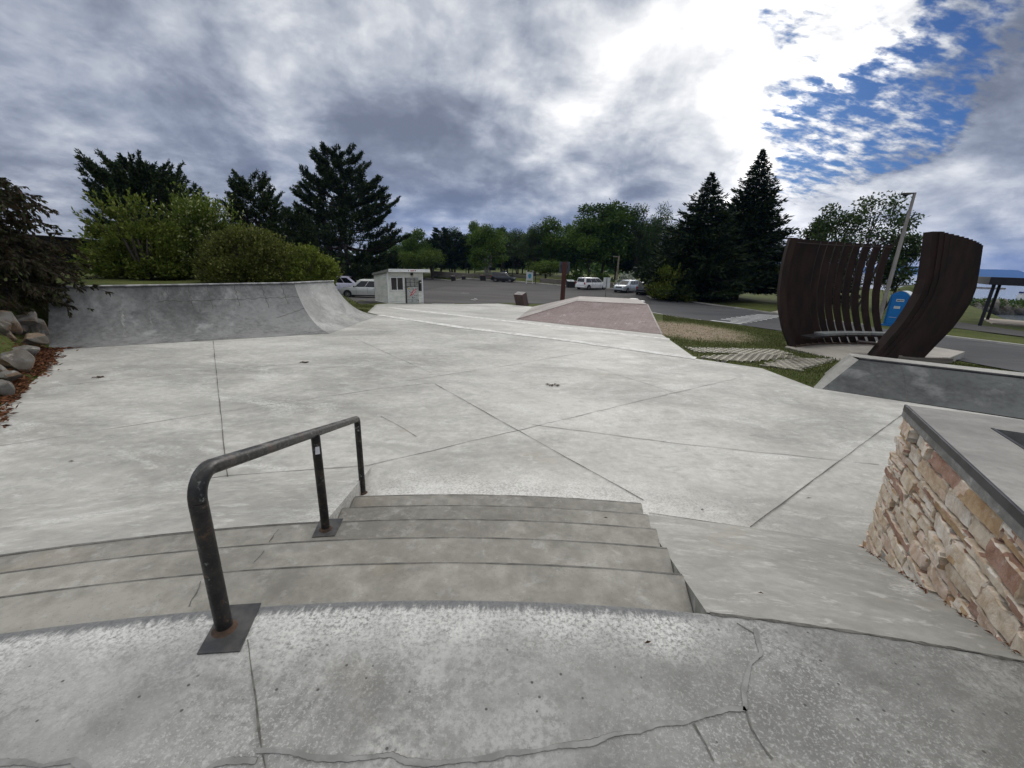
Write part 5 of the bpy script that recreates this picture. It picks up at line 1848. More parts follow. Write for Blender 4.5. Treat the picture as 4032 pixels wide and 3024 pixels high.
p, h = fit(3270, 790, 46, 1150)
tree('air1', airy_gen(81, h, 3.1), ('mat_bark', 'mat_leaf_sparse'), 'broadleaf_tree', 'small leafed tree rising behind the slatted steel screen beside a conifer', p)
p, h = fit(3425, 742, 44, 1150)
tree('air2', airy_gen(82, h, 3.9), ('mat_bark', 'mat_leaf_sparse'), 'broadleaf_tree', 'airy tree with bare lower branches left of the street lamp', p)
p, h = fit(3545, 905, 44, 1150)
tree('air3', airy_gen(83, h, 2.3), ('mat_bark', 'mat_leaf_sparse'), 'broadleaf_tree', 'low leaning leafy tree right behind the street lamp', p)
# distant woods that close the view
rgw = np.random.default_rng(9)
parts = []
for k in range(330):
    u = rgw.uniform(-700, 3300)
    Dm = rgw.uniform(150, 230)
    if 2900 < u: Dm = rgw.uniform(120, 140)
    p = place(u, 1060, Dm)
    if p[0] > np.interp(p[1], SHORE_Y, SHORE_X) - 6: continue
    hh = rgw.uniform(4, 8.5) * (1.0 if 1500 < u < 2700 else .55)
    n = 60
    d = unit(rgw.normal(size=(n, 3))); d[:, 2] = np.abs(d[:, 2])
    q = p + d * np.array([5, 4, hh]) * rgw.uniform(.5, 1, (n, 1))
    parts.append(leaves(q, 2.0, 1.3, rgw, d, 1.4))
V, F = cat(parts)
w_ = tag(link_mesh('distant_wood', npmesh('distant_wood', V, F), 'mat_leaf_dark'), 'dark line of distant woodland closing the view beyond the lawns', 'woodland', kind='stuff')

# short grass standing along the near lawn edges
rgr = np.random.default_rng(12)
pts = []
LB = [tuple(on(*q)[:2]) for q in [(2610, 1318), (2745, 1412), (2990, 1446), (3200, 1525), (3330, 1420), (3095, 1370), (3085, 1310), (2760, 1262), (2610, 1240)]]
LB2 = [tuple(on(*q)[:2]) for q in [(3690, 1415), (4032, 1475), (4032, 1500), (3480, 1430)]]
for pl, n in ((LB, 26000), (LB2, 5000)):
    xs = [q[0] for q in pl]; ys = [q[1] for q in pl]
    x = rgr.uniform(min(xs), max(xs), n * 3); y = rgr.uniform(min(ys), max(ys), n * 3)
    m = inpoly(x, y, pl) & ~inpoly(x, y, pad_poly) & ~inpoly(x, y, apron_poly) & ~inpoly(x, y, floor_poly)
    for q in PAVER_OUT: m &= ~inpoly(x, y, q)
    ca_, sa_ = math.cos(BARE[3]), math.sin(BARE[3])
    bx, by = x - BARE[0], y - BARE[1]
    dd = np.hypot((bx * ca_ - by * sa_) / BARE[4], (bx * sa_ + by * ca_) / BARE[5]) + rgr.normal(size=len(x)) * .15
    m &= (dd > 1.0) | (rgr.random(len(x)) < .06)
    x, y = x[m][:n], y[m][:n]
    pts.append(np.stack([x, y, Hh(x, y)], 1))
P = np.concatenate(pts)
V, F = leaves(P, .075, .014, rgr, np.repeat(np.array([[0, 0, 1.]]), len(P), 0), .6)
tag(link_mesh('grass', npmesh('grass', V, F), 'mat_grassblade'), 'short mown grass on the lawn between the skate floor and the road', 'grass', kind='stuff')
P = []
for (u0, v0, u1, v1, n, w) in [(1335, 1172, 1480, 1208, 1200, .9), (1330, 1190, 1450, 1228, 900, .5)]:
    a, b = on(u0, v0), on(u1, v1)
    t = rgr.uniform(0, 1, n)[:, None]
    q = a + (b - a) * t + np.concatenate([rgr.normal(size=(n, 2)) * w * .5, np.zeros((n, 1))], 1)
    m = ~inpoly(q[:, 0], q[:, 1], floor_poly) & ~inpoly(q[:, 0], q[:, 1], apron_poly) & ~inpoly(q[:, 0], q[:, 1], lot_poly) & (q[:, 0] < -6.3)
    q = q[m]; q[:, 2] = Hh(q[:, 0], q[:, 1]); P.append(q)
P = np.concatenate(P)
V, F = leaves(P, .10, .02, rgr, np.repeat(np.array([[0, 0, 1.]]), len(P), 0), .6)
tag(link_mesh('grass', npmesh('grass', V, F), 'mat_grassblade'), 'grass wedge between the pale end of the quarter pipe and the shed', 'grass', kind='stuff')

# ------------------------------------------------------------------ boulders and pine litter at the left edge
def boulder(px, py, wpx, hpx, z, seed, label, mat='mat_boulder', sq=1.0):
    p = at(px, py + hpx * .3, z)
    Dm = (p - EYE) @ FWD
    rx, rz_ = wpx * Dm / FPX / 2, hpx * Dm / FPX / 2
    rg = np.random.default_rng(seed)
    bm = bmesh.new()
    bmesh.ops.create_icosphere(bm, subdivisions=4, radius=1)
    planes = [(unit(rg.normal(size=3)), rg.uniform(.42, .78)) for _ in range(15)]
    for v in bm.verts:
        c = np.array(v.co)
        for n, d in planes:
            k = c @ n
            if k > d: c = c - n * (k - d) * .9
        c += .035 * np.array([math.sin(c[1] * 7 + seed), math.sin(c[2] * 6 + seed * 2), math.sin(c[0] * 8 + seed * 3)])
        c += rg.normal(size=3) * .007
        v.co = (c[0] * rx * 1.12, c[1] * rx * sq, c[2] * rz_ * 1.12)
    me = bpy.data.meshes.new('boulder')
    bm.to_mesh(me); bm.free()
    me.polygons.foreach_set('use_smooth', [True] * len(me.polygons))
    try: me.set_sharp_from_angle(angle=math.radians(16))
    except Exception: pass
    o = link_mesh('boulder', me, mat)
    o.location = (p[0], p[1], p[2])
    o.rotation_euler = (rg.normal() * .12, rg.normal() * .15, rg.uniform(-.5, .5))
    return tag(o, label, 'boulder', 'boulders retaining the left lawn')


boulder(38, 1235, 88, 120, -.22, 1, 'upright grey boulder under the reddish tree beside a brown slab')
boulder(108, 1240, 105, 58, -.20, 2, 'slanting brown slab boulder leaning left of the quarter pipe')
boulder(163, 1262, 52, 90, -.42, 3, 'dark blue grey boulder wedged against the quarter pipe end')
boulder(128, 1318, 80, 58, -.62, 4, 'small rounded grey boulder under the brown slab')
boulder(26, 1308, 74, 74, -.55, 5, 'grey boulder at the picture edge above the largest one')
boulder(84, 1282, 66, 54, -.46, 10, 'small grey brown boulder in the middle of the pile')
boulder(104, 1362, 104, 60, -.76, 6, 'flat topped grey boulder right of the largest boulder')
boulder(46, 1388, 118, 112, -.70, 7, 'largest pale boulder in the left pile')
boulder(40, 1462, 78, 66, -.82, 8, 'brownish boulder below the largest boulder')
boulder(84, 1420, 46, 36, -.86, 11, 'smallest boulder at the foot of the pile by the pine litter')
boulder(8, 1512, 62, 84, -.84, 9, 'mossy grey boulder nearest the stairs at the left edge')
boulder(2, 1440, 60, 66, -.72, 12, 'half hidden grey boulder between the largest and the mossy one')
boulder(4, 1252, 50, 84, -.2, 13, 'grey boulder cut by the picture edge under the reddish tree')

rgl = np.random.default_rng(31)
Q = []
for (u, v, su, sv, n) in [(215, 1330, 16, 22, 700), (170, 1395, 26, 22, 1500), (120, 1440, 28, 20, 1500), (60, 1500, 26, 24, 900), (250, 1358, 30, 8, 500), (25, 1560, 20, 20, 300), (150, 1300, 60, 40, 500), (10, 1640, 14, 20, 80)]:
    uu = u + rgl.normal(size=n) * su; vv = v + rgl.normal(size=n) * sv
    for a, b in zip(uu, vv):
        if b < 1150: continue
        q = at(a, b, ZF + .012)
        qq = (q[0] + 11.33) * -.539 + (q[1] - 10.64) * .843
        if qq > 0.1: continue
        Q.append(q + np.array([0, 0, rgl.uniform(0, .02)]))
Q = np.array(Q)
le = (-(Q[:, 0] + 7.91) * 4.71 - (Q[:, 1] - 5.93) * 3.42) / 5.82
Q[:, 2] = np.maximum(Q[:, 2], np.where(le > .1, Hh(Q[:, 0], Q[:, 1]) + .02, Q[:, 2]))
ax_l = rgl.normal(size=Q.shape); ax_l[:, 2] *= .12
V, F = leaves(Q, .11, .03, rgl, ax_l, .15)
tag(link_mesh('pine_litter', npmesh('pine_litter', V, F), 'mat_straw'), 'rusty red fallen needles and leaves along the foot of the boulders', 'leaf litter', kind='stuff')
# loose scraps on the concrete
scr = random.Random(8)
for (u, v, z, s, lab) in [(387, 1487, ZF, .16, 'brown scrap of leaves lying near the boulders on the skate floor'), (1202, 1428, ZF, .2, 'flattened leaf clump near the foot of the quarter pipe'),
                     (2175, 1518, ZF, .22, 'small scattered leaf clump in the middle of the skate floor'), (3185, 1963, ZF, .09, 'dark twig lying left of the stone ledge'),
                     (2765, 2008, ZF, .045, 'dark leaf lying just beyond the right end of the stairs'), (280, 1818, ZF, .07, 'dark leaf on the floor left of the handrail'),
                     (2385, 2042, -.48, .04, 'dark leaf lying on a tread of the stairs'), (2550, 2535, 0, .035, 'dark leaf on the platform beside the sealed crack'),
                     (2995, 2340, -.12, .03, 'leaf scrap on the bank right of the stairs'), (3060, 2400, -.1, .025, 'tiny leaf scrap low on the right bank')]:
    p = at(u, v, z)
    b = MB()
    if s > .12:
        for k in range(14):
            a = scr.uniform(0, 6.28); r = scr.uniform(0, s * .7); l = scr.uniform(.03, .07)
            c = (p[0] + math.cos(a) * r, p[1] + math.sin(a) * r * .7, p[2] + .008)
            t2 = scr.uniform(0, 6.28); dx, dy = math.cos(t2) * l, math.sin(t2) * l
            b.poly([(c[0] - dx, c[1] - dy, c[2]), (c[0] + dy * .3, c[1] - dx * .3, c[2] + .01), (c[0] + dx, c[1] + dy, c[2] + .004), (c[0] - dy * .3, c[1] + dx * .3, c[2] + .012)])
    else:
        t2 = scr.uniform(-.4, .4); dx, dy = math.cos(t2) * s / 2, math.sin(t2) * s / 2
        w_ = .12 if 'twig' in lab else .35
        b.poly([(p[0] - dx, p[1] - dy, p[2] + .006), (p[0] + dy * w_, p[1] - dx * w_, p[2] + .012), (p[0] + dx, p[1] + dy, p[2] + .008), (p[0] - dy * w_, p[1] + dx * w_, p[2] + .014)])
    tag(b.build('twig' if 'twig' in lab else 'leaf_scrap', 'mat_scrap'), lab, 'twig' if 'twig' in lab else 'leaf')
b = MB()
for k in range(70):
    t_ = scr.uniform(0, 2.3); o = scr.uniform(.0, .05)
    p = wp(t_, o + .015, 0)
    r_ = math.hypot(p[0] - ARC[0], p[1] - ARC[1]); z = max(ZF, -(r_ - R0) * .96 / 2.29) + .008
    a = scr.uniform(0, 6.28); l = scr.uniform(.008, .02); dx, dy = math.cos(a) * l, math.sin(a) * l
    b.poly([(p[0] - dx, p[1] - dy, z), (p[0] + dy * .4, p[1] - dx * .4, z + .008), (p[0] + dx, p[1] + dy, z + .004), (p[0] - dy * .4, p[1] + dx * .4, z + .01)])
tag(b.build('leaf_litter', 'mat_straw'), 'thin line of brown litter caught along the foot of the stone ledge', 'leaf litter', kind='stuff')

# ------------------------------------------------------------------ curved steel screens
def rib_mesh(bdir, amp, table, H_, D, T, name, mat, parent, base):
    bd = np.array([bdir[0], bdir[1]]); bd /= np.linalg.norm(bd)
    pn = np.array([-bd[1], bd[0]])
    rings = []
    for t in np.linspace(0, 1, 18):
        o = amp * np.interp(t, table[0], table[1])
        c = np.array([base[0], base[1]]) + bd * o
        z = base[2] + H_ * t
        # lean of the section follows the curve
        rings.append([(*(c - bd * D / 2 - pn * T / 2), z), (*(c + bd * D / 2 - pn * T / 2), z), (*(c + bd * D / 2 + pn * T / 2), z), (*(c - bd * D / 2 + pn * T / 2), z)])
    return MB().loft(rings).build(name, mat, parent, world=True)


ZS = -1.185
sc1 = thing('slatted_steel_screen', 'rust brown steel screen of thirteen curved ribs with a slab bench inside', 'sculpture', (12.8, 16.8, ZS))
Lb, Rb_ = at(3118, 1362, ZS), at(3478, 1354, ZS)
HL = atz(3198, 938, Lb) - ZS
tabL = ([0, .15, .34, .52, .75, .9, 1], [0, .40, .74, .93, 1, .98, .93])
ch = Rb_ - Lb; chn = np.array([-ch[1], ch[0], 0]) / np.linalg.norm(ch)


def arcL(f, off=0.0): return Lb + ch * f + chn * (.42 * (1 - (2 * f - 1) ** 2) + off)


rnr = random.Random(4)
for i in range(13):
    q = arcL(i / 12)
    rib_mesh((-.97, .25), .80, tabL, HL * (1 - .012 * i / 12) + rnr.uniform(-.006, .006),   .226, .30 if i == 0 else .09, 'rib', 'mat_corten', sc1, q)
pl = [arcL(f, -.25) for f in np.linspace(-.03, 1.03, 14)] + [arcL(f, .2) for f in np.linspace(1.03, -.03, 14)]
MB().prism([tuple(q[:2]) for q in pl], ZS, ZS + .02).build('base_plate', 'mat_rust', sc1, world=True)
# bench
for k, (f0_, f1_) in enumerate(((.02, .21), (.22, .47), (.48, .73), (.74, .985))):
    n = 5
    pl = [arcL(f, -.66) for f in np.linspace(f0_, f1_, n)] + [arcL(f, -.20) for f in np.linspace(f1_, f0_, n)]
    if k: MB().prism([tuple(q[:2]) for q in pl], ZS + .43, ZS + .52).build('seat', 'mat_seat_slab', sc1, world=True, bevel=.008)
    else: MB().prism([tuple(q[:2]) for q in pl], ZS + .43, ZS + .445).build('seat', 'mat_black_steel', sc1, world=True)
pl = [arcL(f, -.62) for f in np.linspace(.02, 1.05, 14)] + [arcL(f, -.25) for f in np.linspace(1.05, .02, 14)]
MB().prism([tuple(q[:2]) for q in pl], ZS + .36, ZS + .428).build('bench_frame', 'mat_corten', sc1, world=True)
top_o = np.array([-.97, .25, 0]) * .80 * .95
MB().tube([arcL(f, -.17) + top_o + np.array([0, 0, HL - .16]) for f in np.linspace(0, 1, 14)], .02, 6).build('top_strap', 'mat_corten', sc1, world=True)

sc2 = thing('curved_steel_screen', 'dark brown steel screen of overlapping ribs curving up like a sail beside the blue toilet', 'sculpture', (13.3, 14.5, ZS))
R1 = at(3447, 1402, ZS)
vd = np.array([R1[0], R1[1]]) / math.hypot(R1[0], R1[1]); vp = np.array([vd[1], -vd[0]])
HR = atz(3565, 914, at(3427, 1397, ZS)) - ZS
tabR = ([0, .155, .28, .41, .53, .65, .82, 1], [0, .35, .65, .85, .99, 1, .89, .75])
for i in range(11):
    f = i / 10
    pr_ = 1.05 * math.sin(1.15 * f) / math.sin(1.15); dp = 1.1 * (1 - math.cos(1.15 * f)) / (1 - math.cos(1.15))
    q = np.array([R1[0], R1[1]]) + vp * pr_ + vd * dp
    rib_mesh((.88, -.22), .80, tabR, HR - .034 * i, .30 if i == 0 else .22, .46, 'rib', 'mat_corten', sc2, np.array([q[0], q[1], ZS - .001 * i]))
q = R1 - np.array([vp[0], vp[1], 0]) * .22
MB().box((q[0] - .05, q[1] + .1, ZS + .42), (.5, .4, .07), -.5).build('bench_frame', 'mat_corten', sc2, world=True)
b = MB()
for k in range(14):
    f = k / 13
    pr_ = 0.7 + 1.1 * f; dp = -.22 + .9 * f * f
    q = np.array([R1[0], R1[1]]) + vp * pr_ + vd * dp
    b.box((q[0], q[1], ZS + .07), (.24, .15, .16), math.atan2(vp[1], vp[0]) + .7 * f)
b.build('base_kerb', 'mat_timber_wall', sc2, world=True, bevel=.01)

# ------------------------------------------------------------------ white shed
sA, sB, sC = on(1531, 1194), on(1664, 1195), on(1484, 1191)
sd = sB - sA; sw = float(np.linalg.norm(sd[:2])); srz = math.atan2(sd[1], sd[0])
shed = thing('shed', 'small white clapboard shed with sliding window and stickered door beside the car park', 'shed', (sA[0], sA[1], min(sA[2], sB[2]) - .02), srz)
hF = atz(1536, 1062, sA) - sA[2]
dS = 1.9
hB = hF - .28


def clap(w, h, board=.125, h2=None, flip=False):
    """lapped boards in local x (0..w), facing -y; h2 = height at the far x for a sloping head"""
    b = MB(); z = 0.0
    while z < max(h, h2 or h):
        z1 = min(z + board, max(h, h2 or h))
        if h2 is None: xa, xb = 0, w
        else:
            xa, xb = 0, w
            hi, lo = max(h, h2), min(h, h2)
            if z1 > lo:
                k = w * (1 - (z1 - lo) / (hi - lo + 1e-6))
                if h > h2: xb = max(.02, k)
                else: xa = min(w - .02, w - k)
        b.poly([(xa, -.040, z), (xb, -.040, z), (xb, -.003, z1), (xa, -.003, z1)])
        b.poly([(xa, -.003, z), (xa, -.040, z), (xb, -.040, z), (xb, -.003, z)])
        z = z1
    return b


MB().prism([(0.005, 0.005), (sw - .005, 0.005), (sw - .005, dS), (.005, dS)], -.1, [hF, hF, hB, hB]).build('wall', 'mat_trim', shed)
clap(sw, hF).build('siding', 'mat_siding', shed)
b = clap(dS, hB, h2=hF)
o = b.build('siding', 'mat_siding', shed)
o.rotation_euler = (0, 0, -math.pi / 2); o.location = (0, dS, 0)
b = clap(dS, hF, h2=hB)
o = b.build('siding', 'mat_siding', shed)
o.rotation_euler = (0, 0, math.pi / 2); o.location = (sw, 0, 0)
for x in (-.012, sw + .012):
    MB().box((x, -.022, hF / 2), (.075, .06, hF)).build('corner_trim', 'mat_trim', shed)
MB().box((-.02, dS, hB / 2), (.05, .07, hB)).build('corner_trim', 'mat_trim', shed)
# roof with a deep fascia
x0, x1, y0, y1 = -.12, sw + .36, -.42, dS + .15
rzf = hF + .03; rzb = hB - .02
MB().add([(x0, y0, rzf), (x1, y0, rzf), (x1, y1, rzb), (x0, y1, rzb), (x0, y0, rzf + .16), (x1, y0, rzf + .16), (x1, y1, rzb + .14), (x0, y1, rzb + .14)],
         [(0, 3, 2, 1), (4, 5, 6, 7), (0, 1, 5, 4), (1, 2, 6, 5), (2, 3, 7, 6), (3, 0, 4, 7)]).build('roof', 'mat_roof', shed)
fas = MB().box(((x0 + x1) / 2 + .0, y0 - .015, rzf + .075), (x1 - x0, .026, .19)).build('fascia', 'mat_trim', shed)
MB().box((x0 + (x1 - x0) * .56, y0 - .031, rzf + .075), (.27, .004, .075)).build('sign_panel', 'mat_red', fas)
b = MB()
for k in range(7): b.box((x0 + (x1 - x0) * .56 - .105 + k * .034, y0 - .036, rzf + .075), (.018, .004, .045))
b.build('lettering', 'mat_sign_white', fas)
MB().box((x0 + (x1 - x0) * .465, y0 - .031, rzf + .075), (.04, .004, .07)).build('sign_panel', 'mat_black', fas)
MB().lathe([(.032, 0), (.032, .004)], (x0 + (x1 - x0) * .635, y0 - .034, rzf + .075), 12, 'y').build('sign_panel', 'mat_black', fas)
MB().box((x0 + .16, y0 - .031, rzf + .055), (.18, .004, .012)).build('lettering', 'mat_black', fas)


def sx(u): return (u - 1531) / (1664 - 1531) * sw          # photo pixel to metres along the front
zsc = hF / (1194 - 1062.0)
def sz(v): return (1194 - v) * zsc


wf = MB()
wx0, wx1, wz0, wz1 = sx(1540.5), sx(1587), sz(1134), sz(1083)
fw = .05
wf.box(((wx0 + wx1) / 2, -.050, wz1), (wx1 - wx0 + .08, .05, fw)); wf.box(((wx0 + wx1) / 2, -.055, wz0), (wx1 - wx0 + .1, .06, fw))
wf.box((wx0, -.049, (wz0 + wz1) / 2), (fw, .048, wz1 - wz0)); wf.box((wx1, -.049, (wz0 + wz1) / 2), (fw, .048, wz1 - wz0))
wf.box(((wx0 + wx1) / 2, -.048, (wz0 + wz1) / 2), (.045, .046, wz1 - wz0))
win = wf.build('window', 'mat_trim', shed)
m_ = (wx0 + wx1) / 2
for a, c in ((wx0, m_), (m_, wx1)):
    MB().box(((a + c) / 2, -.046, (wz0 + wz1) / 2), (c - a - .03, .006, wz1 - wz0 - .03)).build('pane', 'mat_glass_dark', win)
dx0, dx1, dz1 = sx(1599), sx(1647), sz(1085)
door = MB().box(((dx0 + dx1) / 2, -.04, dz1 / 2), (dx1 - dx0, .05, dz1)).build('door', 'mat_door', shed)
MB().box((dx0 - .03, -.045, dz1 / 2 + .05), (.07, .07, dz1 - .1)).build('door_gap', 'mat_black', door)
MB().box(((dx0 + dx1) / 2 + .02, -.070, sz(1148)), (dx1 - dx0 - .04, .008, sz(1122) - sz(1173))).build('poster', 'mat_door_plate', door)
MB().box(((dx0 + dx1) / 2 + .01, -.070, sz(1184)), (dx1 - dx0 - .04, .008, sz(1175) - sz(1193))).build('kick_plate', 'mat_door_plate', door)
b = MB()
for k in (1, 2): b.box((dx0 + (dx1 - dx0) * k / 3, -.068, sz(1104)), (.025, .008, sz(1086) - sz(1122)))
b.box(((dx0 + dx1) / 2, -.069, sz(1104)), (dx1 - dx0, .008, .02)); b.box(((dx0 + dx1) / 2, -.068, sz(1121)), (dx1 - dx0, .010, .025))
b.build('glazing_bar', 'mat_black', door)
rs = random.Random(14)
for k in range(34):
    x = rs.uniform(dx0 + .04, dx1 - .05); z = rs.uniform(.08, dz1 - .08); s = rs.uniform(.018, .05)
    MB().box((x, -.0765 - .0002 * k, z), (s * rs.uniform(.8, 1.8), .003, s)).build('sticker', rs.choice(['mat_black', 'mat_sticker', 'mat_black', 'mat_sign_white', 'mat_sign_back']), door)
MB().box((sx(1608), -.078, sz(1128)), (.14, .004, .07)).build('sticker', 'mat_yellow', door)
# the big red board-shaped sticker with pale lettering
sc_ = MB()
cxs, czs = sx(1624), sz(1145)
ca, sa = math.cos(.62), math.sin(.62)
def rot(x, z): return (cxs + x * ca - z * sa, -.086, czs + x * sa + z * ca)
ol = [(-.36, -.05), (-.26, -.07), (-.05, -.11), (.14, -.09), (.30, -.02), (.37, .05), (.30, .10), (.10, .11), (-.10, .07), (-.26, .00)]
sc_.poly([rot(*q) for q in ol])
sc_.build('red_sticker', 'mat_red', door)
b = MB()
for (xa, za, xb, zb) in [(-.14, -.07, -.11, .03), (-.11, .03, -.05, -.08), (-.03, -.08, .01, .05), (.01, .05, .05, -.07), (-.01, -.02, .04, -.01), (.08, -.07, .08, .07), (.08, .07, .15, -.05), (.15, -.05, .15, .08),
                         (.20, .07, .26, .06), (.20, .07, .21, .02), (.21, .02, .27, .01), (.27, .01, .25, -.03), (.25, -.03, .19, -.03)]:
    d = np.array([xb - xa, zb - za]); d = d / np.linalg.norm(d); n_ = np.array([-d[1], d[0]]) * .010
    P4 = [(xa + n_[0], za + n_[1]), (xb + n_[0], zb + n_[1]), (xb - n_[0], zb - n_[1]), (xa - n_[0], za - n_[1])]
    b.poly([(rot(*q)[0], -.089, rot(*q)[2]) for q in P4])
b.build('lettering', 'mat_sticker', door)
wl = MB().box((sx(1622), -.07, sz(1070)), (.15, .12, .18)).build('wall_lamp', 'mat_black', shed, bevel=.01)
MB().box((sx(1623), -.09, sz(1077)), (.10, .10, .09)).build('lens', 'mat_deck', wl)
MB().box((sx(1653), -.10, sz(1117)), (.15, .16, sz(1095) - sz(1139))).build('mailbox', 'mat_black', shed, bevel=.03)
MB().box((sx(1653), -.182, sz(1104)), (.12, .01, .05)).build('label_plate', 'mat_sign_white', shed)
b = MB()
b.box((sx(1563), -.06, .10), (.18, .05, .03)); b.tube([(sx(1563), -.06, .10), (sx(1571), -.08, .03), (sx(1576), -.06, .11)], .02, 6)
b.build('hose_bracket', 'mat_timber_wall', shed)

# ------------------------------------------------------------------ cars
def car(label, loc, rz, L, Wd, Hc, paint, belt=.95, hood=.95, hoodlen=1.0, wsh=.75, rear=.35, side_split=(.36, .70), name='parked_car', wheel=.33, two_box=True, plate=True, spare=False, roofrails=False, grille='mat_black'):
    """local x forward, z up from the ground. wsh: length of the windscreen rake, rear: rake of the tailgate"""
    t = thing(name, label, 'car', loc, rz, 'cars parked in the car park')
    hw = Wd / 2
    xf, xr_ = L / 2, -L / 2
    xb = xf - hoodlen                      # foot of the windscreen

    def ring(x, w, zl, zh, crown=.02):
        k = .10
        return [(x, -w * .88, zl), (x, -w * .97, zl + .08), (x, -w, zl + (zh - zl) * .45), (x, -w * .985, zh - k), (x, -w * .93, zh), (x, 0, zh + crown),
                (x, w * .93, zh), (x, w * .985, zh - k), (x, w, zl + (zh - zl) * .45), (x, w * .97, zl + .08), (x, w * .88, zl)]
    body = MB().loft([ring(xr_, hw * .80, .42, belt - .22), ring(xr_ + .05, hw * .92, .34, belt - .10), ring(xr_ + .22, hw * .985, .26, belt), ring(xr_ + .9, hw, .22, belt), ring(0, hw, .20, belt),
                      ring(xb - .1, hw, .22, belt - .01), ring(xb + .15, hw * .99, .22, hood, .03), ring(xf - .38, hw * .955, .24, hood - .10, .03), ring(xf - .12, hw * .86, .28, hood - .20), ring(xf - .02, hw * .74, .36, hood - .32)]).build(
        'body', paint, t, smooth=True, angle=32)
    # greenhouse
    tw, bw_ = hw * .74, hw * .93
    xt0, xt1 = xr_ + .12 + rear, xb - wsh
    xb0, xb1 = xr_ + .10, xb + .08

    def gring(z, a, b, w):
        return [(a, -w * .86, z), (a + .12, -w, z), (b - .22, -w, z), (b, -w * .80, z), (b, w * .80, z), (b - .22, w, z), (a + .12, w, z), (a, w * .86, z)]
    zr = Hc
    MB().loft([gring(belt - .03, xb0, xb1, bw_), gring(belt + (zr - belt) * .80, xb0 + rear * .72 + .02, xb1 - (xb1 - xt1) * .80, tw + (bw_ - tw) * .22),
               gring(zr - .05, xt0 - .02, xt1 + .06, tw), gring(zr, xt0 + .12, xt1 - .14, tw * .86)]).build('cabin', paint, t, smooth=True, angle=35)
    f0, f1 = .10, .80

    def side(f, z): return bw_ + (tw + (bw_ - tw) * .22 - bw_) * min(1, max(0, (z - belt + .03) / ((zr - belt) * .80 + .03)))
    z0, z1 = belt + .035, belt + (zr - belt) * .78
    def xa(z): return xb0 + .18 + (rear * .72) * (z - belt) / ((zr - belt) * .8)
    def xz(z): return xb1 - .30 - ((xb1 - xt1) * .8) * (z - belt) / ((zr - belt) * .8)
    for sgn in (-1, 1):
        cuts = [0] + list(side_split) + [1]
        for a, b in zip(cuts[:-1], cuts[1:]):
            g = .028
            P = []
            for (f, z) in ((a, z0), (b, z0), (b, z1), (a, z1)):
                x = xa(z) + (xz(z) - xa(z)) * f + (g if f == a else -g)
                P.append((x, sgn * (side(0, z) + .008), z))
            MB().poly(P if sgn < 0 else P[::-1]).build('side_window', 'mat_glass_dark', t, recalc=False)
    # windscreen and rear window
    def fr(z): return xb1 - (xb1 - xt1) * .8 * (z - belt + .03) / ((zr - belt) * .80 + .03)
    P = [(fr(z0 + .0) + .012, -bw_ * .76, z0), (fr(z0) + .012, bw_ * .76, z0), (fr(z1 + .03) + .012, tw * .80, z1 + .03), (fr(z1 + .03) + .012, -tw * .80, z1 + .03)]
    MB().poly(P).build('windscreen', 'mat_lamp_clear' if not two_box else 'mat_glass_dark', t, recalc=False)
    def rr2(z): return xb0 + (rear * .72 + .02) * (z - belt + .03) / ((zr - belt) * .80 + .03)
    P = [(rr2(z0 + .05) - .010, bw_ * .74, z0 + .05), (rr2(z0 + .05) - .010, -bw_ * .74, z0 + .05), (rr2(z1) - .010, -tw * .80, z1), (rr2(z1) - .010, tw * .80, z1)]
    MB().poly(P).build('rear_window', 'mat_glass_dark', t, recalc=False)
    # wheels
    for wx in (xf - .92, xr_ + .88):
        for sgn in (-1, 1):
            y = sgn * (hw - .09)
            ar = MB()
            ar.lathe([(wheel + .075, -.004), (wheel + .075, .006)], (wx, sgn * (hw + .001), wheel + .02), 28, 'y')
            ar.build('wheel_arch', 'mat_black', t)
            wv = MB().lathe([(wheel * .62, -.11), (wheel * .93, -.112), (wheel, -.08), (wheel, .08), (wheel * .93, .112), (wheel * .62, .11)], (wx, y, wheel), 28, 'y').build('wheel', 'mat_rubber', t, smooth=True)
            b = MB()
            yo = y + sgn * .114
            for k in range(5):
                a = k * 2 * math.pi / 5 + .3
                c, s = math.cos(a), math.sin(a)
                r0, r1, hwid = .03, wheel * .62, .045
                b.poly([(wx + c * r0 - s * hwid * .6, yo, wheel + s * r0 + c * hwid * .6), (wx + c * r1 - s * hwid, yo - sgn * .006, wheel + s * r1 + c * hwid),
                        (wx + c * r1 + s * hwid, yo - sgn * .006, wheel + s * r1 - c * hwid), (wx + c * r0 + s * hwid * .6, yo, wheel + s * r0 - c * hwid * .6)])
            b.lathe([(wheel * .60, -.004), (wheel * .66, .004)], (wx, yo - sgn * .004, wheel), 24, 'y') if False else None
            n = 24
            b.grid([[(wx + math.cos(2 * math.pi * k / n) * wheel * r, yo, wheel + math.sin(2 * math.pi * k / n) * wheel * r) for k in range(n + 1)] for r in (.58, .66)])
            b.lathe([(.055, -.003), (.045, .004)], (wx, yo, wheel), 14, 'y')
            b.build('rim', 'mat_rim', wv)
    # lights, bumper, plates, mirrors
    for sgn in (-1, 1):
        MB().box((xf - .20, sgn * hw * .70, hood - .24), (.26, hw * .36, .14), sgn * -.45).build('headlight', 'mat_lamp_clear', t, bevel=.03)
        MB().box((xr_ + .075, sgn * hw * .85, belt - .10), (.14, hw * .20, .30), 0).build('tail_light', 'mat_lamp_red', t, bevel=.03)
        MB().box((xb - .25, sgn * (hw + .10), belt + .08), (.12, .18, .15)).build('mirror', paint if paint != 'mat_car_silver' else 'mat_black', t, bevel=.04)
        for fx in (.30, -.62):
            MB().box((fx * 1.0 + (xb - xf) * .2, sgn * (hw + .004), belt - .13), (.20, .03, .035)).build('handle', paint, t, bevel=.01)
        b = MB()
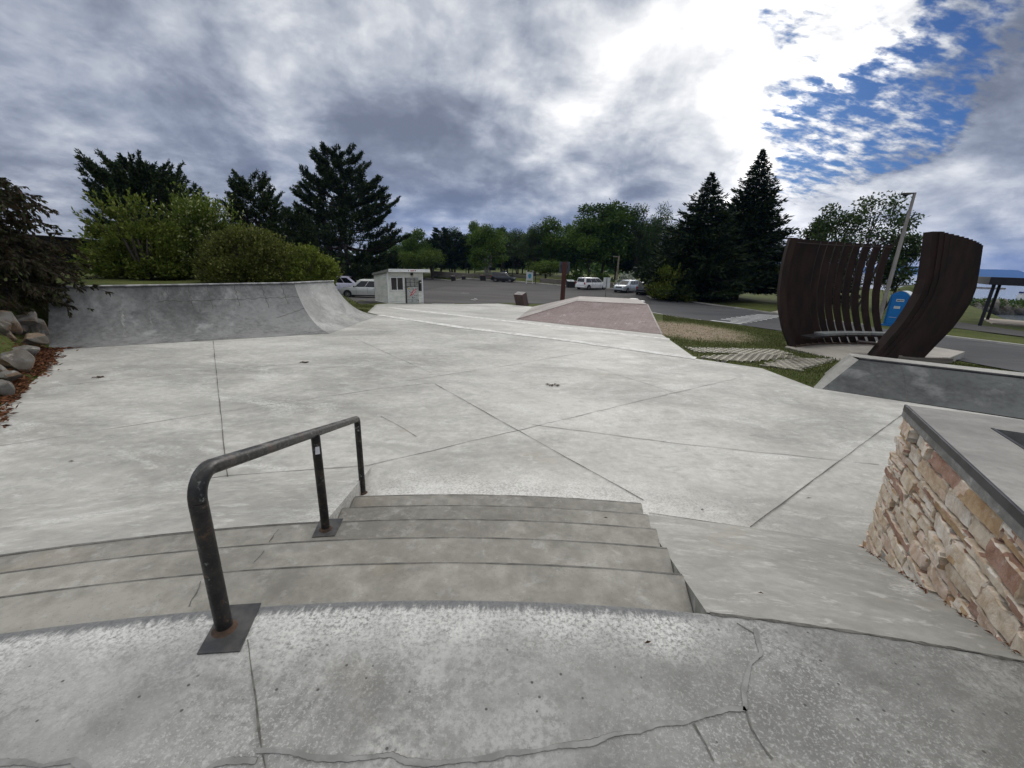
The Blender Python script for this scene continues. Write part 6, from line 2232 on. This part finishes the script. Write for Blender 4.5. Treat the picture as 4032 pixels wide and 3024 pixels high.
        for fx in (.72, -.36, -1.02):
            b.box((fx, sgn * (hw * .999), (belt + .34) / 2 + .02), (.014, .012, belt - .42))
        b.build('door_seam', 'mat_black', t)
        MB().box((0, sgn * (hw - .03), .235), (L * .52, .08, .09)).build('sill', 'mat_black', t)
    MB().box((xf - .06, 0, hood - .30), (.10, hw * .95, .16)).build('grille', grille, t, bevel=.02)
    MB().box((xf - .05, 0, .34), (.12, hw * 1.30, .13)).build('bumper', 'mat_black', t, bevel=.03)
    MB().box((xr_ + .03, 0, .42), (.14, hw * 1.75, .20)).build('bumper', paint, t, bevel=.05)
    MB().box((xr_ + .02, 0, .68), (.03, .34, .15)).build('number_plate', 'mat_plate', t)
    MB().box((0, 0, .22), (L * .80, Wd * .82, .12)).build('underside', 'mat_black', t)
    if spare:
        MB().lathe([(.10, -.13), (.33, -.12), (.35, -.04), (.35, .04), (.33, .10)], (0, 0, 0), 24, 'y').build('spare_wheel', 'mat_rubber', t, smooth=True)
        o = t.children[-1]; o.location = (xr_ - .08, 0, .86); o.rotation_euler = (0, 0, math.pi / 2)
    if roofrails:
        for sgn in (-1, 1):
            MB().tube([(xt0 + .2, sgn * tw * .86, zr - .01), (xt0 + .35, sgn * tw * .84, zr + .05), (xt1 - .35, sgn * tw * .84, zr + .05), (xt1 - .15, sgn * tw * .86, zr - .01)], .018, 6).build('roof_rail', 'mat_black', t)
    return t


def heading(pa, pb): return math.atan2(pb[1] - pa[1], pb[0] - pa[0])


def setcar(u, v): return on(u, v)


# white minivan: its tail faces us, nose to the right
a = on(2330, 1140)
car('white minivan with dark windows behind the white notice', (a[0], a[1] + .3, gz(a[0], a[1])), math.radians(38), 5.1, 2.0, 1.74, 'mat_car_white', belt=1.02, hood=1.02, hoodlen=.95, wsh=.95, rear=.16, side_split=(.33, .68), name='minivan')
a = on(2470, 1152)
car('silver blue crossover facing the road between the minivan and the dark car', (a[0], a[1] + .6, gz(a[0], a[1])), math.radians(228), 4.65, 1.86, 1.68, 'mat_car_silverblue', belt=1.04, hood=1.05, hoodlen=1.15, wsh=.8, rear=.35, name='crossover_car', roofrails=False)
a = on(2545, 1162)
car('dark navy car with its tail to the road under the pale shrub', (a[0] + .3, a[1] + 1.3, gz(a[0], a[1])), math.radians(62), 4.6, 1.82, 1.62, 'mat_car_dark', belt=1.0, hood=1.0, hoodlen=1.15, wsh=.8, rear=.30, name='parked_car', roofrails=True)
a = on(1982, 1111)
car('dark blue car with a spare wheel on its tail, parked in front of the birch', (a[0], a[1] + .6, gz(a[0], a[1])), math.radians(-8), 4.4, 1.82, 1.70, 'mat_car_dark', belt=1.02, hood=1.0, hoodlen=1.0, wsh=.75, rear=.14, name='parked_car', spare=True, wheel=.34)
a = at(1432, 1166, -2.25)
car('silver minivan nosing out from behind the shed', (a[0] + .1, a[1] + .5, gz(a[0], a[1])), math.radians(186), 5.0, 1.86, 1.78, 'mat_car_silver', belt=1.02, hood=1.0, hoodlen=1.35, wsh=.75, rear=.2, side_split=(.34, .68), name='minivan')
a = at(1375, 1143, -2.3)
car('lilac silver people carrier parked behind the silver minivan', (a[0] - .9, a[1] + 1.0, gz(a[0], a[1])), math.radians(8), 4.9, 1.9, 1.80, 'mat_car_lilac', belt=1.02, hood=1.0, hoodlen=1.0, wsh=.85, rear=.3, name='people_carrier')

# ------------------------------------------------------------------ street furniture
# brown leaning litter bin beside the brick bank
def bin_(u, v, wpx, hpx, label, rz, lean, mat='mat_bin_brown', topmat='mat_bin_top', D=None, depth=.6, group='brown box litter bins'):
    p = on(u, v) if D is None else place(u, v, D)
    Dm = (p - EYE) @ FWD
    w, h = wpx * Dm / FPX, hpx * Dm / FPX
    t = thing('litter_bin', label, 'litter bin', p, rz, group)
    d = w * depth
    sh = lean * h
    V = [(-w / 2, -d / 2, -.05), (w / 2, -d / 2, -.05), (w / 2, d / 2, -.05), (-w / 2, d / 2, -.05),
         (-w / 2 + sh, -d / 2, h * .80), (w / 2 + sh, -d / 2, h * .80), (w / 2 + sh, d / 2, h), (-w / 2 + sh, d / 2, h)]
    F = [(0, 3, 2, 1), (0, 1, 5, 4), (1, 2, 6, 5), (2, 3, 7, 6), (3, 0, 4, 7), (4, 5, 6, 7)]
    MB().add(V, F).build('bin_body', mat, t, bevel=.015)
    e = .02
    MB().add([(-w / 2 + sh + e, -d / 2 + e, h * .80 + .012), (w / 2 + sh - e, -d / 2 + e, h * .80 + .012), (w / 2 + sh - e, d / 2 - e, h * .99 + .012), (-w / 2 + sh + e, d / 2 - e, h * .99 + .012)], [(0, 1, 2, 3)]).build('lid', topmat, t)
    MB().box((sh + .0, -d * .1, h * .89 + .035), (w * .22, d * .12, .03)).build('flap_handle', 'mat_sign_white', t)
    return t


bin_(2058, 1202, 40, 50, 'brown leaning box bin standing in the grass beside the brick bank', -.55, -.30, depth=.8)
bin_(2247, 1122, 30, 30, 'dark box bin with a pale sloping lid at the wall left of the white minivan', .25, -.05, 'mat_black', 'mat_sign_print', D=66)
bin_(1786, 1088, 17, 22, 'leftmost dark box bin leaning at the far wall of the car park', .35, -.18, 'mat_black', 'mat_bin_brown', D=84)
bin_(1826, 1088, 15, 15, 'squat dark planter box at the far wall between two leaning bins', 0, 0, 'mat_black', 'mat_bin_brown', D=82)
bin_(1902, 1098, 22, 24, 'dark box bin beside the white birch stems', .2, -.1, 'mat_black', 'mat_bin_brown', D=79)
p = place(1986, 1080, 84)
t = thing('recycling_bin', 'dark blue recycling bin showing over the roof of the far dark car', 'recycling bin', p)
MB().prism([(-.4, -.4), (.4, -.4), (.4, .4), (-.4, .4)], 0, 1.05).build('bin_body', 'mat_bin_blue', t, bevel=.03)
MB().prism([(-.45, -.45), (.45, -.45), (.45, .45), (-.45, .45)], 1.052, 1.12).build('lid', 'mat_bin_blue', t, bevel=.02)

# brown timber post with the sign seen from behind
p = on(2214, 1184)
zt_ = atz(2222, 1031, p) - p[2]
t = thing('sign_post', 'thick brown timber post with a dark sign board seen from behind', 'sign', p, -.05)
pw = 17 * ((p - EYE) @ FWD) / FPX
MB().box((0, 0, zt_ / 2 - .1), (pw, pw * .8, zt_ + .2)).build('post', 'mat_wood_brown', t, bevel=.01)
bw2 = 40 * ((p - EYE) @ FWD) / FPX; bh2 = 43 * ((p - EYE) @ FWD) / FPX
sb = MB().box((.02, pw * .45 + .03, zt_ - bh2 / 2), (bw2, .03, bh2)).build('sign_board', 'mat_sign_back', t, bevel=.01)
for sx_ in (-.32, .32):
    MB().box((sx_ * bw2, pw * .45 + .012, zt_ - bh2 * .42), (.05, .012, bh2 * .34)).build('bracket', 'mat_black', sb)
# white notice on a thin steel post
p = on(2383, 1172)
zt_ = atz(2390, 1093, p) - p[2]
sc0 = ((p - EYE) @ FWD) / FPX
t = thing('notice_sign', 'white rectangular notice on a thin galvanised post in front of the white minivan', 'sign', p, .1)
MB().box((0, 0, zt_ / 2), (.07, .05, zt_)).build('post', 'mat_galv', t)
pn_ = MB().box((.03, .045, zt_ - 19 * sc0), (28 * sc0, .02, 38 * sc0)).build('panel', 'mat_sign_white', t, bevel=.02)
b = MB()
for k in range(9):
    b.box((.03 + 3 * sc0, .033, zt_ - (5 + 3.4 * k) * sc0), (16 * sc0, .004, .03)) if False else None
b.box((.03, .034, zt_ - 19 * sc0), (24.5 * sc0, .002, .02)); b.build('print_line', 'mat_sign_print', pn_)
# information board with the blue emblem
p = place(2085, 1102, 74)
zt_ = atz(2086, 1064, p) - p[2]
sc0 = ((p - EYE) @ FWD) / FPX
t = thing('information_board', 'white information board with a blue emblem beside the stone retaining wall', 'sign', p, 0)
for s_ in (-12, 12): MB().box((s_ * sc0, 0, zt_ / 2), (.12, .12, zt_)).build('post', 'mat_sign_white', t)
bd = MB().box((0, -.07, zt_ * .55), (23 * sc0, .05, 32 * sc0)).build('board', 'mat_sign_white', t)
b = MB()
for k in range(8): b.box((0, -.097, zt_ * .55 + (k - 3.5) * 3.6 * sc0), (19 * sc0, .004, 1.2 * sc0))
b.build('print_line', 'mat_sign_print', bd)
MB().poly([(x * sc0, -.103, zt_ * .55 + z * sc0) for x, z in [(0, -9), (4, -6), (6, 0), (6.5, 6), (3, 9.5), (-2, 9), (-6, 6), (-6, 0), (-4.5, -5)]]).build('emblem', 'mat_emblem', bd)
for (u, w_) in ((2108, .12),):
    p = place(u, 1106, 73)
    t = thing('display_stand', 'thin dark square stand beside the information board', 'display stand', p)
    z_ = atz(u, 1070, p) - p[2]
    MB().box((0, 0, z_ / 2), (.12, .12, z_)).build('post', 'mat_black', t); MB().box((-.5, 0, z_ - .06), (1.1, .1, .1)).build('crossbar', 'mat_black', t)
# old wooden pole with an arm over the shrubs
p = place(2426, 1118, 66)
z_ = atz(2436, 1008, p) - p[2]
t = thing('wooden_pole', 'grey wooden pole with a short arm standing among the trees above the silver car', 'pole', p)
MB().tube([(0, 0, -.2), (0.02, 0, z_)], [.15, .12], 10).build('post', 'mat_wood_grey', t, smooth=True)
MB().box((-.42, 0, z_ - .1), (.95, .1, .14)).build('arm', 'mat_wood_grey', t)
MB().tube([(-.75, 0, z_ - .15), (-.7, 0, z_ - .9), (-.62, 0, z_ - 1.15)], .02, 5).build('hanger', 'mat_galv', t)
# short wooden posts by the kerb
for (u, v, vt, lab) in [(2573, 1172, 1136, 'short grey wooden post at the kerb beside the dark navy car')]:
    p = place(u, v, on(2560, 1176)[1] + .6)
    z_ = atz(u + 3, vt, p) - p[2]
    t = thing('wooden_post', lab, 'post', p)
    MB().box((0, 0, z_ / 2 - .1), (.22, .22, z_ + .2)).build('post_shaft', 'mat_wood_grey', t, bevel=.03)
# two round topped concrete bollards behind the brick bank
for (u, v, vt, lab) in [(2494, 1192, 1175.5, 'farther of two round white topped drums behind the brick bank'), (2521, 1203, 1184, 'nearer of two round white topped drums behind the brick bank')]:
    p = place(u, v, 30 if u < 2510 else 28.4)
    z_ = atz(u, vt, p) - p[2]
    r_ = 15.5 * ((p - EYE) @ FWD) / FPX
    t = thing('drum', lab, 'drum', p, 0, 'white topped drums')
    MB().lathe([(r_ * .92, -.1), (r_ * .92, z_ - .06)], (0, 0, 0), 24).build('drum_body', 'mat_barrel', t, smooth=True)
    MB().lathe([(r_, z_ - .06), (r_ * 1.02, z_ - .03), (r_ * .97, z_)], (0, 0, 0), 24).build('lid', 'mat_lid_white', t, smooth=True)

# retaining walls round the far side of the car park
def rwall(pts, h, label, mat='mat_timber_wall', w=.5, zb=None):
    P = [np.array(q[:2], float) for q in pts]
    rings = []
    c0 = P[len(P) // 2]
    t = thing('retaining_wall', label, 'wall', (c0[0], c0[1], gz(c0[0], c0[1])))
    for i, p in enumerate(P):
        tt = P[min(i + 1, len(P) - 1)] - P[max(i - 1, 0)]; tt /= np.linalg.norm(tt); n = np.array([-tt[1], tt[0]])
        z = -2.1
        a, c = p + n * w / 2, p - n * w / 2
        rings.append([(*c, z - .2), (*a, z - .2), (*a, z + h), (*c, z + h)])
    MB().loft(rings).build('wall_face', mat, t, world=True, bevel=.03)
    return t


LOTF = lambda x: float(np.interp(x, LOT_X, LOT_Y))
rwall([(x, LOTF(x) + .75) for x in np.linspace(-19, -3.6, 14)], .95, 'long low grey retaining wall at the far left of the car park behind the shed')
rwall([(x, LOTF(x) + .75) for x in np.linspace(4.5, 16.5, 12)] + [(19, 64.8)], .92, 'low timber retaining wall curving behind the white minivan and the sign post')
rwall([(x, LOTF(x) + 4.5) for x in np.linspace(-3, 3.2, 6)], 1.1, 'dark low wall behind the far dark car and the information board')
# thin lamp posts among the trees
for (u, vt, D_, lab) in [(2018, 1008, 82, 'thin black lamp post right of the far dark car'), (1835, 1035, 90, 'thin black lamp post between the blackish pines and the birch')]:
    p = place(u, 1090, D_); z_ = atz(u, vt, p) - p[2]
    t = thing('lamp_post', lab, 'lamp post', p, 0, 'black lamp posts beyond the car park')
    MB().tube([(0, 0, 0), (0, 0, z_)], .07, 8).build('pole', 'mat_black', t); MB().box((.22, 0, z_), (.6, .2, .12)).build('lamp_head', 'mat_black', t)
# pale stones and hedge strip behind the minivans
rgk = random.Random(6)
for k in range(9):
    u = 1344 + k * 15.5; p = place(u, 1084 + rgk.uniform(-1, 1), 70)
    bm = bmesh.new(); bmesh.ops.create_icosphere(bm, subdivisions=2, radius=.34)
    for v in bm.verts: v.co = Vector((v.co.x * rgk.uniform(.95, 1.3), v.co.y, v.co.z * .8 + rgk.uniform(-.02, .02)))
    me = bpy.data.meshes.new('rock'); bm.to_mesh(me); bm.free()
    o = link_mesh('rock', me, 'mat_sign_white'); o.location = (p[0], p[1], p[2] + .22)
    tag(o, 'pale round rock in the row along the hedge behind the two minivans', 'rock', 'pale rocks along the hedge')
hp0, hp1 = place(1330, 1080, 73), place(1480, 1080, 73)
parts_ = []
rg = np.random.default_rng(17)
q = hp0 + (hp1 - hp0) * rg.uniform(0, 1, (1500, 1)) + rg.uniform(-1, 1, (1500, 3)) * np.array([.1, .4, 0]); q[:, 2] = hp0[2] + rg.uniform(0, .95, 1500)
V, F = leaves(q, .28, .16, rg)
tag(link_mesh('hedge', npmesh('hedge', V, F), 'mat_leaf_dark'), 'dark clipped hedge behind the pale rocks and the two minivans', 'hedge')
# far parked cars glimpsed under the pines
for (u, D_, rz_, paint, lab) in [(1408, 118, .1, 'mat_car_white', 'white car far away under the tallest pine, left of its neighbour'), (1462, 124, -.1, 'mat_car_silverblue', 'pale blue car far away under the tallest pine, right of its neighbour')]:
    p = place(u, 1050, D_)
    p[2] = gz(p[0], p[1]) + .2
    car(lab, p, rz_, 4.6, 1.8, 1.5, paint, belt=.9, hood=.9, name='parked_car')

# ------------------------------------------------------------------ portable toilet
p = on(3527, 1287)
Dm = (p - EYE) @ FWD
hP = atz(3570, 1147, p) - p[2]
az = math.atan2(p[0], p[1])
t = thing('portable_toilet', 'blue portable toilet with a white domed roof between the two steel screens', 'portable toilet', (p[0] + .35, p[1] + .5, p[2]), -az + math.radians(-33) + .35)
w, d = 1.08, 1.15
hw_ = hP * .86
MB().prism([(-w / 2, -d / 2), (w / 2, -d / 2), (w / 2, d / 2), (-w / 2, d / 2)], .10, hw_).build('wall', 'mat_blue', t, bevel=.02)
MB().prism([(-w / 2 - .09, -d / 2 - .12), (w / 2 + .06, -d / 2 - .12), (w / 2 + .06, d / 2 + .06), (-w / 2 - .09, d / 2 + .06)], -.04, .12).build('base', 'mat_blue_dark', t, bevel=.02)
n = 12
rows = []
for y in (-d / 2 - .03, d / 2 + .03):
    rows.append([(-w / 2 - .02 + (w + .04) * k / n, y, hw_ + .01 + (hP - hw_) * math.sin(math.pi * k / n) ** .8) for k in range(n + 1)])
rb2 = MB()
rb2.grid(rows); rb2.poly([(x, y + .02, z - .03) for x, y, z in rows[0]][::1] )
rb2.build('roof', 'mat_potty_roof', t, smooth=True)
MB().poly([(x * .97, -d / 2 - .035, z - .035) for x, y, z in rows[0]]).build('gable', 'mat_blue', t)
dr = MB().box((0, -d / 2 - .012, .12 + (hw_ - .12) * .5), (w * .78, .03, hw_ - .18)).build('door', 'mat_blue', t, bevel=.015)
for x in (-w * .45, w * .45): MB().box((x, -d / 2 - .02, hw_ / 2), (.07, .05, hw_ - .05)).build('frame', 'mat_blue_dark', t, bevel=.01)
MB().box((.05, -d / 2 - .032, hw_ * .86), (.42, .006, .16)).build('sign_panel', 'mat_sign_white', dr)
b = MB()
for k, wd_ in enumerate((.05, .09, .03, .07, .05)): b.box((-.09 + k * .075, -d / 2 - .037, hw_ * .86), (wd_, .004, .06))
b.build('lettering', 'mat_black', dr)
MB().box((-.02, -d / 2 - .032, hw_ * .63), (.34, .006, .17)).build('notice', 'mat_sign_white', dr)
b = MB()
for k in range(3): b.box((-.02, -d / 2 - .037, hw_ * .63 + (k - 1) * .045), (.27, .003, .012))
b.build('lettering', 'mat_sign_print', dr)
MB().box((-.10, -d / 2 - .032, hw_ * .30), (.42, .006, .02)).build('lettering', 'mat_sign_white', dr)
MB().box((.34, -d / 2 - .05, hw_ * .48), (.06, .06, .22)).build('handle', 'mat_blue_dark', dr, bevel=.02)
for k in range(3): MB().box((w / 2 + .006, 0, .4 + k * .55), (.02, d * .7, .05)).build('side_ridge', 'mat_blue_dark', t)
for k in range(5): MB().box((w / 2 + .006, -.2 + .1 * k, hw_ * .9), (.012, .04, .12)).build('vent', 'mat_black', t)

# ------------------------------------------------------------------ street lamp
p = on(3472, 1268)
p = place(3463, 1250, p[1] + 2.5)
z_ = atz(3571, 764, p) - p[2]
sc0 = ((p - EYE) @ FWD) / FPX
t = thing('street_lamp', 'tall grey street lamp with one short arm above the blue toilet', 'street lamp', p, math.radians(-12))
MB().loft([[(x * s, y * s, z) for x, y in ((-1, -1), (1, -1), (1, 1), (-1, 1))] for s, z in ((.115, -.1), (.10, z_ * .6), (.075, z_))]).build('pole', 'mat_lamp_pole', t, bevel=.01)
MB().box((-.22, 0, z_ + .02), (.62, .11, .10)).build('arm', 'mat_lamp_head', t)
hd = MB().box((-.60, 0, z_ - .03), (.52, .34, .15)).build('lamp_head', 'mat_lamp_head', t, bevel=.03)
MB().lathe([(.05, -.10), (.14, -.06), (.16, 0)], (-.58, 0, z_ - .12), 14).build('lens', 'mat_glass_dark', hd, smooth=True)

# ------------------------------------------------------------------ open shelter, railings and shore at the right
p0 = on(3857, 1283); p1_ = on(3886, 1263)
zr_ = atz(3895, 1118, p0)
t = thing('picnic_shelter', 'flat roofed dark open shelter with slim posts at the right edge of the view', 'shelter', p0)
rgt = np.array([.76, -.65]); dpt = np.array([.65, .76])
for q in (p0, p1_):
    b = MB().tube([(q[0], q[1], gz(q[0], q[1]) - .2), (q[0], q[1], zr_ + .1)], .11, 10).build('post', 'mat_shelter', t, world=True, smooth=True)
for s_ in (6.5, 13):
    q = np.array(p0[:2]) + rgt * s_
    MB().tube([(q[0], q[1], p0[2] - .2), (q[0], q[1], zr_ + .1)], .11, 10).build('post', 'mat_shelter', t, world=True, smooth=True)
o0 = np.array(p0[:2]) - rgt * .35 - dpt * .5
pl = [o0, o0 + rgt * 15, o0 + rgt * 15 + dpt * 7.2, o0 + dpt * 7.2]
zt2 = atz(3890, 1090, p0)
MB().prism([tuple(q) for q in pl], zr_ - .05, max(zt2, zr_ + .35)).build('roof', 'mat_shelter', t, world=True, bevel=.02)
pl2 = [o0 + dpt * .6 + rgt * .5, o0 + rgt * 14.5 + dpt * .6, o0 + rgt * 14.5 + dpt * 6.8, o0 + dpt * 6.8 + rgt * .5]
MB().prism([tuple(q) for q in pl2], zr_ - .06, zr_ - .052).build('soffit', 'mat_soffit', t, world=True)
pl3 = [np.array(p1_[:2]) - rgt * .1 - dpt * 3.2, np.array(p1_[:2]) + rgt * 15 - dpt * 3.2, np.array(p1_[:2]) + rgt * 15 + dpt * 2.2, np.array(p1_[:2]) - rgt * .1 + dpt * 2.2]
MB().prism([tuple(q) for q in pl3], -2.6, -2.0).build('deck', 'mat_deck', t, world=True, bevel=.02)

WL = -4.1
wp_ = MB()
wp_.poly([(30, -400, WL), (9200, -400, WL), (9200, 9200, WL), (30, 9200, WL)])
tag(wp_.build('lake', 'mat_water', recalc=False), kind='structure')


def mound(pts, w, h, z0, n, name, mat, label, catn, seed, rock=(.5, 1.1)):
    rg = np.random.default_rng(seed)
    Vs, Fs = [], []
    P = dens([np.array([q[0], q[1], 0.]) for q in pts], 1.0)
    for k in range(n):
        c = P[rg.integers(len(P))].copy()
        o = rg.normal() * .42
        c[:2] += rg.normal(size=2) * w * .4
        zz = z0 + h * max(0, 1 - abs(o)) * rg.uniform(.2, 1.0)
        r = rg.uniform(*rock)
        bm = bmesh.new(); bmesh.ops.create_icosphere(bm, subdivisions=1, radius=r)
        v0 = np.array([v.co for v in bm.verts]) * rg.uniform(.6, 1.2, 3) + rg.normal(size=(len(bm.verts), 3)) * r * .12
        bm.verts.index_update()
        f0 = np.array([[v.index for v in f.verts] for f in bm.faces]); bm.free()
        Fs.append(f0 + sum(len(a) for a in Vs)); Vs.append(v0 + np.array([c[0], c[1], zz]))
    return tag(link_mesh(name, npmesh(name, np.concatenate(Vs), np.concatenate(Fs)), mat), label, catn, kind='stuff')


# rock breakwater beyond the shelter
bk = [at(3770, 1238, WL)[:2], at(3900, 1240, WL)[:2], at(4100, 1250, WL)[:2], at(4500, 1275, WL)[:2]]
bk = [q * 1.06 for q in bk]
hb = atz(3850, 1186, np.array([*bk[0], 0])) - WL
mound(bk, 3.5, hb * .85, WL, 260, 'rock_breakwater', 'mat_riprap', 'dark rock breakwater rising from the lake behind the shelter', 'breakwater', 3, (.5, 1.1))
q_ = []
rg = np.random.default_rng(5)
P_ = dens([np.array([a[0], a[1], 0.]) for a in bk], .5)
for k in range(3800):
    c = P_[rg.integers(len(P_))] + np.array([*(rg.normal(size=2) * 1.6), 0]); c[2] = WL + hb * rg.uniform(.62, 1.12)
    q_.append(c)
V, F = leaves(np.array(q_), .38, .2, rg)
tag(link_mesh('breakwater_scrub', npmesh('breakwater_scrub', V, F), 'mat_leaf_dark'), 'dark green scrub growing over the top of the rock breakwater', 'scrub', kind='stuff')
# grassy spit behind the toilet
sp = [at(3480, 1158, WL)[:2], at(3560, 1155, WL)[:2], at(3680, 1156, WL)[:2]]
hs_ = atz(3580, 1124, np.array([*sp[1], 0])) - WL
b = MB()
rows = []
for i, q in enumerate(dens([np.array([a[0], a[1], 0.]) for a in sp], 3.0)):
    d = q[:2] / np.linalg.norm(q[:2])
    hh = hs_ * (.45 + .55 * sstep(0, 6, i))
    rows.append([(q[0] + d[0] * s, q[1] + d[1] * s, WL - .3 + (hh + .3) * math.cos(max(-1, min(1, s / 9)) * math.pi / 2) ** .7 + RND.uniform(-.1, .1)) for s in np.linspace(-9, 9, 9)])
tag(b.grid(rows).build('shore_bank', 'mat_grass_ground', smooth=True), kind='structure')
# breakwater lines out in the lake
for (u0, v0, u1, v1, h_, lab) in [(3300, 1070, 4300, 1102, 1.5, 'long thin breakwater far out on the lake just under the hills'), (3300, 1116, 3960, 1139, .6, 'nearer low pier line crossing the lake behind the street lamp')]:
    a, c = at(u0, v0, WL), at(u1, v1, WL)
    d = (c - a)[:2]; d /= np.linalg.norm(d); n_ = np.array([-d[1], d[0]])
    wq = 1.2 if h_ < 1 else 5
    o = MB().prism([tuple(a[:2]), tuple(c[:2]), tuple(c[:2] + n_ * wq), tuple(a[:2] + n_ * wq)], WL - .5, WL + h_).build('breakwater', 'mat_riprap')
    tag(o, lab, 'breakwater')
# moored white boat with a blue cover
p = at(4025, 1172, WL)
t = thing('boat', 'white moored boat with a dark blue cover showing under the shelter roof', 'boat', p, .3)
k_ = ((p - EYE) @ FWD) / FPX
MB().loft([[(x, -w_, .0), (x, -w_ * 1.2, 10 * k_), (x, w_ * 1.2, 10 * k_), (x, w_, .0)] for x, w_ in ((-26 * k_, 5 * k_), (-10 * k_, 7 * k_), (20 * k_, 7 * k_), (40 * k_, .8 * k_))]).build('hull', 'mat_car_white', t)
MB().prism([(-20 * k_, -5 * k_), (16 * k_, -5 * k_), (16 * k_, 5 * k_), (-20 * k_, 5 * k_)], 10.1 * k_, 17 * k_).build('cabin', 'mat_sign_white', t, bevel=.05)
MB().prism([(-22 * k_, -6 * k_), (12 * k_, -6 * k_), (12 * k_, 6 * k_), (-22 * k_, 6 * k_)], 17.1 * k_, 23 * k_).build('cover', 'mat_bin_blue', t, bevel=.1)

# hills across the lake
Dh = 7000.0
prof = [(3380, 1052), (3470, 1049), (3560, 1048), (3640, 1049), (3720, 1053), (3800, 1057), (3873, 1060), (3940, 1061), (4009, 1064), (4040, 1074), (4080, 1086), (4110, 1094)]
rows = [[], [], []]
for (u, v) in prof:
    a = far(u, v, Dh)
    rows[1].append((a[0], a[1], a[2]))
    rows[0].append((a[0] * .93, a[1] * .93, WL)); rows[2].append((a[0] * 1.15, a[1] * 1.15, WL))
hl = MB().grid(rows)
tag(hl.build('hills', 'mat_hill', smooth=True), kind='structure')

# ------------------------------------------------------------------ air over the lake
HAZE = True
if HAZE:
    hz = MB()
    x0, x1, y0, y1, z0, z1 = -950, 9300, -450, 9300, -9.5, 330
    hz.box(((x0 + x1) / 2, (y0 + y1) / 2, (z0 + z1) / 2), (x1 - x0, y1 - y0, z1 - z0))
    m = bpy.data.materials.new('mat_haze'); m.use_nodes = True
    nt = m.node_tree; nt.nodes.clear()
    pv = N(nt, 'ShaderNodeVolumePrincipled', {'Color': (0.15, 0.36, 0.95, 1), 'Density': 0.00010, 'Anisotropy': 0.0})
    N(nt, 'ShaderNodeOutputMaterial', {'Volume': pv.outputs[0]})
    o = hz.build('haze', m)
    tag(o, 'thin blue air between the shore and the hills across the lake', 'haze', kind='stuff')
